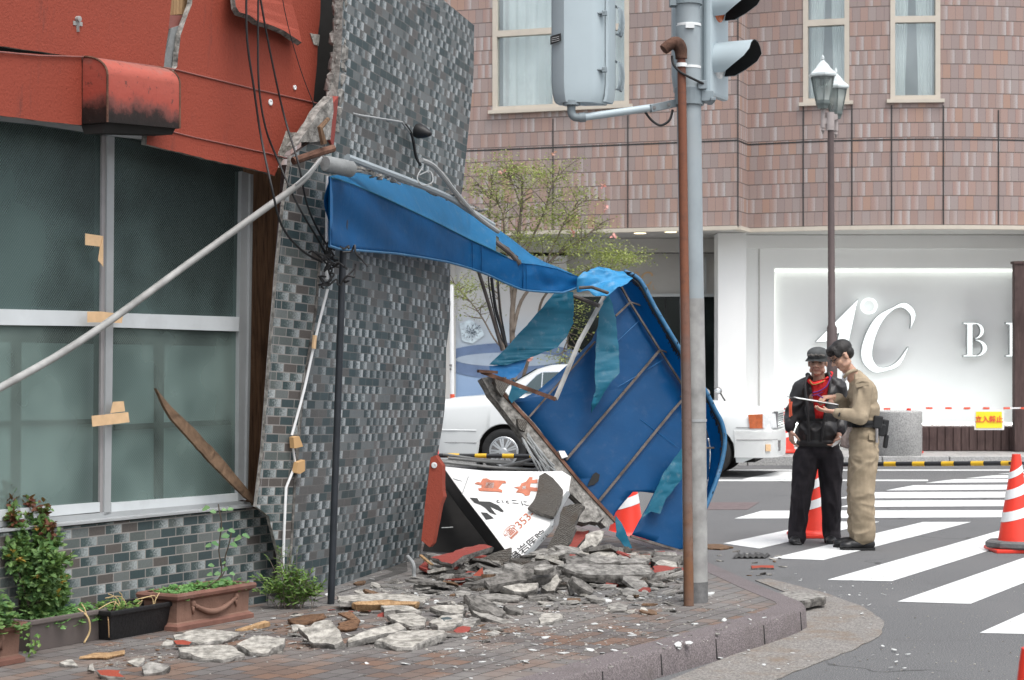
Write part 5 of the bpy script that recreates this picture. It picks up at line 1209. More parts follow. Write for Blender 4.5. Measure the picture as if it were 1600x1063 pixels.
# ---------------- signal facing right (behind the pole)
s2 = thing('traffic_signal', 'grey traffic signal with deep black-lined visors, right of the pole', 'traffic signal', P(1115,150,Yp+.1))
SY2 = Yp+.12
rows = []
for py, s in ((-160,1),(0,1),(120,1),(136,.96),(145,.86)):
    rows.append([P(1049+(1-s)*60,py,SY2+.15), P(1052+(1-s)*60,py,SY2+.02), P(1060+(1-s)*40,py,SY2-.03), P(1108,py,SY2-.03), P(1110,py,SY2-.02), P(1110,py,SY2+.3), P(1052,py,SY2+.3)])
bm = BM(); vs = grid(bm, rows); bm.faces.new(vs[-1])
for a_, b_ in zip(vs, vs[1:]): bm.faces.new([a_[-1], a_[0], b_[0], b_[-1]])
mk('housing', bm, M['signal_grey'], s2, smooth=True)
fd = V(.89,-.455,0).normalized(); sd_ = V(-fd.y, fd.x, 0)      # faces right and a little towards us
fo = P(1122,60,SY2+.04)
bm = BM(); box(bm, fo+V(0,0,.2)-fd*.02+sd_*.02, (.05,.30,1.10), Matrix((( fd.x, sd_.x,0),(fd.y, sd_.y,0),(0,0,1)))); mk('front_plate', bm, M['signal_grey'], s2, bev=.02)
for cy, nm in ((98,'lower'),(10,'upper'),(-78,'top')):
    c = P(1120,cy,SY2+.05)
    bm = BM(); R_ = .118
    ring = []
    for k in range(13):
        a_ = R(-128)+R(256)*k/12; rx = math.sin(a_)*R_; rz = math.cos(a_)*R_
        dl = .24 if abs(a_) < R(75) else .24-.16*(abs(math.degrees(a_))-75)/53
        ring.append([c+sd_*rx+V(0,0,rz)+fd*t for t in (0, dl*.5, dl)])
    grid(bm, ring); bmesh.ops.recalc_face_normals(bm, faces=bm.faces)
    o = [f for f in bm.faces]; 
    vz = mk('visor', bm, M['signal_grey'], s2, smooth='all')
    bm = BM(); ring2 = [[p+((c-p)-fd*((c-p).dot(fd))).normalized()*.006 for p in r] for r in ring]; grid(bm, ring2); mk('visor_lining', bm, M['visor_black'], vz, smooth='all')
    bm = BM(); lathe(bm, [(.125,-.01),(.125,.008),(.105,.012),(.06,.03),(0,.036)], c, fd, 24); mk('lens', bm, M['amber'] if cy == 10 else M['lantern_lens'] if 'lantern_lens' in M else M['headlight'], s2, smooth=True)
# ================================================================ STREET LAMP with two lanterns
lY = 27.5
lp_ = thing('street_lamp', 'slim dark brown street lamp post with two green-grey lanterns', 'street lamp', G(1300,570+4110/ (lY),SZ))
lp_.location = V((1300-CX)/F*lY, lY, SZ); 
def LPp(px, py, dY=0): return P(px, py, lY+dY)
bz0 = V((1300-CX)/F*lY, lY, SZ)
bm = BM(); tube(bm, [bz0, LPp(1300,580), LPp(1300,512), LPp(1299.5,508), LPp(1298,200)], [.075,.075,.072,.052,.044], 18); mk('post', bm, M['lamp_post_brown'], lp_, smooth=True)
bm = BM(); tube(bm, [LPp(1297,204), LPp(1297,176)], .062, 14); bar(bm, LPp(1297,186), LPp(1285,192), .06, .07); bar(bm, LPp(1297,186,0), LPp(1306,182,.3), .06, .07); tube(bm, [LPp(1286,200), LPp(1286,168)], .035, 10); tube(bm, [LPp(1306,204,.35), LPp(1306,180,.35)], .035, 10)
lathe(bm, [(.035,0),(.015,-.03),(.03,-.05),(.0,-.12)], LPp(1286,198), None, 10); lathe(bm, [(.035,0),(.015,-.03),(.03,-.05),(.0,-.12)], LPp(1306,204,.35), None, 10); mk('arm', bm, M['lamp_arm'], lp_, smooth=True)
def lantern(cx, cyb, dY, k):
    c = LPp(cx, cyb, dY); s = (lY+dY)/F*k; L_ = None
    bm = BM(); lathe(bm, [(0,0),(8.5*s,0),(9.5*s,4*s),(12*s,8*s),(12*s,13*s),(0,13*s)], c, None, 6); base = mk('lantern', bm, M['lamp_green'], lp_)
    bm = BM(); lathe(bm, [(10.5*s,12*s),(18.5*s,51*s)], c, None, 6); mk('lantern_pane', bm, M['lantern_glass'], base)
    bm = BM(); x, y = frame_of(V(0,0,1))
    for q in range(6):
        t = 2*math.pi*q/6; d = x*math.cos(t)+y*math.sin(t); bar(bm, c+d*11.5*s+V(0,0,12*s), c+d*19.5*s+V(0,0,52*s), 1.6*s)
    mk('lantern_frame', bm, M['lamp_green'], base)
    bm = BM(); lathe(bm, [(21*s,50*s),(23.5*s,52*s),(23.5*s,55*s),(20*s,58*s),(14*s,63*s),(9*s,70*s),(4*s,75*s),(2*s,77*s),(3*s,79*s),(2.6*s,82*s),(0,87*s)], c, None, 6); mk('lantern_roof', bm, M['lamp_roof'], base)
    bm = BM(); tube(bm, [c+V(0,0,14*s), c+V(0,0,36*s)], 3*s, 8); mk('lamp_tube', bm, M['facade_white'], base)
lantern(1285.5, 170, -.05, .98); lantern(1306, 186, .35, .92)
# ================================================================ CONES, BARRIER BARS, TAPE
def cone(px, Y, z, lab, grp, h=.70, weight=False, name='traffic_cone'):
    loc = V((px-CX)/F*Y, Y, z); t = thing(name, lab, 'traffic cone', loc, grp)
    b = V(*loc); s = h/.70
    bm = BM(); box(bm, b+V(0,0,.015), (.38*s,.38*s,.03)); mk('base', bm, M['cone_orange'], t, bev=.008)
    pr = [(.165,.03),(.155,.05),(.135,.06),(.127,.09),(.043,.60),(.036,.66),(.03,.70),(.0,.70)]
    bm = BM(); lathe(bm, [(r*s,z_*s) for r,z_ in pr], b, None, 28); mk('body', bm, M['cone_orange'], t, smooth=True)
    rr = lambda z_: (.127+(z_-.09)*(.043-.127)/.51)
    for (z0, z1) in ((.24,.31),(.40,.47),(.55,.60)):
        bm = BM(); rows = []
        for k in range(29):
            a_ = 2*math.pi*k/28; sl = .045*math.cos(a_-2.6)*0+ .035*math.sin(a_); rows.append([b+V(math.cos(a_)*(rr(zz+sl)+.0025)*s, math.sin(a_)*(rr(zz+sl)+.0025)*s, (zz+sl)*s) for zz in (z0,(z0+z1)/2,z1)])
        # slanted band: shift with angle as on the photographed cones
        rows = []
        for k in range(29):
            a_ = 2*math.pi*k/28; sl = .03*math.cos(a_); rows.append([b+V(math.cos(a_)*(rr(zz+sl)+.0025)*s, math.sin(a_)*(rr(zz+sl)+.0025)*s, (zz+sl)*s) for zz in (z0,(z0+z1)/2,z1)])
        grid(bm, rows); mk('reflective_band', bm, M['cone_white'], t, smooth='all')
    if weight:
        bm = BM(); lathe(bm, [(.145,.031),(.235,.031),(.25,.045),(.25,.075),(.235,.088),(.135,.088)], b, None, 8); mk('weight', bm, M['weight_grey'], t)
    return t
cone(1270, 16.75, 0, 'orange cone standing behind the legs of the man in black', 'cones round the crossing', .74)
cone(1588, 15.45, 0, 'orange cone with a grey concrete weight on the crossing at the right edge', 'cones round the crossing', .78, True)
cone(678, 16.9, 0, 'orange cone showing only its tip beyond the tiled wall', 'cones round the crossing', .80)
cone(979, 16.6, 0, 'orange cone glimpsed through the hole in the fallen blue sheet', 'cones round the crossing', .80)
cone(1228, 29.9, SZ, 'orange cone on the far pavement just right of the white car', 'cones on the far pavement', .70)
cone(1420, 29.95, SZ, 'orange cone on the far pavement behind the stone block', 'cones on the far pavement', .70)
cone(1613, 5.42, 0, 'bright orange cone at the bottom right corner, nearest to the camera', 'cones round the crossing', .70)
def bbar(a, b, lab, n):
    a = Vector(a); b = Vector(b); t = thing('barrier_bar', lab, 'barrier', a, 'black and yellow barrier bars')
    bm = BM(); tube(bm, [a, b], .019, 12); mk('bar', bm, M['bar_black'], t, smooth=True)
    for k in range(n):
        f0 = (k+.52)/n; f1 = f0+.42/n; bm = BM(); tube(bm, [a.lerp(b,f0), a.lerp(b,f1)], .0205, 12); mk('yellow_stripe', bm, M['bar_yellow'], t, smooth=True)
    for e in (a, b):
        bm = BM(); d = (b-a).normalized(); 
        lathe(bm, [(.05,-.012),(.062,-.012),(.062,.012),(.05,.012),(.05,-.012)], e, None, 18); mk('end_ring', bm, M['bar_black'], t)
bbar(P(1274,726,16.6), P(1588,724,15.5), 'black and yellow bar between the two cones on the crossing', 7)
bbar(P(678,712,16.9), P(979,714,16.6), 'black and yellow bar in front of the rear wheel of the car', 7)
# red and white tape with warning sign
bt = thing('barrier_tape', 'red and white striped tape stretched over the far pavement', 'tape', P(1240,636,29.8))
tp0 = [P(1226,637,29.85), P(1320,640.5,29.85), P(1421,637,29.85), P(1520,639.5,29.85), P(1600,637.5,29.85), P(1700,636,29.85)]
bm = BM(); tps = smoothpath(tp0, 10)
for a_, b_ in zip(tps, tps[1:]): bar(bm, a_, b_, .008, .022)
mk('tape', bm, M['tape_white'], bt)
bm = BM()
for px in (1235,1386,1452,1482,1511,1541,1573,1600,1352,1322,1292,1262):
    y = 638.0 if px > 1440 else 639.2; bar(bm, P(px-5,y,29.83), P(px+5,y,29.83), .012, .03)
mk('red_stripes', bm, M['safety_red'], bt)
ns = thing('warning_notice', 'yellow notice with red characters hanging on the striped tape', 'sign', P(1545,657,29.8))
bm = BM(); prism(bm, [P(1522.5,642,29.8), P(1568.5,642,29.8), P(1569,672,29.8), P(1522.5,672,29.8)], V(0,.006,0)); mk('board', bm, M['sign_white'], ns)
bm = BM(); prism(bm, [P(1525,643.5,29.79), P(1565.5,643.5,29.79), P(1566,669,29.79), P(1525,669,29.79)], V(0,.006,0)); mk('yellow_field', bm, M['safety_yellow'], ns)
me = text_mesh('立入禁止', .108, .002, .003); place_mesh(me, P(1545.5,656,29.78), V(1,0,0), V(0,0,1)); mk('characters', me, M['safety_red'], ns)
# stone planter block
bm = BM(); lathe(bm, [(0,0),(.31,0),(.31,.03),(.33,.06),(.33,.66),(.315,.675),(0,.675)], P(1406,727,28.85) - V(0,0,P(1406,727,28.85).z-SZ), None, 40)
tag(mk('stone_block', bm, M['planter_stone'], smooth=True), 'round speckled grey granite block on the far kerb beside the policeman', 'stone block')
# white pole with red foot band before the poster
wp = thing('marker_pole', 'white pole with a red band low down before the poster', 'pole', V((706-CX)/F*28.9, 28.9, SZ))
b_ = V((706-CX)/F*28.9, 28.9, SZ)
bm = BM(); tube(bm, [b_+V(.01,0,0), P(705.5,445,28.9)], .033, 14); mk('shaft', bm, M['white_paint'], wp, smooth=True)
bm = BM(); tube(bm, [P(706.8,616,28.9), P(706.8,623,28.9)], .036, 14); mk('red_band', bm, M['safety_red'], wp, smooth=True)
bm = BM(); box(bm, P(702,474,28.86), (.03,.03,.06)); box(bm, P(704,571,28.86), (.04,.03,.03)); box(bm, P(704,577,28.86), (.03,.03,.03)); mk('fitting', bm, M['weight_grey'], wp)
# ================================================================ WHITE CAR
car = thing('parked_car', 'white four-door taxi saloon standing on the road behind the fallen awning', 'car', (1.432, 26.67, 0))
crot = Matrix.Rotation(R(-13), 3, 'Z'); cc_ = V(1.432, 26.67, 0)
def K(x, y, z): return cc_+crot @ V(x, y, z)
AX = (1.39, -1.395); HW = .845
def topz(x):
    return interp([(-2.44,.84),(-2.42,.98),(-2.3,1.03),(-1.55,1.09),(-1.45,1.10),(.75,1.05),(.85,1.04),(1.6,.98),(2.1,.90),(2.2,.84),(2.25,.70)], x)
def hw(x): return interp([(-2.44,.72),(-2.36,.79),(-2.0,.83),(-1,.845),(1.2,.845),(1.9,.83),(2.12,.79),(2.2,.72),(2.25,.62)], x)
def botz(x):
    z = .20+ (.06 if x > 1.9 else 0)
    for a_ in AX:
        d = abs(x-a_)
        if d < .37: z = max(z, .315+math.sqrt(max(0, .37**2-d*d))*1.0)
    return z
xs = sorted(set([-2.44,-2.42,-2.36,-2.2,-2.0]+[round(AX[1]-.38+.04*i,3) for i in range(20)]+[-1+.2*i for i in range(9)]+[round(AX[0]-.38+.04*i,3) for i in range(20)]+[1.85,2.0,2.1,2.16,2.2,2.23,2.25]))
rows = []
for x in xs:
    w_, t_, b_ = hw(x), topz(x), botz(x); r = []
    side = [(w_-.035, b_), (w_-.005, max(b_+.005,.42)), (w_, max(b_+.01,.62)), (w_-.012, max(b_+.015,t_-.17)), (w_-.05, t_-.07), (w_-.12, t_-.02), (w_*.5, t_+.005), (0, t_+.012)]
    for y, z in side: r.append(K(x, -y, z))
    for y, z in side[::-1][1:]: r.append(K(x, y, z))
    rows.append(r)
bm = BM(); vs = grid(bm, rows); bm.faces.new(vs[0]); bm.faces.new(vs[-1][::-1]); body = mk('body', bm, M['car_white'], car, smooth=True)
# greenhouse
def gh(x, z, ins=0): # half width by height
    return .745-(z-1.05)*.34-ins
rows = []
for x0, x1, z in ((-1.62,.86,1.05),(-1.52,.74,1.12),(-.98,.10,1.44),(-.80,-.05,1.495),(-.55,-.25,1.51)):
    w_ = gh(0, z); n = 6
    ring = [K(x0, -w_*.9, z), K(x0+.07, -w_, z)]+[K(x0+.07+(x1-x0-.14)*k/n, -w_, z) for k in range(1,n)]+[K(x1-.07, -w_, z), K(x1, -w_*.88, z), K(x1, w_*.88, z), K(x1-.07, w_, z)]+[K(x1-.07-(x1-x0-.14)*k/n, w_, z) for k in range(1,n)]+[K(x0+.07, w_, z), K(x0, w_*.9, z)]
    rows.append(ring)
bm = BM(); vs = grid(bm, rows)
for a_, b_ in zip(vs, vs[1:]): bm.faces.new([a_[-1], a_[0], b_[0], b_[-1]])
bm.faces.new(vs[-1]); cabin = mk('cabin', bm, M['car_white'], car, smooth=True)
def gp_(x, z, o=.006): return K(x, -(gh(0,z)+o), z)
def wpoly(pts, mat, nm, o=.006, par=car):
    bm = BM(); prism(bm, [gp_(x,z,o) for x,z in pts], K(0,.004,0)-K(0,0,0)); return mk(nm, bm, M[mat], par)
q = wpoly([(-1.22,1.09),(-1.19,1.15),(-.98,1.37),(-.90,1.41),(-.52,1.42),(-.52,1.09)], 'chrome', 'window_frame', .005)
wpoly([(-1.19,1.105),(-1.17,1.15),(-.97,1.355),(-.90,1.395),(-.90,1.105)], 'car_glass', 'window', .010, q); wpoly([(-.885,1.105),(-.885,1.395),(-.535,1.402),(-.535,1.105)], 'car_glass', 'window', .010, q)
q = wpoly([(-.44,1.09),(-.44,1.42),(.02,1.42),(.14,1.38),(.62,1.13),(.64,1.09)], 'chrome', 'window_frame', .005); wpoly([(-.425,1.105),(-.425,1.40),(.01,1.40),(.13,1.365),(.60,1.105)], 'car_glass', 'window', .010, q)
bm = BM(); prism(bm, [K(.79,-.60,1.10), K(.79,.60,1.10), K(.14,.55,1.44), K(.14,-.55,1.44)], K(.006,0,.006)-K(0,0,0)); mk('windscreen', bm, M['car_glass'], car)
bm = BM(); prism(bm, [K(-1.56,-.60,1.11), K(-1.56,.60,1.11), K(-1.0,.55,1.44), K(-1.0,-.55,1.44)], K(-.008,0,.006)-K(0,0,0)); mk('rear_window', bm, M['car_glass'], car)
# side seams, mouldings
bm = BM()
for pts in ([(-.48,1.08),(-.48,.24)],[(.62,1.05),(.66,.8),(.66,.25)],[(-1.03,1.06),(-1.02,.75),(-1.04,.66)]):
    tube(bm, [K(x,-(hw(x)-.000),z) if z < .8 else K(x,-(hw(x)-.02),z) for x,z in pts], .004, 4)
mk('door_seam', bm, M['weight_grey'], car)
bm = BM(); tube(bm, [K(x,-(hw(x)+.001),.60) for x in (-2.30,-2.1,-1.78)], .012, 6); tube(bm, [K(x,-(hw(x)+.002),.60) for x in (-1.02,-.5,0,.5,1.0)], .012, 6); mk('side_moulding', bm, M['car_white'], car)
bm = BM(); tube(bm, [K(x,-(hw(x)),.43) for x in (-2.38,-2.1,-1.78)], .004, 6); mk('bumper_seam', bm, M['weight_grey'], car)
bm = BM(); tube(bm, [K(x,-(hw(x)+.0),.665) for x in (1.77,1.9,2.0,2.08)], .0045, 6); mk('bumper_seam', bm, M['weight_grey'], car)
# bumper
rows = []
for x, w_ in ((1.75,.848),(1.95,.85),(2.12,.82),(2.24,.74),(2.30,.62),(2.32,.3),(2.325,0)):
    rows.append([K(x,-w_,.27), K(x+.005,-w_-.004,.34), K(x+.005,-w_-.004,.50), K(x-.005,-w_+.005,.62), K(x-.06,-w_+.07,.64)])
rows += [[cc_+crot @ ((lambda v: V(v.x,-v.y,v.z))(crot.inverted() @ (p-cc_))) for p in r] for r in rows[::-1][1:]]
bm = BM(); grid(bm, rows); bmesh.ops.solidify(bm, geom=bm.faces[:], thickness=-.01); bp = mk('front_bumper', bm, M['facade_white'], car, smooth=True)
bm = BM(); tube(bm, [K(x,-w_-.008,.505) for x, w_ in ((1.78,.848),(1.95,.85),(2.12,.82),(2.24,.74),(2.30,.62))], .006, 6); mk('bumper_strip', bm, M['alu_dark'], bp)
bm = BM(); box(bm, K(2.19,-.795,.40), (.07,.02,.09), crot @ Matrix.Rotation(R(-32),3,'Z').inverted()); mk('fog_light', bm, M['tape_tan'], bp)
bm = BM(); box(bm, K(2.31,-.45,.42), (.02,.30,.14), crot); box(bm, K(2.30,-.60,.45), (.03,.05,.10), crot); mk('number_plate', bm, M['chrome'], bp)
# headlights, grille
def fl(pts, mat, nm, th=.02):
    bm = BM(); prism(bm, [K(*p) for p in pts], K(-.0,th,0)-K(0,0,0)); return mk(nm, bm, M[mat], car, bev=0)
fl([(1.93,-.838,.84),(2.12,-.798,.845),(2.13,-.795,.655),(1.955,-.836,.655)], 'amber', 'indicator', .02)
bm = BM(); hexa(bm, [K(2.125,-.80,.845), K(2.125,-.80,.655), K(2.06,-.78,.655), K(2.06,-.78,.845)], [K(2.27,-.56,.85), K(2.29,-.56,.655), K(2.1,-.56,.655), K(2.1,-.56,.85)]); mk('headlight', bm, M['headlight'], car, bev=.01)
bm = BM(); box(bm, K(2.245,-.0,.755), (.06,1.10,.20), crot); mk('grille', bm, M['sign_black'], car)
bm = BM()
for k in range(7): box(bm, K(2.285,0,.67+k*.03), (.02,1.08,.010), crot)
box(bm, K(2.275,0,.865), (.06,1.16,.02), crot); box(bm, K(2.28,-.55,.76), (.04,.02,.2), crot); mk('grille_bars', bm, M['chrome'], car)
# fender mirrors
for sx, x_, y_ in ((-1,1.45,-.70),(1,1.45,.70)):
    bm = BM(); bar(bm, K(x_,y_,.985), K(x_-.07,y_,1.10), .035, .018); q = mk('mirror_arm', bm, M['black_plastic'], car)
    bm = BM(); ellipsoid(bm, K(x_-.10,y_-.01,1.135), (.06,.085,.05), crot @ Matrix.Rotation(R(12),3,'Y')); mk('mirror', bm, M['chrome'], q, smooth='all')
# wheels
for x_ in AX:
    for sy in (-1, 1):
        c = K(x_, sy*.74, .315); ax_ = (K(0,sy,0)-K(0,0,0))
        bm = BM(); lathe(bm, [(.0,-.10),(.20,-.10),(.29,-.095),(.312,-.07),(.315,-.02),(.315,.04),(.308,.075),(.285,.09),(.23,.088),(.205,.075),(0,.06)], c, ax_, 40); wh = mk('wheel', bm, M['black_rubber'], car, smooth=True)
        if sy < 0:
            bm = BM(); lathe(bm, [(.195,.075),(.205,.085),(.195,.092),(.186,.08),(.12,.095),(.05,.10),(.04,.112),(0,.114)], c, ax_, 40); hb = mk('hubcap', bm, M['hubcap'], wh, smooth=True)
            bm = BM(); X_, Y_ = frame_of(ax_)
            for k in range(9):
                for s_k in (0,):
                    t0 = 2*math.pi*(k+.5)/9; pl = lambda r, t: c+(X_*math.cos(t)+Y_*math.sin(t))*r+ax_*(.115-.20*r+ (.012 if r > .15 else 0))
                    prism(bm, [pl(.065,t0-.05), pl(.065,t0+.05), pl(.178,t0+.17), pl(.178,t0-.17)], ax_*.003)
                t1 = 2*math.pi*k/9; prism(bm, [pl(.10,t1-.02), pl(.10,t1+.02), pl(.178,t1+.03), pl(.178,t1-.03)], ax_*.003)
            mk('hubcap_slots', bm, M['weight_grey'], hb)
bm = BM(); box(bm, K(0,0,.32), (4.0,1.2,.25), crot)
for x_ in AX: box(bm, K(x_,0,.5), (.80,1.40,.36), crot)
mk('underbody', bm, M['dark_void'], car)
bm = BM(); box(bm, K(-.3,0,.85), (1.9,1.3,.3), crot); box(bm, K(-.15,-.3,1.08), (.14,.5,.4), crot); box(bm, K(-.15,.35,1.08), (.14,.5,.4), crot); mk('seats', bm, M['alu_dark'], car, bev=.03)
bm = BM(); prism(bm, [K(-1.79,-.80,.22), K(-1.74,-.80,.22), K(-1.74,-.80,.10), K(-1.78,-.80,.08)], K(0,.2,0)-K(0,0,0)); mk('mud_flap', bm, M['black_rubber'], car)
# ================================================================ PEOPLE
class Head:
    def __init__(s, c, f, u):
        s.c = Vector(c); s.f = Vector(f).normalized(); s.s = Vector(u).cross(s.f).normalized(); s.u = s.f.cross(s.s)
        s.m = Matrix((s.f, s.s, s.u)).transposed()
    def __call__(s, f, sd, u): return s.c+s.f*f+s.s*sd+s.u*u
def add_head(bm, H, k=1.0):
    e = lambda f, sd, u, r: ellipsoid(bm, H(f*k, sd*k, u*k), tuple(x*k for x in r), H.m, 18, 12)
    e(-.012,0,.030,(.093,.074,.088)); e(.022,0,-.035,(.068,.062,.080)); e(.048,0,-.090,(.036,.036,.028)); e(.062,0,.026,(.030,.056,.018))
    for sd in (-1,1):
        e(.056,sd*.038,-.030,(.028,.024,.026)); e(-.006,sd*.075,-.018,(.017,.009,.032)); e(.015,sd*.05,-.075,(.042,.018,.022))
    capsule(bm, H(.083*k,0,.008*k), H(.108*k,0,-.030*k), .008*k, .013*k, 10); e(.094,-.012,-.034,(.014,.009,.009)); e(.094,.012,-.034,(.014,.009,.009)); e(.078,0,-.060,(.014,.024,.006)); e(.076,0,-.070,(.014,.022,.006))
def face_parts(root, H, body, k=1.0, old=False):
    for sd in (-1,1):
        bm = BM(); ellipsoid(bm, H(.079*k,sd*.031*k,.001*k), (.008*k,.013*k,.0055*k), H.m, 12, 8); mk('eye', bm, M['eye_dark'], body, smooth='all')
        bm = BM(); tube(bm, [H(.088*k,sd*.018*k,.021*k), H(.089*k,sd*.034*k,.026*k), H(.078*k,sd*.050*k,.019*k)], .0035*k, 6); mk('eyebrow', bm, M['hair_grey' if old else 'hair_black'], body, smooth='all')
    bm = BM(); tube(bm, [H(.080*k,-.022*k,-.066*k), H(.092*k,-.010*k,-.064*k), H(.093*k,.010*k,-.064*k), H(.080*k,.022*k,-.066*k)], .0038*k, 6); mk('mouth', bm, M['lips'], body, smooth='all')
def hand(bm, wrist, palm_dir, palm_n, spread, curls, k=1.0, thumb=1, pinch=0):
    """palm + four jointed fingers + thumb, joined to the wrist"""
    d = Vector(palm_dir).normalized(); n = Vector(palm_n); n = (n-d*n.dot(d)).normalized(); s = d.cross(n)*thumb
    w = Vector(wrist)
    for j in (-1.3,-.45,.45,1.3): capsule(bm, w+d*.012*k+s*j*.010*k, w+d*.082*k+s*j*.021*k, .016*k, .0125*k, 8)
    L = [.068,.078,.074,.058]
    for i in range(4):
        j = 1.3-i*.87; b = w+d*.086*k+s*j*.022*k; c = curls[i] if isinstance(curls,(list,tuple)) else curls; dd = (d+s*spread*(j)).normalized(); p = b
        for seg, r0, r1 in ((.45,.0095,.0088),(.30,.0088,.008),(.25,.008,.007)):
            dd = (dd*math.cos(c)+n*math.sin(c)).normalized(); q = p+dd*L[i]*seg*k; capsule(bm, p, q, r0*k, r1*k, 8); p = q; c *= 1.15
    b = w+d*.028*k+s*.026*k; t1 = b+(d*.6+s*.75+n*.35).normalized()*.042*k; t2 = t1+(d*.85+s*.2+n*.5+n*pinch).normalized()*.030*k; t3 = t2+(d*.8-s*.15+n*.6+n*pinch).normalized()*.024*k
    capsule(bm, b, t1, .014*k, .0115*k, 8); capsule(bm, t1, t2, .0115*k, .010*k, 8); capsule(bm, t2, t3, .010*k, .008*k, 8)
# ---------------- older man in black
Y1 = 16.1
def O(px, py, d=0): return P(px, py, Y1+d)
om = thing('person', 'older man in black jacket, black trousers and grey cap with a red scarf, arms hanging', 'person', V((1272-CX)/F*Y1, Y1, 0))
hf = V(-.30,-1,-.10).normalized(); HO = Head(O(1277.5,565,-.02), hf, V(0.02,0,1))
# joints
rs, ls = O(1252,608,.02), O(1309,606,.06)              # shoulders (image left / right)
re, le = O(1239,647,.03), O(1318,648,.10); rw, lw = O(1234,670,-.08), O(1311,679,-.06)
hpL, hpR = O(1260,712,.02), O(1297,712,.04); knL, knR = O(1252,778,-.02), O(1298,778,.02); anL, anR = O(1246,834,.03), O(1298,834,.06)
bm = BM(); add_head(bm, HO, .98)
capsule(bm, O(1278,583,.02), O(1279,600,.04), .055, .065); ellipsoid(bm, O(1280,625,.05), (.17,.10,.14)); ellipsoid(bm, O(1279,655,.04), (.15,.10,.17)); ellipsoid(bm, O(1278,690,.04), (.15,.10,.12))
for s_, e_, w_ in ((rs,re,rw),(ls,le,lw)): capsule(bm, s_, e_, .048, .038); capsule(bm, e_, w_, .038, .026)
for h_, k_, a_ in ((hpL,knL,anL),(hpR,knR,anR)): capsule(bm, h_, k_, .08, .052); capsule(bm, k_, a_, .05, .035)
hand(bm, O(1235,672,-.08), V(.10,-.12,-1), V(.85,.2,0), .04, [.35,.42,.5,.6], 1.0, 1)
hand(bm, O(1311,679,-.06), V(-.35,-.25,-.75), V(-.75,-.3,.2), .03, [.55,.6,.65,.7], 1.0, -1, .2)
ob = blob('body', bm, .0048, M['skin_old'], om, 2); face_parts(om, HO, ob, .98, True)
bm = BM()   # wrinkles / cheek folds
for sd in (-1,1): tube(bm, [HO(.092,sd*.018,-.040), HO(.084,sd*.030,-.058), HO(.070,sd*.034,-.075)], .0022, 5)
mk('cheek_folds', bm, M['lips'], ob)
bm = BM()
for sd in (-1,1): ellipsoid(bm, HO(-.03,sd*.062,-.005), (.045,.014,.035), HO.m)
ellipsoid(bm, HO(-.075,0,-.015), (.02,.06,.04), HO.m); mk('hair', bm, M['hair_grey'], om, smooth='all')
# cap
bm = BM(); ellipsoid(bm, HO(-.005,0,.065), (.106,.090,.058), HO.m, 24, 14); ellipsoid(bm, HO(-.005,0,.045), (.104,.088,.03), HO.m, 24, 10); cp_ = blob('cap', bm, .006, M['cap_grey'], om, 3)
bm = BM(); rows = []
for j in range(5):
    rows.append([HO((.080+.058*j/4)*math.cos(t)+.0, (.086+.020*j/4)*math.sin(t), .036-.020*j/4-.012*abs(math.sin(t))*j/4) for t in [R(-68+136*i/14) for i in range(15)]])
grid(bm, rows); bmesh.ops.solidify(bm, geom=bm.faces[:], thickness=.006); mk('cap_peak', bm, M['cap_grey'], cp_, smooth='all')
bm = BM(); 
for k in range(7): t = R(-42+k*14); ellipsoid(bm, HO(.103*math.cos(t), .088*math.sin(t), .058+.006*(k%2)), (.006,.014,.010), HO.m, 8, 5)
mk('cap_badge', bm, M['scarf_purple'] if 0 else M['mortar_dark'], cp_)
# trousers
bm = BM()
capsule(bm, O(1279,690,.03), O(1279,706,.03), .165, .17, 20, 1.0); 
bm.free(); bm = BM()
ellipsoid(bm, O(1279,702,.035), (.178,.12,.13))
for h_, k_, a_ in ((O(1260,716,.02),O(1252,775,-.01),O(1245,833,.02)),(O(1297,716,.04),O(1299,775,.03),O(1299,833,.05))):
    capsule(bm, h_, k_, .110, .084, 18); capsule(bm, k_, a_, .084, .072, 18); capsule(bm, a_, a_+V(0,-.02,-.035), .074, .073, 18)
blob('trousers', bm, .008, M['trousers_black'], om, 5, .010, 9, (1.4,1.4,.6), seed=3)
# jacket: bloused body, raglan sleeves
bm = BM(); ellipsoid(bm, O(1281,617,.06), (.195,.115,.12)); ellipsoid(bm, O(1279,645,.05), (.195,.13,.16)); ellipsoid(bm, O(1278,675,.03), (.195,.142,.13)); ellipsoid(bm, O(1278,692,.03), (.178,.13,.06))
capsule(bm, O(1262,596,.05), rs, .045, .066); capsule(bm, O(1297,595,.06), ls, .045, .066)
capsule(bm, rs, re, .072, .066, 16); capsule(bm, re, O(1233.5,664,-.055), .064, .045, 16); capsule(bm, ls, le, .072, .064, 16); capsule(bm, le, O(1313,670,-.02), .062, .045, 16)
jk = blob('jacket', bm, .0075, M['jacket_black'], om, 4, .017, 9, (1,1,.8), seed=8)
bm = BM(); capsule(bm, O(1234,664,-.06), O(1234,669,-.075), .043, .041, 16); mk('cuff', bm, M['trousers_black'], jk, smooth='all'); bm = BM(); capsule(bm, O(1313,670,-.02), O(1312,675,-.04), .043, .041, 16); mk('cuff', bm, M['trousers_black'], jk, smooth='all')
bm = BM(); 
for q in ([(1264,586,-.07),(1258,600,-.10),(1262,640,-.13),(1264,690,-.12)], [(1295,585,-.04),(1297,600,-.09),(1290,640,-.13),(1283,690,-.12)]): tube(bm, smoothpath([O(*p) for p in q], 5), [.012]*16, 8)
tube(bm, smoothpath([O(1262,586,-.07), O(1268,592,.02), O(1284,588,.10), O(1296,585,-.03)], 5), .022, 8)
mk('collar', bm, M['jacket_black'], jk, smooth='all')
bm = BM()
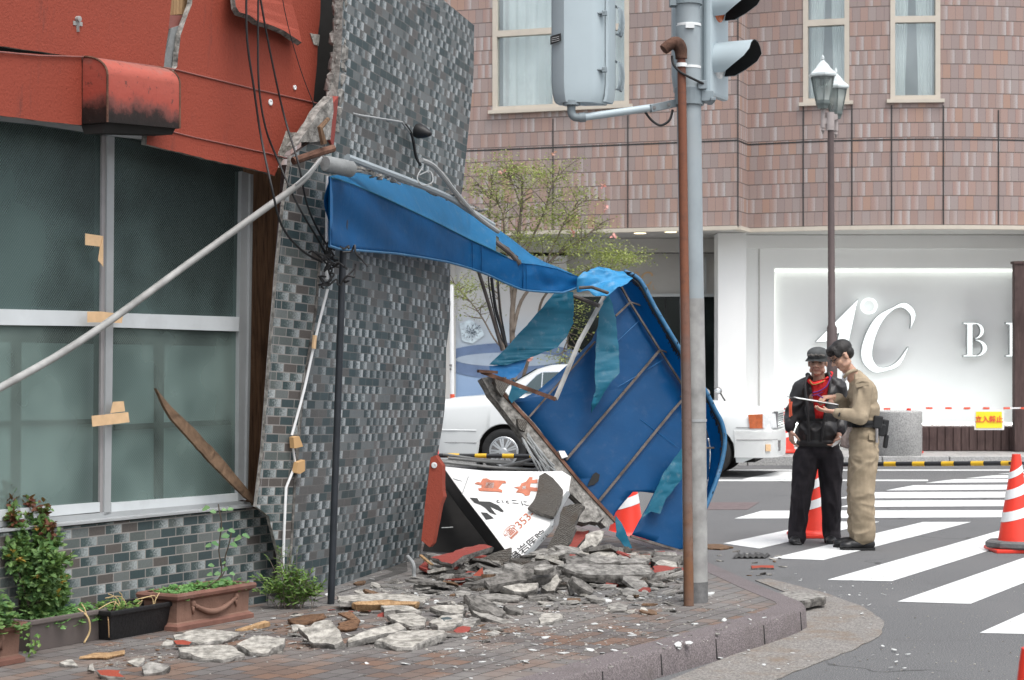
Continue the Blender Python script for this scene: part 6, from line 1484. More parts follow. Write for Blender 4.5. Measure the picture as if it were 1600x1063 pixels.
for pts in ([(1237,628,-.03),(1236,640,-.045),(1237,650,-.05)], [(1233.5,624,-.02),(1234,640,-.035),(1234,652,-.05)]): tube(bm, smoothpath([O(x,y,d-.03) for x,y,d in pts], 4), .007, 6)
mk('sleeve_stripes', bm, M['jacket_trim'], jk)
# scarf: red wedge in the open jacket
bm = BM(); rows = []
for j in range(12):
    f = j/11; y = 597+57*f; xl = 1267+ 7*f; xr = 1297-10*f; rows.append([O(xl+(xr-xl)*i/8, y-7*(i/8)*(1-f), -.078-.045*min(1,f*3)-.02*math.sin(math.pi*i/8)+.008*math.sin(i*2.1+j)) for i in range(9)])
grid(bm, rows); bmesh.ops.solidify(bm, geom=bm.faces[:], thickness=.01); sc_ = mk('scarf', bm, M['scarf_red'], om, smooth='all')
bm = BM(); tube(bm, smoothpath([O(1263,594,-.04), O(1270,600,-.09), O(1282,598,-.10), O(1294,591,-.05), O(1299,583,.03)], 5), .017, 8); mk('scarf_roll', bm, M['scarf_red'], sc_, smooth='all')
bm = BM(); tube(bm, smoothpath([O(1265,594,-.09), O(1270,601,-.12), O(1280,599,-.13), O(1288,595,-.115)], 4), .004, 6); mk('scarf_gold', bm, M['gold_cloth'], sc_, smooth='all')
bm = BM(); tube(bm, smoothpath([O(1298,588,-.11), O(1292,603,-.145), O(1281,611,-.155), O(1270,614,-.15)], 5), .006, 6); tube(bm, smoothpath([O(1268,618,-.15), O(1276,617,-.16), O(1285,613,-.15)], 5), .004, 6); mk('scarf_purple_band', bm, M['scarf_purple'], sc_, smooth='all')
for a_, d_ in ((anL,V(-.05,-.13,0)),(anR,V(-.02,-.14,0))):
    base = V(a_.x, a_.y, .0); bm = BM(); ellipsoid(bm, base+V(0,.01,.05), (.046,.06,.055)); ellipsoid(bm, base+d_*.7+V(0,0,.035), (.045,.09,.035)); ellipsoid(bm, base+d_*1.1+V(0,0,.030), (.043,.05,.028)); box(bm, base+d_*.55+V(0,0,.010), (.078,.24,.02)); blob('shoe', bm, .006, M['shoe_black'], om, 3)
pp_ = BM(); prism(pp_, [O(1299,696,-.14), O(1305,691,-.13), O(1312,681,-.12), O(1315,683,-.12), O(1309,694,-.13), O(1300,699,-.14)], V(.0,-.0015,0)); tag(mk('paper_slip', pp_, M['paper']), 'small folded white paper in the left hand of the man in black', 'paper')
# ---------------- younger man in khaki, profile, writing on a clipboard
Y2 = 15.6
def Q(px, py, d=0): return P(px, py, Y2+d)
ym = thing('person', 'young man in khaki uniform with black duty belt and glasses, writing on a clipboard', 'person', V((1345-CX)/F*Y2, Y2, 0))
HY_ = Head(Q(1315.5,555,-.02), V(-.80,-.10,-.52), V(-.50,0,.86))
bm = BM(); add_head(bm, HY_, 1.0)
capsule(bm, Q(1323,574,.02), Q(1336,592,.03), .052, .06)
ellipsoid(bm, Q(1350,622,.04), (.09,.15,.15)); ellipsoid(bm, Q(1351,650,.04), (.09,.13,.15)); ellipsoid(bm, Q(1350,680,.03), (.10,.145,.12))
ns_, fs_ = Q(1350,607,-.14), Q(1343,606,.20); ne_, fe_ = Q(1343,652,-.22), Q(1330,640,.24); nw_, fw_ = Q(1304,644,-.18), Q(1304,621,.05)
capsule(bm, ns_, ne_, .048, .036); capsule(bm, ne_, nw_, .036, .026); capsule(bm, fs_, fe_, .048, .036); capsule(bm, fe_, fw_, .036, .026)
for h_, k_, a_ in ((Q(1350,700,-.07),Q(1349,770,-.09),Q(1350,838,-.08)),(Q(1349,700,.09),Q(1341,770,.12),Q(1339,830,.14))): capsule(bm, h_, k_, .085, .055); capsule(bm, k_, a_, .052, .036)
hand(bm, Q(1303,643.5,-.18), V(-1,.30,.12), V(0,.25,1), .05, [.12,.16,.2,.25], .98, 1)
hand(bm, Q(1303,620,.04), V(-.95,-.25,-.05), V(-.1,.1,-1), .03, [.62,.72,.8,.85], .98, -1, .1)
yb = blob('body', bm, .0048, M['skin_young'], ym, 2); face_parts(ym, HY_, yb, 1.0)
bm = BM(); ellipsoid(bm, HY_(-.016,0,.044), (.099,.080,.081), HY_.m, 20, 14); ellipsoid(bm, HY_(-.048,0,-.002), (.056,.073,.062), HY_.m, 20, 12)
ellipsoid(bm, HY_(.048,0,.078), (.052,.066,.038), HY_.m, 14, 10); 
for sd in (-1,1): ellipsoid(bm, HY_(.035,sd*.062,.035), (.035,.014,.040), HY_.m, 10, 8)
hr = blob('hair', bm, .005, M['hair_black'], ym, 3, .0015, 60, (1,1,.4))
bm = BM(); rn = random.Random(1)
for k in range(90):
    sd = rn.uniform(-.058,.058); q0 = HY_(rn.uniform(.045,.078), sd, rn.uniform(.06,.085)); tube(bm, [q0, q0+HY_.f*.014-HY_.u*.012, q0+HY_.f*.014-HY_.u*.034], [.003,.002,.0008], 4)
mk('fringe', bm, M['hair_black'], hr)
# glasses
bm = BM()
for sd in (-1,1):
    c = HY_(.095,sd*.031,.000); ring = [c+HY_.s*.024*math.cos(t)+HY_.u*.017*math.sin(t) for t in [2*math.pi*k/16 for k in range(17)]]; tube(bm, ring, .0022, 5); tube(bm, [c+HY_.s*sd*.024+HY_.u*.006, HY_(.04,sd*.078,.006), HY_(-.005,sd*.082,.002)], .0022, 5)
tube(bm, [HY_(.098,-.008,.004), HY_(.102,0,.006), HY_(.098,.008,.004)], .0022, 5); mk('glasses', bm, M['eye_dark'], ym, smooth=True)
# shirt
bm = BM(); ellipsoid(bm, Q(1348,618,.03), (.118,.185,.14)); ellipsoid(bm, Q(1350,642,.03), (.125,.165,.15)); ellipsoid(bm, Q(1350,656,.03), (.118,.155,.06)); capsule(bm, Q(1337,590,.03), Q(1344,604,.03), .066, .10)
capsule(bm, Q(1345,601,-.03), ns_, .06, .074); capsule(bm, Q(1340,600,.09), fs_, .06, .07)
capsule(bm, ns_, ne_, .078, .066, 16); capsule(bm, ne_, Q(1309,645.5,-.19), .064, .040, 16); capsule(bm, fs_, fe_, .072, .060, 16); capsule(bm, fe_, Q(1309,622,.06), .058, .040, 16)
sh_ = blob('shirt', bm, .0072, M['khaki'], ym, 4, .012, 9, (1,1,.8), seed=2)
bm = BM(); tube(bm, smoothpath([Q(1319,590,-.05), Q(1325,583,-.075), Q(1334,579,-.045), Q(1339,580,.03), Q(1334,581,.09), Q(1322,588,.09)], 4), .014, 8); cl = mk('collar', bm, M['khaki'], sh_, smooth='all')
bm = BM(); ellipsoid(bm, Q(1319.5,590,-.01), (.022,.05,.032)); mk('white_undershirt', bm, M['shirt_white'], sh_, smooth='all')
bm = BM(); prism(bm, [Q(1336,600,-.205), Q(1346,596,-.215), Q(1357,597,-.212), Q(1358,602,-.222), Q(1338,606,-.215)], V(0,.01,0)); mk('shoulder_strap', bm, M['khaki'], sh_)
bm = BM(); bar(bm, Q(1312,645,-.235), Q(1310,651,-.235), .03, .01); mk('wrist_watch', bm, M['belt_black'], yb)
# trousers
bm = BM(); ellipsoid(bm, Q(1350,686,.02), (.120,.162,.15))
for h_, k_, a_ in ((Q(1350,704,-.06),Q(1347,770,-.09),Q(1350,836,-.085)),(Q(1350,704,.08),Q(1342,770,.11),Q(1342,830,.13))): capsule(bm, h_, k_, .118, .098, 18); capsule(bm, k_, a_, .096, .090, 18)
tr_ = blob('trousers', bm, .0075, M['khaki_trousers'], ym, 4, .011, 8, (1.0,1.0,1.3), seed=5)
bm = BM(); prism(bm, [Q(1358,678,-.155), Q(1371,680,-.135), Q(1371,690,-.14), Q(1358,687,-.165)], V(0,.012,0)); mk('pocket_flap', bm, M['khaki_trousers'], tr_)
# belt and pouches
bm = BM(); rows = []
for k in range(29):
    t = 2*math.pi*k/28; c = Q(1349.5,662,.03)+V(.130*math.cos(t), .168*math.sin(t), 0); rows.append([c+V(0,0,-.028), c+V(.004*math.cos(t),.004*math.sin(t),0), c+V(0,0,.028)])
grid(bm, rows); bmesh.ops.solidify(bm, geom=bm.faces[:], thickness=.008); bt_ = mk('duty_belt', bm, M['belt_black'], ym, smooth='all')
for c, s_, nm in ((Q(1327,661,-.12),(.03,.05,.055),'pouch'),(Q(1371,660,-.10),(.075,.07,.105),'pouch'),(Q(1376,672,-.02),(.06,.09,.10),'pouch'),(Q(1382,668,.05),(.055,.07,.13),'holster'),(Q(1384,690,.05),(.035,.05,.11),'holster')):
    bm = BM(); box(bm, c, s_, Matrix.Rotation(R(8),3,'Y')); mk(nm, bm, M['belt_black'], bt_, bev=.012)
bm = BM(); tube(bm, [Q(1370,670,-.16), Q(1370,692,-.16)], .012, 8); mk('torch', bm, M['alu_dark'], bt_)
# boots
for a_, sh2 in ((Q(1350,838,-.085),0),(Q(1339,830,.13),0)):
    b0_ = V(a_.x, a_.y, 0); bm = BM(); capsule(bm, b0_+V(.01,0,.08), b0_+V(.01,0,.12), .050, .048); ellipsoid(bm, b0_+V(.03,0,.05), (.062,.045,.05)); ellipsoid(bm, b0_+V(-.07,0,.048), (.10,.046,.042)); ellipsoid(bm, b0_+V(-.135,0,.040), (.062,.048,.036)); bt2 = blob('boot', bm, .006, M['shoe_black'], ym, 3)
    bm = BM(); so_ = [b0_+V(x,y,.0) for x,y in ((.085,-.03),(.09,.0),(.085,.03),(.0,.04),(-.1,.052),(-.17,.045),(-.197,.0),(-.17,-.045),(-.1,-.052),(.0,-.04))]; prism(bm, so_, V(0,0,.022)); mk('sole', bm, M['black_rubber'], bt2)
# clipboard and pen
cb_ = thing('clipboard', 'clipboard with white sheet held out flat by the man in khaki', 'clipboard', Q(1275,628,-.05))
a1, a2 = Q(1237,622,.0), Q(1313,634,-.12); dx = (a2-a1); nn_ = V(.0,.26,.010)
bm = BM(); hexa(bm, [a1, a2, a2+nn_, a1+nn_], [p+V(0,0,-.005) for p in (a1,a2,a2+nn_,a1+nn_)]); mk('board', bm, M['eye_dark'], cb_)
bm = BM(); k1, k2 = a1.lerp(a2,.12)+nn_*.04, a1.lerp(a2,.97)+nn_*.04; hexa(bm, [k1+V(0,0,.002), k2+V(0,0,.002), k2+nn_*.9+V(0,0,.002), k1+nn_*.9+V(0,0,.002)], [p+V(0,0,.003) for p in (k1+V(0,0,.002), k2+V(0,0,.002), k2+nn_*.9+V(0,0,.002), k1+nn_*.9+V(0,0,.002))]); mk('sheet', bm, M['paper'], cb_)
bm = BM(); tube(bm, [Q(1286,622,-.06), Q(1277,617,-.08)], .005, 8); tag(mk('pen', bm, M['scarf_purple']), 'dark pen in the right hand of the man in khaki', 'pen')
# ================================================================ PLANTS
def leaf(bm, p, d, n, L, Wd, fold=.25):
    d = d.normalized(); s = d.cross(n)
    if s.length < 1e-4: s = V(1,0,0)
    s.normalize(); n2 = s.cross(d)
    a = bm.verts.new(p); b = bm.verts.new(p+d*L*.35+s*Wd*.5+n2*Wd*fold); c = bm.verts.new(p+d*L); e = bm.verts.new(p+d*L*.35-s*Wd*.5+n2*Wd*fold); f = bm.verts.new(p+d*L*.75+s*Wd*.32+n2*Wd*fold*.5); g = bm.verts.new(p+d*L*.75-s*Wd*.32+n2*Wd*fold*.5)
    bm.faces.new([a,b,f,c]); bm.faces.new([a,c,g,e])
def rv(rn, s=1): return V(rn.uniform(-1,1), rn.uniform(-1,1), rn.uniform(-1,1))*s
# ---- street tree on the far pavement
rn = random.Random(11)
TY = 29.3
def T_(px, py, d=0): return P(px, py, TY+d)
tree = thing('street_tree', 'slender many-stemmed young tree with sparse yellow-green leaves before the shop poster', 'tree', V((805-CX)/F*TY, TY, SZ))
bt = V((806-CX)/F*TY, TY, SZ)
limbs = [([bt, T_(804,600), T_(802,500), T_(805,430), T_(812,380), T_(818,320), T_(815,275)], .055),
 ([T_(803,580), T_(790,545), T_(783,500), T_(778,450), T_(770,400), T_(762,340), T_(768,280)], .032),
 ([T_(803,520), T_(815,470), T_(840,430), T_(870,400), T_(905,372), T_(935,350)], .032),
 ([T_(818,600,.3), T_(835,520,.3), T_(850,470,.3), T_(880,440,.2), T_(925,420), T_(975,405)], .028),
 ([T_(803,500), T_(795,440), T_(790,380), T_(782,330), T_(750,290)], .022),
 ([T_(806,430), T_(830,380), T_(850,330), T_(860,290), T_(880,262)], .022),
 ([T_(812,560), T_(780,540), T_(756,500), T_(735,470), T_(712,440)], .018),
 ([T_(840,440), T_(870,370), T_(890,330), T_(920,310)], .018), ([T_(870,470,.3), T_(890,520,.3), T_(885,560,.3)], .014), ([T_(815,330), T_(800,290), T_(790,262)], .014)]
bmt = BM(); bmb = BM(); twigs = []
for i, (pts, r) in enumerate(limbs):
    sp_ = smoothpath([p+rv(rn,.03) for p in pts], 5); n_ = len(sp_); tube(bmt if i == 0 else bmb, sp_, [r*(1-.75*k/n_) for k in range(n_)], 7)
    for k in range(int(n_*.45), n_): twigs.append((sp_[k], (sp_[k]-sp_[k-1]).normalized()))
mk('trunk', bmt, M['bark_pale'], tree, smooth='all')
ends = []
for p, d in twigs:
    for q in range(2):
        dd = (d*.5+V(rn.uniform(-1,1), rn.uniform(-1,1), rn.uniform(-.25,.35))).normalized(); L_ = rn.uniform(.18,.5); m = p+dd*L_*.5+rv(rn,.04); e = p+dd*L_+V(0,0,-.02); tube(bmb, [p,m,e], [.008,.006,.003], 4, cap=False)
        ends += [(m,dd),(e,dd),(p.lerp(e,.75),dd)]
mk('branches', bmb, M['bark_pale'], tree, smooth='all')
bm = BM(); bp_ = BM(); by = BM()
zones = [((805,262,55,18),40),((790,300,50,22),45),((860,330,50,22),45),((845,275,40,18),30),((900,385,60,22),60),((830,370,50,22),50),((960,400,48,14),55),((940,420,30,10),20),((765,340,30,25),25),((885,345,45,15),35),((725,450,22,14),22),((895,300,30,14),14),((750,265,20,12),12),((880,560,25,18),12),((900,480,25,30),18),((870,430,50,14),30),((790,420,40,20),24),((985,408,22,8),20)]
cl_ = []
for (zx,zy,rx,ry), nn in zones:
    for k in range(int(nn*1.5)): cl_.append((T_(zx+rn.gauss(0,.5)*rx, zy+rn.gauss(0,.5)*ry, rn.uniform(-.55,.55)), V(rn.uniform(-1,1),rn.uniform(-1,1),rn.uniform(-.2,.3)).normalized()))
cl_ += [e for e in ends if rn.random() < .55]
for p, d in cl_:
    for k in range(rn.randint(7,13)):
        q = p+V(rn.gauss(0,.09),rn.gauss(0,.09),rn.gauss(0,.035)); leaf(bm if rn.random() > .02 else by, q, V(rn.uniform(-1,1),rn.uniform(-1,1),rn.uniform(-.5,.3)), V(rn.uniform(-.5,.5),rn.uniform(-.5,.5),1), rn.uniform(.025,.06), rn.uniform(.016,.030))
cr_ = mk('crown', bm, M['leaf_tree'], tree); mk('brown_leaves', by, M['leaf_red'], cr_)
bm = BM()
for x,y in ((865,241),(942,291),(946,326),(894,364),(960,369),(785,268),(828,560)):
    for k in range(5): leaf(bm, T_(x,y,-.3)+rv(rn,.02), rv(rn), rv(rn), .06, .05)
mk('blossom', bm, M['petal_pink'], cr_)
# ---- planters
def planter(p0, L_, dp, h, mats, lab, nm='planter', style='box', taper=.03, inward=None):
    t = thing(nm, lab, 'planter', p0, None); ax = D1; iw = -N1; up_ = V(0,0,1)
    def B(u, v, z): return p0+ax*u+iw*v+up_*z
    def ring(e, z): return [B(-e,-e,z), B(L_+e,-e,z), B(L_+e,dp+e,z), B(-e,dp+e,z)]
    prof = {'box':[(0,0),(taper,h-.025),(taper+.012,h-.025),(taper+.014,h),(taper-.008,h),(taper-.012,h-.03)],
            'terra':[(.022,0),(.022,.022),(.006,.034),(0,.04),(.004,h-.045),(.012,h-.04),(.030,h-.028),(.034,h-.012),(.028,h),(.0,h),(-.008,h-.03)]}[style]
    if style == 'terra':
        bm = BM(); vs = [[bm.verts.new(p) for p in ring(e,z)] for e,z in prof[2:6]]
        for a_, b_ in zip(vs, vs[1:]):
            for k in range(4): bm.faces.new([a_[k], a_[(k+1)%4], b_[(k+1)%4], b_[k]])
        body_ = mk('body', bm, M[mats[0]], t)
        bm = BM(); vs = [[bm.verts.new(p) for p in ring(e,z)] for e,z in prof[5:]]
        for a_, b_ in zip(vs, vs[1:]):
            for k in range(4): bm.faces.new([a_[k], a_[(k+1)%4], b_[(k+1)%4], b_[k]])
        mk('rim', bm, M[mats[1]], t, smooth=True); bm = BM(); vs = [[bm.verts.new(p) for p in ring(e,z)] for e,z in prof[:3]]
        for a_, b_ in zip(vs, vs[1:]):
            for k in range(4): bm.faces.new([a_[k], a_[(k+1)%4], b_[(k+1)%4], b_[k]])
        mk('foot', bm, M[mats[1]], t)
        bm = BM(); g = [B(.12+(L_-.24)*k/16, -.012, h*.66-h*.30*math.sin(math.pi*k/16)) for k in range(17)]; tube(bm, g, [.008+.009*math.sin(math.pi*k/16) for k in range(17)], 8)
        for k in range(17):
            ellipsoid(bm, g[k]+V(0,0,-.004), (.012,.010,.012), None, 6, 4)
        for u_ in (.12, L_-.12): ellipsoid(bm, B(u_,-.008,h*.68), (.018,.012,.018), None, 8, 6); tube(bm, [B(u_,-.008,h*.62), B(u_+.005,-.008,h*.38)], [.012,.005], 6)
        mk('garland', bm, M[mats[0]], body_, smooth='all')
    else:
        bm = BM(); vs = [[bm.verts.new(p) for p in ring(e,z)] for e,z in prof]
        for a_, b_ in zip(vs, vs[1:]):
            for k in range(4): bm.faces.new([a_[k], a_[(k+1)%4], b_[(k+1)%4], b_[k]])
        body_ = mk('body', bm, M[mats[0]], t, bev=.006)
    bm = BM(); r_ = ring(-.004 if style == 'terra' else taper-.01, h-.03); rows = [[r_[0].lerp(r_[1],i/10).lerp(r_[3].lerp(r_[2],i/10), j/5)+V(0,0,.012*noise.noise(V(i*.9,j*.9,L_*9))) for i in range(11)] for j in range(6)]; grid(bm, rows); mk('soil', bm, M['soil'], t, smooth='all')
    return t, B
gp0 = lambda px, py: G(px, py, SZ+.001)
t1, B1 = planter(gp0(-62,1052), .36, .22, .185, ('terracotta','terracotta_rim'), 'terracotta planter cut by the left edge, full of dense green leaves', style='terra')
t2, B2 = planter(gp0(47,1019), .50, .19, .155, ('brown_plastic',), 'brown plastic trough with clover and a tall rose bush', taper=.022)
t3, B3 = planter(gp0(172,1001), .42, .19, .15, ('planter_black',), 'black speckled plastic trough with dry stalks between brown and terracotta planters', taper=.028)
t4, B4 = planter(gp0(276,986), .60, .21, .19, ('terracotta','terracotta_rim'), 'terracotta planter with a moulded garland beside the tiled corner', style='terra')
for t in (t1,t2,t3,t4): t['group'] = 'planters along the shop wall'
def clover(B, L_, dp, h, n, mat, lab, r=.016, hh=.05, nm='clover', cat='plant', u0=0, seed=0, over=.02):
    rn = random.Random(seed); bm = BM()
    for k in range(n):
        u = u0+rn.uniform(0, L_-u0)+rn.gauss(0,over*.3); v = rn.uniform(-over, dp); z = h-.02+rn.uniform(.2,1)*hh*(.7+.6*noise.noise(V(u*14,v*14,seed))) - max(0,-v)*1.2
        c = B(u,v,z); ph = rn.uniform(0,6.28); tl = V(rn.gauss(0,.3),rn.gauss(0,.3)-.15,1).normalized(); x, y = frame_of(tl)
        for j in range(3):
            a_ = ph+j*2.09; d = x*math.cos(a_)+y*math.sin(a_); leaf(bm, c, d, tl, r*rn.uniform(.8,1.2), r*.95, -.1)
        if rn.random() < .3: tube(bm, [c, B(u,v,h-.03)], .001, 3, cap=False)
    return tag(mk(nm, bm, M[mat]), lab, cat)
clover(B4, .60, .21, .19, 420, 'leaf_clover', 'low bright clover filling the garland planter', .017, .05, seed=1, u0=.02)
clover(B2, .50, .19, .155, 300, 'leaf_clover', 'low clover spilling over the brown plastic trough', .016, .045, seed=2, u0=.05, over=.04)
clover(B1, .36, .22, .185, 420, 'leaf_rose', 'dense dark green foliage in the leftmost planter', .026, .20, seed=3, over=.06, nm='leafy_plant')
clover(B3, .25, .19, .15, 130, 'leaf_weed', 'small weed tuft in the black trough', .015, .06, seed=4, nm='weed', u0=.02)
# dry stalks
bm = BM(); rn = random.Random(9)
for k in range(9):
    u = rn.uniform(.02,.38); p = B3(u, rn.uniform(.0,.12), .13); q = p+V(rn.uniform(-.05,.05),0,rn.uniform(.03,.07)); e = q+D1*rn.uniform(-.12,.14)+V(0,0,rn.uniform(-.03,.04)); tube(bm, smoothpath([p,q,e],4), .0028, 5)
tag(mk('dry_stalks', bm, M['straw'], smooth='all'), 'pale dry stalks lying in the black trough', 'plant')
bm = BM(); tube(bm, smoothpath([B2(.33,.0,.17), B2(.345,-.05,.13), B2(.36,-.05,.06), B2(.33,-.04,.004)],5), .005, 6); tube(bm, smoothpath([B2(.355,.0,.19), B2(.345,-.03,.17), B2(.35,-.045,.12)],4), .003, 5); tag(mk('dry_stalk', bm, M['straw'], smooth='all'), 'long dry straw stalk hanging over the brown trough', 'plant')
bm = BM(); tube(bm, smoothpath([B3(-.02,.0,.14), B3(-.035,-.02,.10), B3(-.03,-.02,.02)],4), .003, 5); tag(mk('dry_stalk', bm, M['wood_fresh'], smooth='all'), 'thin brown stalk hanging between the brown and black troughs', 'plant')
# rose bush
rn = random.Random(21)
rose = thing('rose_bush', 'tall rose bush with green leaves and dark red young shoots', 'bush', B2(.10,.10,.14)); bm = BM(); lf = BM(); rd = BM(); yl = BM()
root_ = B2(.10,.08,.14)
tips = [(20,765),(8,790),(40,790),(60,800),(75,830),(95,850),(85,880),(105,900),(60,870),(30,840),(15,830),(45,900),(70,930),(95,940),(20,880),(5,850),(110,870),(80,910),(40,950),(60,960),(100,925),(28,812),(66,845)]
for tx, ty in tips:
    e = P(tx+rn.uniform(-12,10), ty+rn.uniform(-8,8), 9.42+rn.uniform(-.18,.12)); m = root_.lerp(e,.55)+V(rn.uniform(-.05,.05),rn.uniform(-.05,.05),.03); pth = smoothpath([root_, m, e], 7); tube(bm, pth, [.005-.003*k/len(pth) for k in range(len(pth))], 5)
    for k in range(4, len(pth)):
        for j in range(7 if k > 7 else 4):
            p = pth[k]+rv(rn,.018); d = V(rn.uniform(-1,1),rn.uniform(-1,1)-.2,rn.uniform(-.3,.5)).normalized(); tgt = rd if (k > 11 and ty < 840 and rn.random() < .75) else (yl if rn.random() < .03 else lf)
            for s_ in range(3): leaf(tgt, p+d*.012*s_+rv(rn,.006), d+rv(rn,.8), V(rn.uniform(-.6,.6),rn.uniform(-.9,.1),1), rn.uniform(.026,.045), rn.uniform(.019,.030))
mk('stems', bm, M['bark'], rose); mk('leaves', lf, M['leaf_rose'], rose); mk('red_shoots', rd, M['leaf_red'], rose); mk('yellow_leaves', yl, M['leaf_yellow'], rose)
# tall plant in garland planter
rn = random.Random(5); tpn = thing('tall_plant', 'young plant with large pale round leaves rising from the garland planter', 'plant', B4(.28,.08,.17)); bm = BM(); lf = BM(); rt = B4(.27,.08,.17)
for pts in ([(345,900),(342,860),(346,820),(343,800),(341,788)], [(347,900),(352,870),(358,850),(362,830)]):
    pth = smoothpath([rt]+[P(x,y,10.25) for x,y in pts], 5); tube(bm, pth, .0035, 5)
for x, y, s_ in ((322,795,.055),(333,800,.04),(350,797,.035),(360,796,.04),(372,842,.06),(384,838,.055),(352,838,.05),(336,850,.05),(345,828,.045),(362,830,.045),(326,853,.045),(330,884,.04),(340,897,.042),(352,890,.042),(363,897,.036),(328,898,.04),(357,905,.04),(346,912,.035),(365,852,.05),(350,880,.03)):
    p = P(x,y,10.2+rn.uniform(-.05,.05)); d = V(rn.choice([-1,1])*rn.uniform(.5,1), -.5, rn.uniform(-.3,.2)); leaf(lf, p-d.normalized()*s_*.5, d, V(rn.uniform(-.2,.2),-.7,.7), s_, s_*.85, .12)
mk('stem', bm, M['bark'], tpn); mk('leaves', lf, M['leaf_pale'], tpn)
# weed clump at the corner
rn = random.Random(15); wc = thing('weed_clump', 'bright green weed clump at the foot of the tiled corner', 'plant', G(455,948,SZ)); bm = BM(); bs = BM()
c0 = G(455,950,SZ)
for k in range(60):
    a_ = rn.uniform(-.5,.5); h_ = rn.uniform(.10,.27)*(1-abs(a_)*.7); b_ = c0+V(rn.gauss(0,.045),rn.uniform(-.07,.05),0); tp_ = b_+V(a_*.30,rn.uniform(-.10,.02),h_); md = b_.lerp(tp_,.5)+V(0,0,.03); pth = smoothpath([b_,md,tp_],5); tube(bs, pth, .0018, 3, cap=False)
    for q in range(2, len(pth)):
        for j in range(2): d = V(rn.uniform(-1,1),rn.uniform(-1,.3),rn.uniform(-.2,.8)); leaf(bm, pth[q], d, V(0,-.5,1), rn.uniform(.025,.055), rn.uniform(.008,.014))
for k in range(10):
    b_ = c0+V(rn.gauss(-.03,.03),0,0); tp_ = b_+V(rn.uniform(-.1,.06),-.02,rn.uniform(.25,.36)); pth = smoothpath([b_, b_.lerp(tp_,.5)+V(.01,0,.02), tp_],4); tube(bs, pth, .0018, 3, cap=False)
    for q in pth[3:]: leaf(bm, q, V(rn.uniform(-1,1),-.4,.5), V(0,-.5,1), .045, .009)
mk('stems', bs, M['bark_pale'], wc); mk('leaves', bm, M['leaf_weed'], wc)
bm = BM(); rn = random.Random(16)
for k in range(60):
    p = G(rn.uniform(34,62), rn.uniform(1005,1030), SZ)+V(0,0,rn.uniform(.01,.10)); leaf(bm, p, rv(rn), V(0,-.5,1), .025, .02)
tag(mk('weed', bm, M['leaf_weed']), 'small green weed growing between the leftmost planter and the brown trough', 'plant')
# ================================================================ DEBRIS
def slab(poly, z, th, mats, nm, lab, cat, tilt=(0,0,1), jg=.010, js=.06, seed=0, grp=None, plane=None):
    cx = sum(p[0] for p in poly)/len(poly); cy = sum(p[1] for p in poly)/len(poly)
    pl = plane or Plane(G(cx, cy, z), V(*tilt))
    if pl.n.dot(V(0,-1,.4)) < 0: pl = Plane(pl.p, -pl.n)
    pts = jag([pl(x,y) for x,y in poly], jg, js, seed); n = pl.n; rn = random.Random(seed+50)
    bm = BM(); N_ = len(pts); c = sum(pts, V(0,0,0))/N_
    ins = [p+(c-p)*rn.uniform(.01,.05) for p in pts]
    top = [bm.verts.new(p+n*rn.uniform(-.002,.002)) for p in ins]; e1 = [bm.verts.new(p-n*th*rn.uniform(.2,.45)) for p in pts]; e2 = [bm.verts.new(p+(c-p)*rn.uniform(-.02,.10)-n*th) for p in pts]
    tr = geometry.tessellate_polygon([ins])
    for t in tr:
        try: f = bm.faces.new([top[i] for i in t]); f.material_index = 0; f = bm.faces.new([e2[i] for i in reversed(t)]); f.material_index = 1
        except ValueError: pass
    for i in range(N_):
        j = (i+1) % N_
        for a_, b_ in ((top,e1),(e1,e2)):
            try: f = bm.faces.new([a_[i], a_[j], b_[j], b_[i]]); f.material_index = 1
            except ValueError: pass
    bmesh.ops.recalc_face_normals(bm, faces=bm.faces)
    me = bpy.data.meshes.new(nm); bm.to_mesh(me); bm.free()
    return tag(mk(nm, me, [M[m] for m in mats]), lab, cat, grp)
def z6(l): return [(640+x/3.5425, 763+y/3.5425) for x, y in l]
def z4(l): return [(350+x/3.5425, 763+y/3.5425) for x, y in l]
def z2(l): return [(x/3.5425, 763+y/3.5425) for x, y in l]
RD = ('red_mortar_dusty','mortar_dark'); RR2 = ('red_mortar','mortar_dark'); GR = ('mortar','mortar_dark'); DK = ('mortar_dark','mortar_dark'); PL = ('mortar_pale','mortar'); LT = ('lath','mortar_dark'); WF = ('wood_fresh','wood_fresh'); WO = ('wood_old','wood_old'); WD = ('wood_dark','wood_dark')
HG = 'broken render slabs in the heap'; FG = 'broken slabs strewn on the brick pavement'
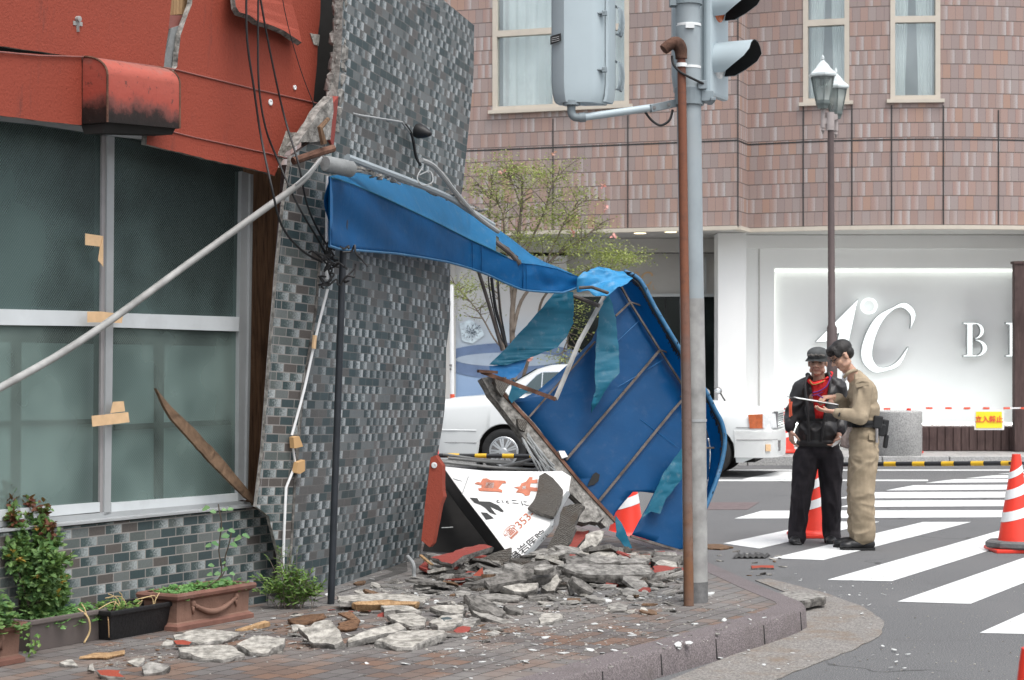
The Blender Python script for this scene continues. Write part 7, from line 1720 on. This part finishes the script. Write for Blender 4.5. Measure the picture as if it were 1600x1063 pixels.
D = [
 (z6([(105,385),(230,355),(310,325),(430,305),(460,325),(380,352),(300,378),(235,420),(180,405)]), .27, .035, RD, 'render_slab', 'large dusty red render slab, lying uppermost left of the fallen sign', (-.05,-.30,1), HG),
 (z6([(150,420),(235,425),(330,395),(420,375),(500,345),(565,325),(560,370),(545,420),(500,450),(430,470),(330,505),(210,530),(180,480)]), .16, .06, LT, 'lath_slab', 'ribbed lath slab under the large dusty red slab', (0,-1,.55), HG),
 (z6([(420,385),(505,360),(520,400),(480,450),(430,470)]), .17, .01, ('rust','rust'), 'rusty_plate', 'small rusty brown plate on the ribbed lath slab', (0,-1,.52), HG),
 (z6([(405,435),(412,480),(385,540),(350,572),(300,560),(255,545),(330,500)]), .15, .02, RR2, 'render_slab', 'bright red triangular render shard standing before the ribbed lath slab', (0,-1,.8), HG),
 (z6([(400,510),(500,470),(600,450),(690,430),(835,455),(832,478),(760,495),(640,505),(520,528),(430,545)]), .24, .05, DK, 'render_slab', 'long grey slab tilted just below the tip of the white sign', (.02,-.35,1), HG),
 (z6([(680,430),(740,415),(800,420),(812,440),(740,455),(690,450)]), .30, .03, GR, 'render_slab', 'small pale slab lying on the long tilted grey slab', (.0,-.2,1), HG),
 (z6([(510,545),(600,525),(720,520),(718,560),(640,580),(570,575)]), .19, .04, PL, 'render_slab', 'pale lump under the front edge of the long tilted slab', (0,-.5,1), HG),
 (z6([(735,545),(790,490),(815,475),(830,510),(800,560),(760,572)]), .20, .05, PL, 'render_lump', 'pale upright lump right of the long tilted slab', (.1,-1,.8), HG),
 (z6([(850,95),(975,85),(945,130),(915,220),(870,330),(800,348),(742,360),(765,310),(790,270),(820,180)]), .36, .05, LT, 'lath_slab', 'tall lath-backed slab propped on the right side of the sign', (-.25,-1,.45), HG),
 (z6([(900,240),(1000,228),(985,262),(960,300),(920,338),(862,342)]), .24, .03, RD, 'render_slab', 'dusty red slab right behind the propped lath slab', (0,-1,.9), HG),
 (z6([(985,240),(1060,225),(1085,235),(1080,262),(1030,332),(1010,325),(960,335),(920,352),(945,310),(970,290)]), .26, .05, PL, 'render_slab', 'pale grey broken slab leaning on the dusty red slab beneath the awning', (.15,-.8,.9), HG),
 (z6([(930,110),(1000,60),(1060,120),(1085,160),(1040,190),(960,200),(925,180)]), .42, .07, GR, 'render_lump', 'ragged grey lump hanging under the lower end of the awning plaster', (.2,-1,.5), HG),
 (z6([(820,345),(860,335),(858,362),(800,385),(740,380),(760,362)]), .24, .03, GR, 'render_slab', 'grey flake wedged under the propped lath slab', (0,-.4,1), HG),
 (z6([(950,375),(1050,372),(1170,388),(1180,405),(1060,415),(960,398)]), .25, .025, GR, 'render_slab', 'thin pale plank-like slab on the back of the heap', (.02,-.25,1), HG),
 (z6([(840,380),(930,375),(1010,400),(1075,435),(980,436),(870,425)]), .25, .04, DK, 'render_slab', 'dark grey slab fanning right from the foot of the sign', (.10,-.25,1), HG),
 (z6([(815,425),(900,415),(1100,425),(1310,420),(1365,455),(1340,478),(1200,482),(1100,484),(980,478),(900,468)]), .23, .05, GR, 'render_slab', 'widest flat grey slab spanning the right part of the heap', (.02,-.22,1), HG),
 (z6([(1100,395),(1250,380),(1330,395),(1300,415),(1130,418)]), .22, .03, GR, 'render_slab', 'grey slab lying behind the widest flat slab', (-.02,-.15,1), HG),
 (z6([(905,490),(950,505),(1020,560),(1005,578),(960,562),(902,512)]), .20, .05, DK, 'render_slab', 'short dark slab slanting down before the widest flat slab', (.6,-.5,1), HG),
 (z6([(868,522),(895,520),(918,590),(893,592)]), .17, .03, GR, 'render_slab', 'narrow upright shard left of the short slanting slab', (.2,-1,.6), HG),
 (z6([(1090,500),(1200,494),(1360,500),(1380,512),(1240,524),(1095,530)]), .16, .02, RR2, 'render_slab', 'thin flat bright red slab before the right part of the heap', (0,-.1,1), HG),
 (z6([(1340,430),(1420,425),(1480,440),(1440,462),(1360,465)]), .20, .04, RD, 'render_slab', 'dusty red slab at the right end of the heap by the pole', (0,-.3,1), HG),
 (z6([(640,590),(780,582),(810,600),(720,615),(660,612)]), .145, .03, DK, 'render_slab', 'flat dark slab lying before the middle of the heap', (0,0,1), HG),
 (z6([(380,590),(560,580),(640,600),(600,618),(420,615)]), .15, .03, GR, 'render_slab', 'flat grey slab before the bright red shard', (0,0,1), HG),
 (z6([(308,590),(400,600),(470,640),(548,690),(520,712),(480,708),(400,672),(330,640)]), .20, .04, DK, 'render_slab', 'dark slab slanting right between heap and black post', (.35,-.35,1), FG),
 (z6([(330,655),(400,668),(500,715),(590,745),(540,755),(440,725),(350,690)]), .16, .03, GR, 'render_slab', 'pale-edged slab under the slanting dark slab', (.15,-.3,1), FG),
 (z6([(515,645),(590,650),(640,672),(620,690),(550,672)]), .16, .03, DK, 'render_slab', 'small slab right of the slanting dark slab', (.1,-.1,1), FG),
 (z6([(700,720),(740,690),(840,690),(845,715),(790,745),(720,750)]), .155, .025, PL, 'render_slab', 'cream slab lying clear on the pavement before the heap', (0,-.1,1), FG),
 (z6([(1080,650),(1150,630),(1215,645),(1205,675),(1110,675)]), .145, .02, GR, 'render_slab', 'dusty grey slab between heap and traffic pole', (0,0,1), FG),
 (z6([(100,655),(200,642),(300,645),(312,680),(280,700),(180,682)]), .175, .03, PL, 'render_slab', 'pale slab right of the timber before the tiled wall', (0,-.15,1), FG),
 (z6([(100,742),(180,705),(300,690),(288,735),(235,765),(160,772)]), .165, .03, ('mortar_pale','mortar'), 'tile_fragment', 'wall fragment with a dark tile still stuck on, near the black post', (0,-.12,1), FG),
 (z6([(170,718),(215,708),(235,722),(190,735)]), .172, .004, ('slate_tile','slate_tile'), 'loose_tile', 'dark glazed tile on the pale wall fragment', (0,-.12,1), None),
 (z6([(255,735),(340,712),(390,720),(350,770),(280,775)]), .15, .03, GR, 'render_slab', 'grey slab just right of the tile fragment', (0,-.1,1), FG),
 (z6([(90,840),(0,800),(60,790),(190,785),(205,800),(150,830)]), .15, .03, PL, 'render_slab', 'cream slab end at the front of the strewn slabs', (0,0,1), None),
 (z4([(668,838),(760,800),(860,765),(960,745),(1022,770),(960,795),(800,825),(692,855)]), .185, .035, PL, 'render_slab', 'long pale slab in front of the black post', (.05,-.3,1), FG),
 (z4([(840,842),(960,790),(1100,782),(1212,782),(1230,800),(1100,850),(1045,884),(960,880),(900,865)]), .17, .04, PL, 'render_slab', 'broad pale slab nearest the kerb right of the long pale slab', (0,-.12,1), FG),
 (z4([(410,772),(500,745),(592,720),(640,790),(670,850),(620,880),(575,855),(490,860),(450,820)]), .19, .04, PL, 'render_slab', 'big pale slab tilted up left of the long pale slab', (-.15,-.50,1), FG),
 (z4([(60,862),(150,820),(250,812),(335,830),(335,862),(280,890),(220,922),(150,905)]), .175, .045, PL, 'render_slab', 'thick pale slab before the garland planter', (.05,-.25,1), FG),
 (z2([(980,880),(1100,870),(1230,866),(1310,880),(1350,918),(1240,955),(1120,938),(990,905)]), .165, .035, PL, 'render_slab', 'flat pale slab before the black trough, farthest left of the big ones', (0,-.15,1), FG),
 (z2([(965,812),(1030,790),(1140,780),(1235,782),(1322,800),(1240,840),(1100,860),(970,832)]), .16, .03, PL, 'render_slab', 'pale slab lying against the foot of the garland planter', (0,-.1,1), FG),
 (z2([(960,845),(1010,838),(1062,852),(1045,868),(975,866)]), .165, .01, RR2, 'render_fragment', 'small red render piece between two pale slabs by the garland planter', (0,-.2,1), None),
 (z2([(885,855),(930,835),(965,845),(950,868),(900,870)]), .15, .02, PL, 'render_fragment', 'small white lump beside the black trough', (0,-.2,1), None),
 (z2([(540,1008),(600,1000),(670,1005),(685,1045),(600,1048),(550,1036)]), .155, .02, ('red_mortar','mortar_pale'), 'render_fragment', 'red-topped render piece nearest the bottom left corner', (0,-.2,1), None),
 (z2([(480,965),(515,965),(535,1000),(530,1020),(490,1005)]), .16, .02, PL, 'render_fragment', 'upright white chip left of the red-topped piece', (.6,-.8,.6), None),
 (z2([(700,960),(740,940),(800,935),(812,955),(760,982)]), .15, .02, PL, 'render_fragment', 'white chip behind the lone grey lump at the bottom left', (0,-.2,1), None),
 (z2([(780,990),(820,955),(880,965),(945,985),(890,1012),(800,1030)]), .16, .03, GR, 'render_lump', 'lone grey lump at the bottom left of the pavement', (0,-.3,1), None),
 (z2([(325,968),(370,945),(405,945),(425,980),(345,982)]), .15, .02, PL, 'render_fragment', 'white and red chip before the brown trough', (0,-.2,1), None),
 (z2([(435,932),(520,912),(610,908),(690,895),(692,912),(590,935)]), .145, .012, WF, 'wood_piece', 'flat splintered yellow wood piece before the brown trough', (0,0,1), None),
 (z4([(60,782),(150,752),(235,730),(250,740),(170,768),(100,788)]), .15, .025, WF, 'wood_piece', 'yellow wood piece leaning along the garland planter foot', (0,-.2,1), None),
 (z4([(712,632),(800,622),(1000,622),(1090,628),(1070,645),(900,648),(730,645)]), .19, .045, WF, 'timber', 'orange-brown timber lying before the tiled wall', (0,-.8,1), None),
 (z4([(620,600),(720,588),(900,580),(1060,590),(1135,608),(1110,628),(900,622),(640,628)]), .19, .03, PL, 'render_slab', 'cream slab lying behind the orange-brown timber', (0,-.05,1), FG),
 (z4([(868,652),(930,642),(1050,655),(1092,680),(1000,684),(940,672),(880,684)]), .17, .03, PL, 'render_slab', 'whitish slab just in front of the timber', (0,-.1,1), FG),
 (z4([(890,700),(960,690),(1050,685),(1120,722),(1110,758),(1040,770),(960,742)]), .17, .03, PL, 'render_slab', 'pale rounded slab in the middle of the strewn ones', (0,-.1,1), FG),
 (z4([(350,725),(440,700),(560,690),(562,712),(480,735),(400,755)]), .15, .015, WD, 'dark_board_or_shade', 'dark brown board piece beside the weed clump', (0,0,1), None),
 (z4([(620,742),(690,728),(745,732),(750,770),(680,784),(640,778)]), .155, .015, WD, 'dark_board_or_shade', 'dark brown board scrap behind the long pale slab', (0,-.1,1), None),
 (z4([(630,690),(700,680),(760,735),(740,748),(690,722)]), .175, .01, WD, 'dark_board_or_shade', 'curled dark scrap near the black post', (.2,-.3,1), None),
 ([(1211.7,926),(1235,924),(1290.7,928),(1293.6,932),(1254,939),(1237,938),(1213,933)], .075, .05, ('mortar','mortar_dark'), 'render_slab', 'lone ochre-grey slab lying at the kerb tip', (0,0,1), None),
 ([(1170.8,884),(1209,883),(1210,887.5),(1172,888.6)], .02, .02, RR2, 'render_fragment', 'red fragment lying alone on the road behind the kerb', (0,-.3,1), None),
 ([(1101,850),(1125,850),(1147,854.5),(1125,857.5),(1103,856)], .015, .015, WO, 'wood_piece', 'brown wood strip on the road right of the pole', (0,0,1), None),
]
for i, (po, z, th, mats, nm, lab, tilt, grp) in enumerate(D):
    cat = {'render_slab':'rubble slab','lath_slab':'rubble slab','render_lump':'rubble','render_fragment':'rubble','tile_fragment':'rubble','rusty_plate':'plate','loose_tile':'tile'}.get(nm, 'wood')
    slab(po, z, th, mats, nm, lab, cat, tilt, seed=i*3+1, grp=grp, jg=.016 if th > .012 else .003, js=.04)
# lath slab lying on the sign
lz = [(660+x/4.7233, 700+y/4.7233) for x, y in ((905,180),(965,212),(1010,262),(1040,310),(1040,360),(1028,395),(998,460),(970,515),(920,500),(860,480),(815,458),(775,440),(805,405),(825,370),(850,300),(852,250),(862,200))]
slab(lz, 0, .035, ('lath','mortar_dark'), 'lath_slab', 'lath-faced slab lying on the white sign', 'rubble slab', seed=77, jg=.006, plane=Plane(SG.p+SG.n*.06, SG.n+V(.05,0,.02)))
# corrugated dark sheet on the road
bm = BM(); rows = []
for j in range(2): rows.append([G(1144+53*i/24+(8 if j else 0), 871-6*j, .012)+V(0,0,.008*math.sin(i*1.57)) for i in range(25)])
grid(bm, rows); bmesh.ops.solidify(bm, geom=bm.faces[:], thickness=.008); tag(mk('corrugated_sheet', bm, M['weight_grey']), 'small piece of dark corrugated sheet on the road behind the pole', 'corrugated sheet')
# heap body and fragments
def rock(bm, c, s, rn, flat=.35, mi=0):
    n_ = rn.randint(5,8); ph = rn.uniform(0,6.28); q = Matrix.Rotation(rn.uniform(0,6.28),3,'Z') @ Matrix.Rotation(rn.gauss(0,.17),3,'X') @ Matrix.Rotation(rn.gauss(0,.17),3,'Y'); th = min(s*flat*rn.uniform(.3,1), .032); asp = rn.uniform(.3,.85)
    pts = [q @ V(math.cos(ph+6.283*k/n_)*s*rn.uniform(.55,1), math.sin(ph+6.283*k/n_)*s*rn.uniform(.6,1)*asp, 0) for k in range(n_)]
    a_ = [bm.verts.new(c+p+q @ V(0,0,th/2)) for p in pts]; b_ = [bm.verts.new(c+p*rn.uniform(.9,1.12)-q @ V(0,0,th/2)) for p in pts]
    for vs_ in (a_, b_[::-1]): f = bm.faces.new(vs_); f.material_index = mi
    for k in range(n_): f = bm.faces.new([a_[k], b_[k], b_[(k+1)%n_], a_[(k+1)%n_]]); f.material_index = mi
rn = random.Random(33)
bm = BM()          # low mound of broken stuff under the heap
def hz(px, py):
    a = math.exp(-((px-930)/120)**2)*math.exp(-((py-888)/16)**2); return .07*a
rows = []
for j in range(26):
    py = 925-3.2*j; rows.append([G(655+16*i, py, SZ)+V(0,0,hz(655+16*i,py)*(.8+.5*noise.noise(V(i*.5,j*.5,2)))+.02*noise.noise(V(i*1.3,j*1.3,0))-.012) for i in range(27)])
grid(bm, rows); tag(mk('rubble_mound', bm, M['mortar_dark']), 'mound of crumbled render and dust beneath the broken slabs', 'rubble', kind='stuff')
# medium fragments: each its own object
zones = [(240, 668,1062, 880,922, (.04,.19), 1), (150, 560,1055, 905,960, (.025,.09), 0), (70, 440,800, 950,1005, (.02,.07), 0), (16, 280,500, 985,1030, (.015,.04), 0), (60, 960,1068, 858,935, (.025,.08), 0), (20, 1105,1230, 862,905, (.02,.05), 0)]
mt = ['mortar','mortar_dark','mortar_pale','mortar_dark','mortar','red_mortar_dusty','lath','wood_old']
lbl = {0:'loose grey render fragment strewn round the heap', }
gl = {'mortar':'grey','mortar_dark':'dark grey','mortar_pale':'pale','red_mortar_dusty':'dusty red','lath':'ribbed brown','wood_old':'brown wooden'}
LM = [((806,880),'the tip of the white sign'), ((1085,935),'the foot of the traffic pole'), ((517,940),'the black post'), ((950,890),'the widest flat slab'), ((735,905),'the bright red triangular shard'), ((340,975),'the garland planter'), ((1255,932),'the lone slab at the kerb tip'), ((800,900),'the long tilted slab'), ((850,937),'the pavement centre'), ((640,945),'the orange-brown timber'), ((230,990),'the black trough'), ((987,850),'the small blue rag'), ((600,1000),'the long pale slab'), ((450,1005),'the thick pale slab'), ((1030,908),'the thin bright red slab'), ((1190,885),'the red fragment on the road'), ((1165,868),'the corrugated piece'), ((893,905),'the narrow upright shard'), ((700,950),'the slanting dark slab'), ((780,960),'the cream slab on the pavement')]
seen = {}; extra = {}
for zi, (n_, x0, x1, y0, y1, (s0, s1), up_) in enumerate(zones):
    for k in range(n_):
        px, py = rn.uniform(x0,x1), rn.uniform(y0,y1); s = rn.uniform(s0,s1); m_ = rn.choices(mt, [5,5,4,3,3,1.2,1.5,1])[0]
        zz = (SZ if zi < 5 else 0); g0 = G(px,py,zz); h_ = hz(px,py) if up_ else 0; c = g0+V(0,0,h_*.9+s*.12+(rn.uniform(0,.028) if up_ else 0))
        bm = BM()
        if s < (.095 if zi == 0 else .055):      # too small and too many to count: merged per material
            b_ = extra.setdefault(m_, BM()); rock(b_, c, s, rn, .22); bm.free(); continue
        rock(bm, V(0,0,0), s, rn, .22)
        o = mk('rubble_fragment', bm, M[m_]); o.location = c
        (lx, ly), ln = min(LM, key=lambda q: (q[0][0]-px)**2+4*(q[0][1]-py)**2); dx, dy = px-lx, (py-ly)*2.5
        rel = ('right of' if dx > 0 else 'left of') if abs(dx) > abs(dy) else ('in front of' if dy > 0 else 'behind')
        q = (s-s0)/(s1-s0); sz = 'large' if q > .75 else 'mid-sized' if q > .4 else 'small'; far = 'close ' if math.hypot(dx,dy) < 28 else ''
        lab = f'{sz} {gl[m_]} fragment lying {far}{rel} {ln}'; seen.setdefault(lab, []).append(o); tag(o, lab, 'rubble', 'loose rubble fragments round the fallen sign' if zi != 3 else 'loose rubble fragments before the planters')
for m_, b_ in extra.items(): tag(mk('small_rubble', b_, M[m_]), f'uncountable {gl[m_]} bits of rubble strewn over the pavement', 'rubble', kind='stuff')
# white tile chips and crumbs
def crumbs(n_, fn, s0, s1, mat, lab, nm, flat=.25):
    bm = BM()
    for k in range(n_): c, ok = fn(); s = s0+(s1-s0)*rn.random()**2.4; rock(bm, c+V(0,0,s*.15), s, rn, flat)
    tag(mk(nm, bm, M[mat]), lab, 'rubble', kind='stuff')
def onpave():
    while True:
        px = rn.gauss(820,190); py = rn.triangular(890,1063,925)
        if py > 900+ (px-1060)*.35 and py < 1075-(px-840)*.27 and px > 120 and px < 1215: return G(px,py,SZ), 1
def onroad():
    px = rn.uniform(1040,1600); py = rn.uniform(900,1063)
    while py < 1015-(px-1262)*.0+ (0 if px > 1262 else (1262-px)*.2) and px < 1262: px = rn.uniform(1040,1600); py = rn.uniform(900,1063)
    return G(px,py,.004), 1
crumbs(520, onpave, .006, .036, 'chip_white', 'white tile chips scattered over the brick pavement', 'tile_chips', .16)
crumbs(2600, onpave, .003, .011, 'mortar_pale', 'pale plaster crumbs scattered over the brick pavement', 'plaster_crumbs', .6)
crumbs(1100, onpave, .006, .022, 'mortar', 'grey crumbs scattered over the brick pavement', 'grey_crumbs', .4)
crumbs(420, onroad, .002, .009, 'mortar_pale', 'pale crumbs scattered over the road', 'road_crumbs', .5)
crumbs(45, lambda: (G(rn.uniform(1085,1420), rn.uniform(955,1050), .01), 1) , .010, .026, 'chip_white', 'white chips scattered on gutter and road', 'road_chips', .16)
crumbs(60, lambda: (G(rn.uniform(1110,1400), rn.uniform(895,960), .01), 1), .006, .02, 'chip_white', 'white chips scattered behind the kerb tip', 'road_chips', .2)
def near_wall(): 
    px = rn.uniform(150,520); return G(px, 1045-(px-0)*.10+rn.uniform(-25,18), SZ), 1
crumbs(500, near_wall, .003, .013, 'mortar', 'crumbs along the planters and the wall foot', 'grey_crumbs', .5); crumbs(220, near_wall, .003, .014, 'mortar_pale', 'pale crumbs along the planters', 'plaster_crumbs', .4)
crumbs(90, near_wall, .01, .03, 'wood_dark', 'dead leaves and dirt along the planters', 'leaf_litter', .12)
# drain bend and thin sticks by the wall end
bm = BM(); tube(bm, smoothpath([P(637,870,12.5), P(646,882,12.4), P(647,900,12.4), P(652,914,12.35)],4), .013, 8); tag(mk('drain_pipe', bm, M['cable_grey'], smooth=True), 'short curved grey pipe stub at the far end of the tiled wall', 'pipe')
bm = BM(); bar(bm, P(657,868,12.6), P(676,884,12.5), .02, .012); tag(mk('stick', bm, M['wood_fresh']), 'thin yellow stick leaning at the far end of the tiled wall', 'stick')
bm = BM(); prism(bm, jag([P(834,866,12.9), P(838,867,12.85), P(847,881,12.8), P(842,880,12.8)], .002, .03, 1), V(0,.01,0)); tag(mk('sign_shard', bm, M['sign_white']), 'small white pointed shard right of the sign tip', 'shard')
# dark underside space: black sheet put in as the shade behind the red remnant
bm = BM(); tube(bm, [P(690,825,13.6), P(708,824,13.6)], .004, 5); tag(mk('nail_rod', bm, M['alu'], smooth=True), 'thin metal rod glinting in the dark under the sign', 'rod')
bm = BM(); prism(bm, [P(690,745,14.2), P(800,745,14.4), P(830,870,13.9), P(660,862,13.7)], V(0,.1,0)); tag(mk('dark_board_or_shade', bm, M['dark_void']), 'black sheet standing for shade behind the black side of the sign', 'board')
bm = BM(); box(bm, P(1080,1052,9.2)*1, (.03,.02,.02)); bm.free()
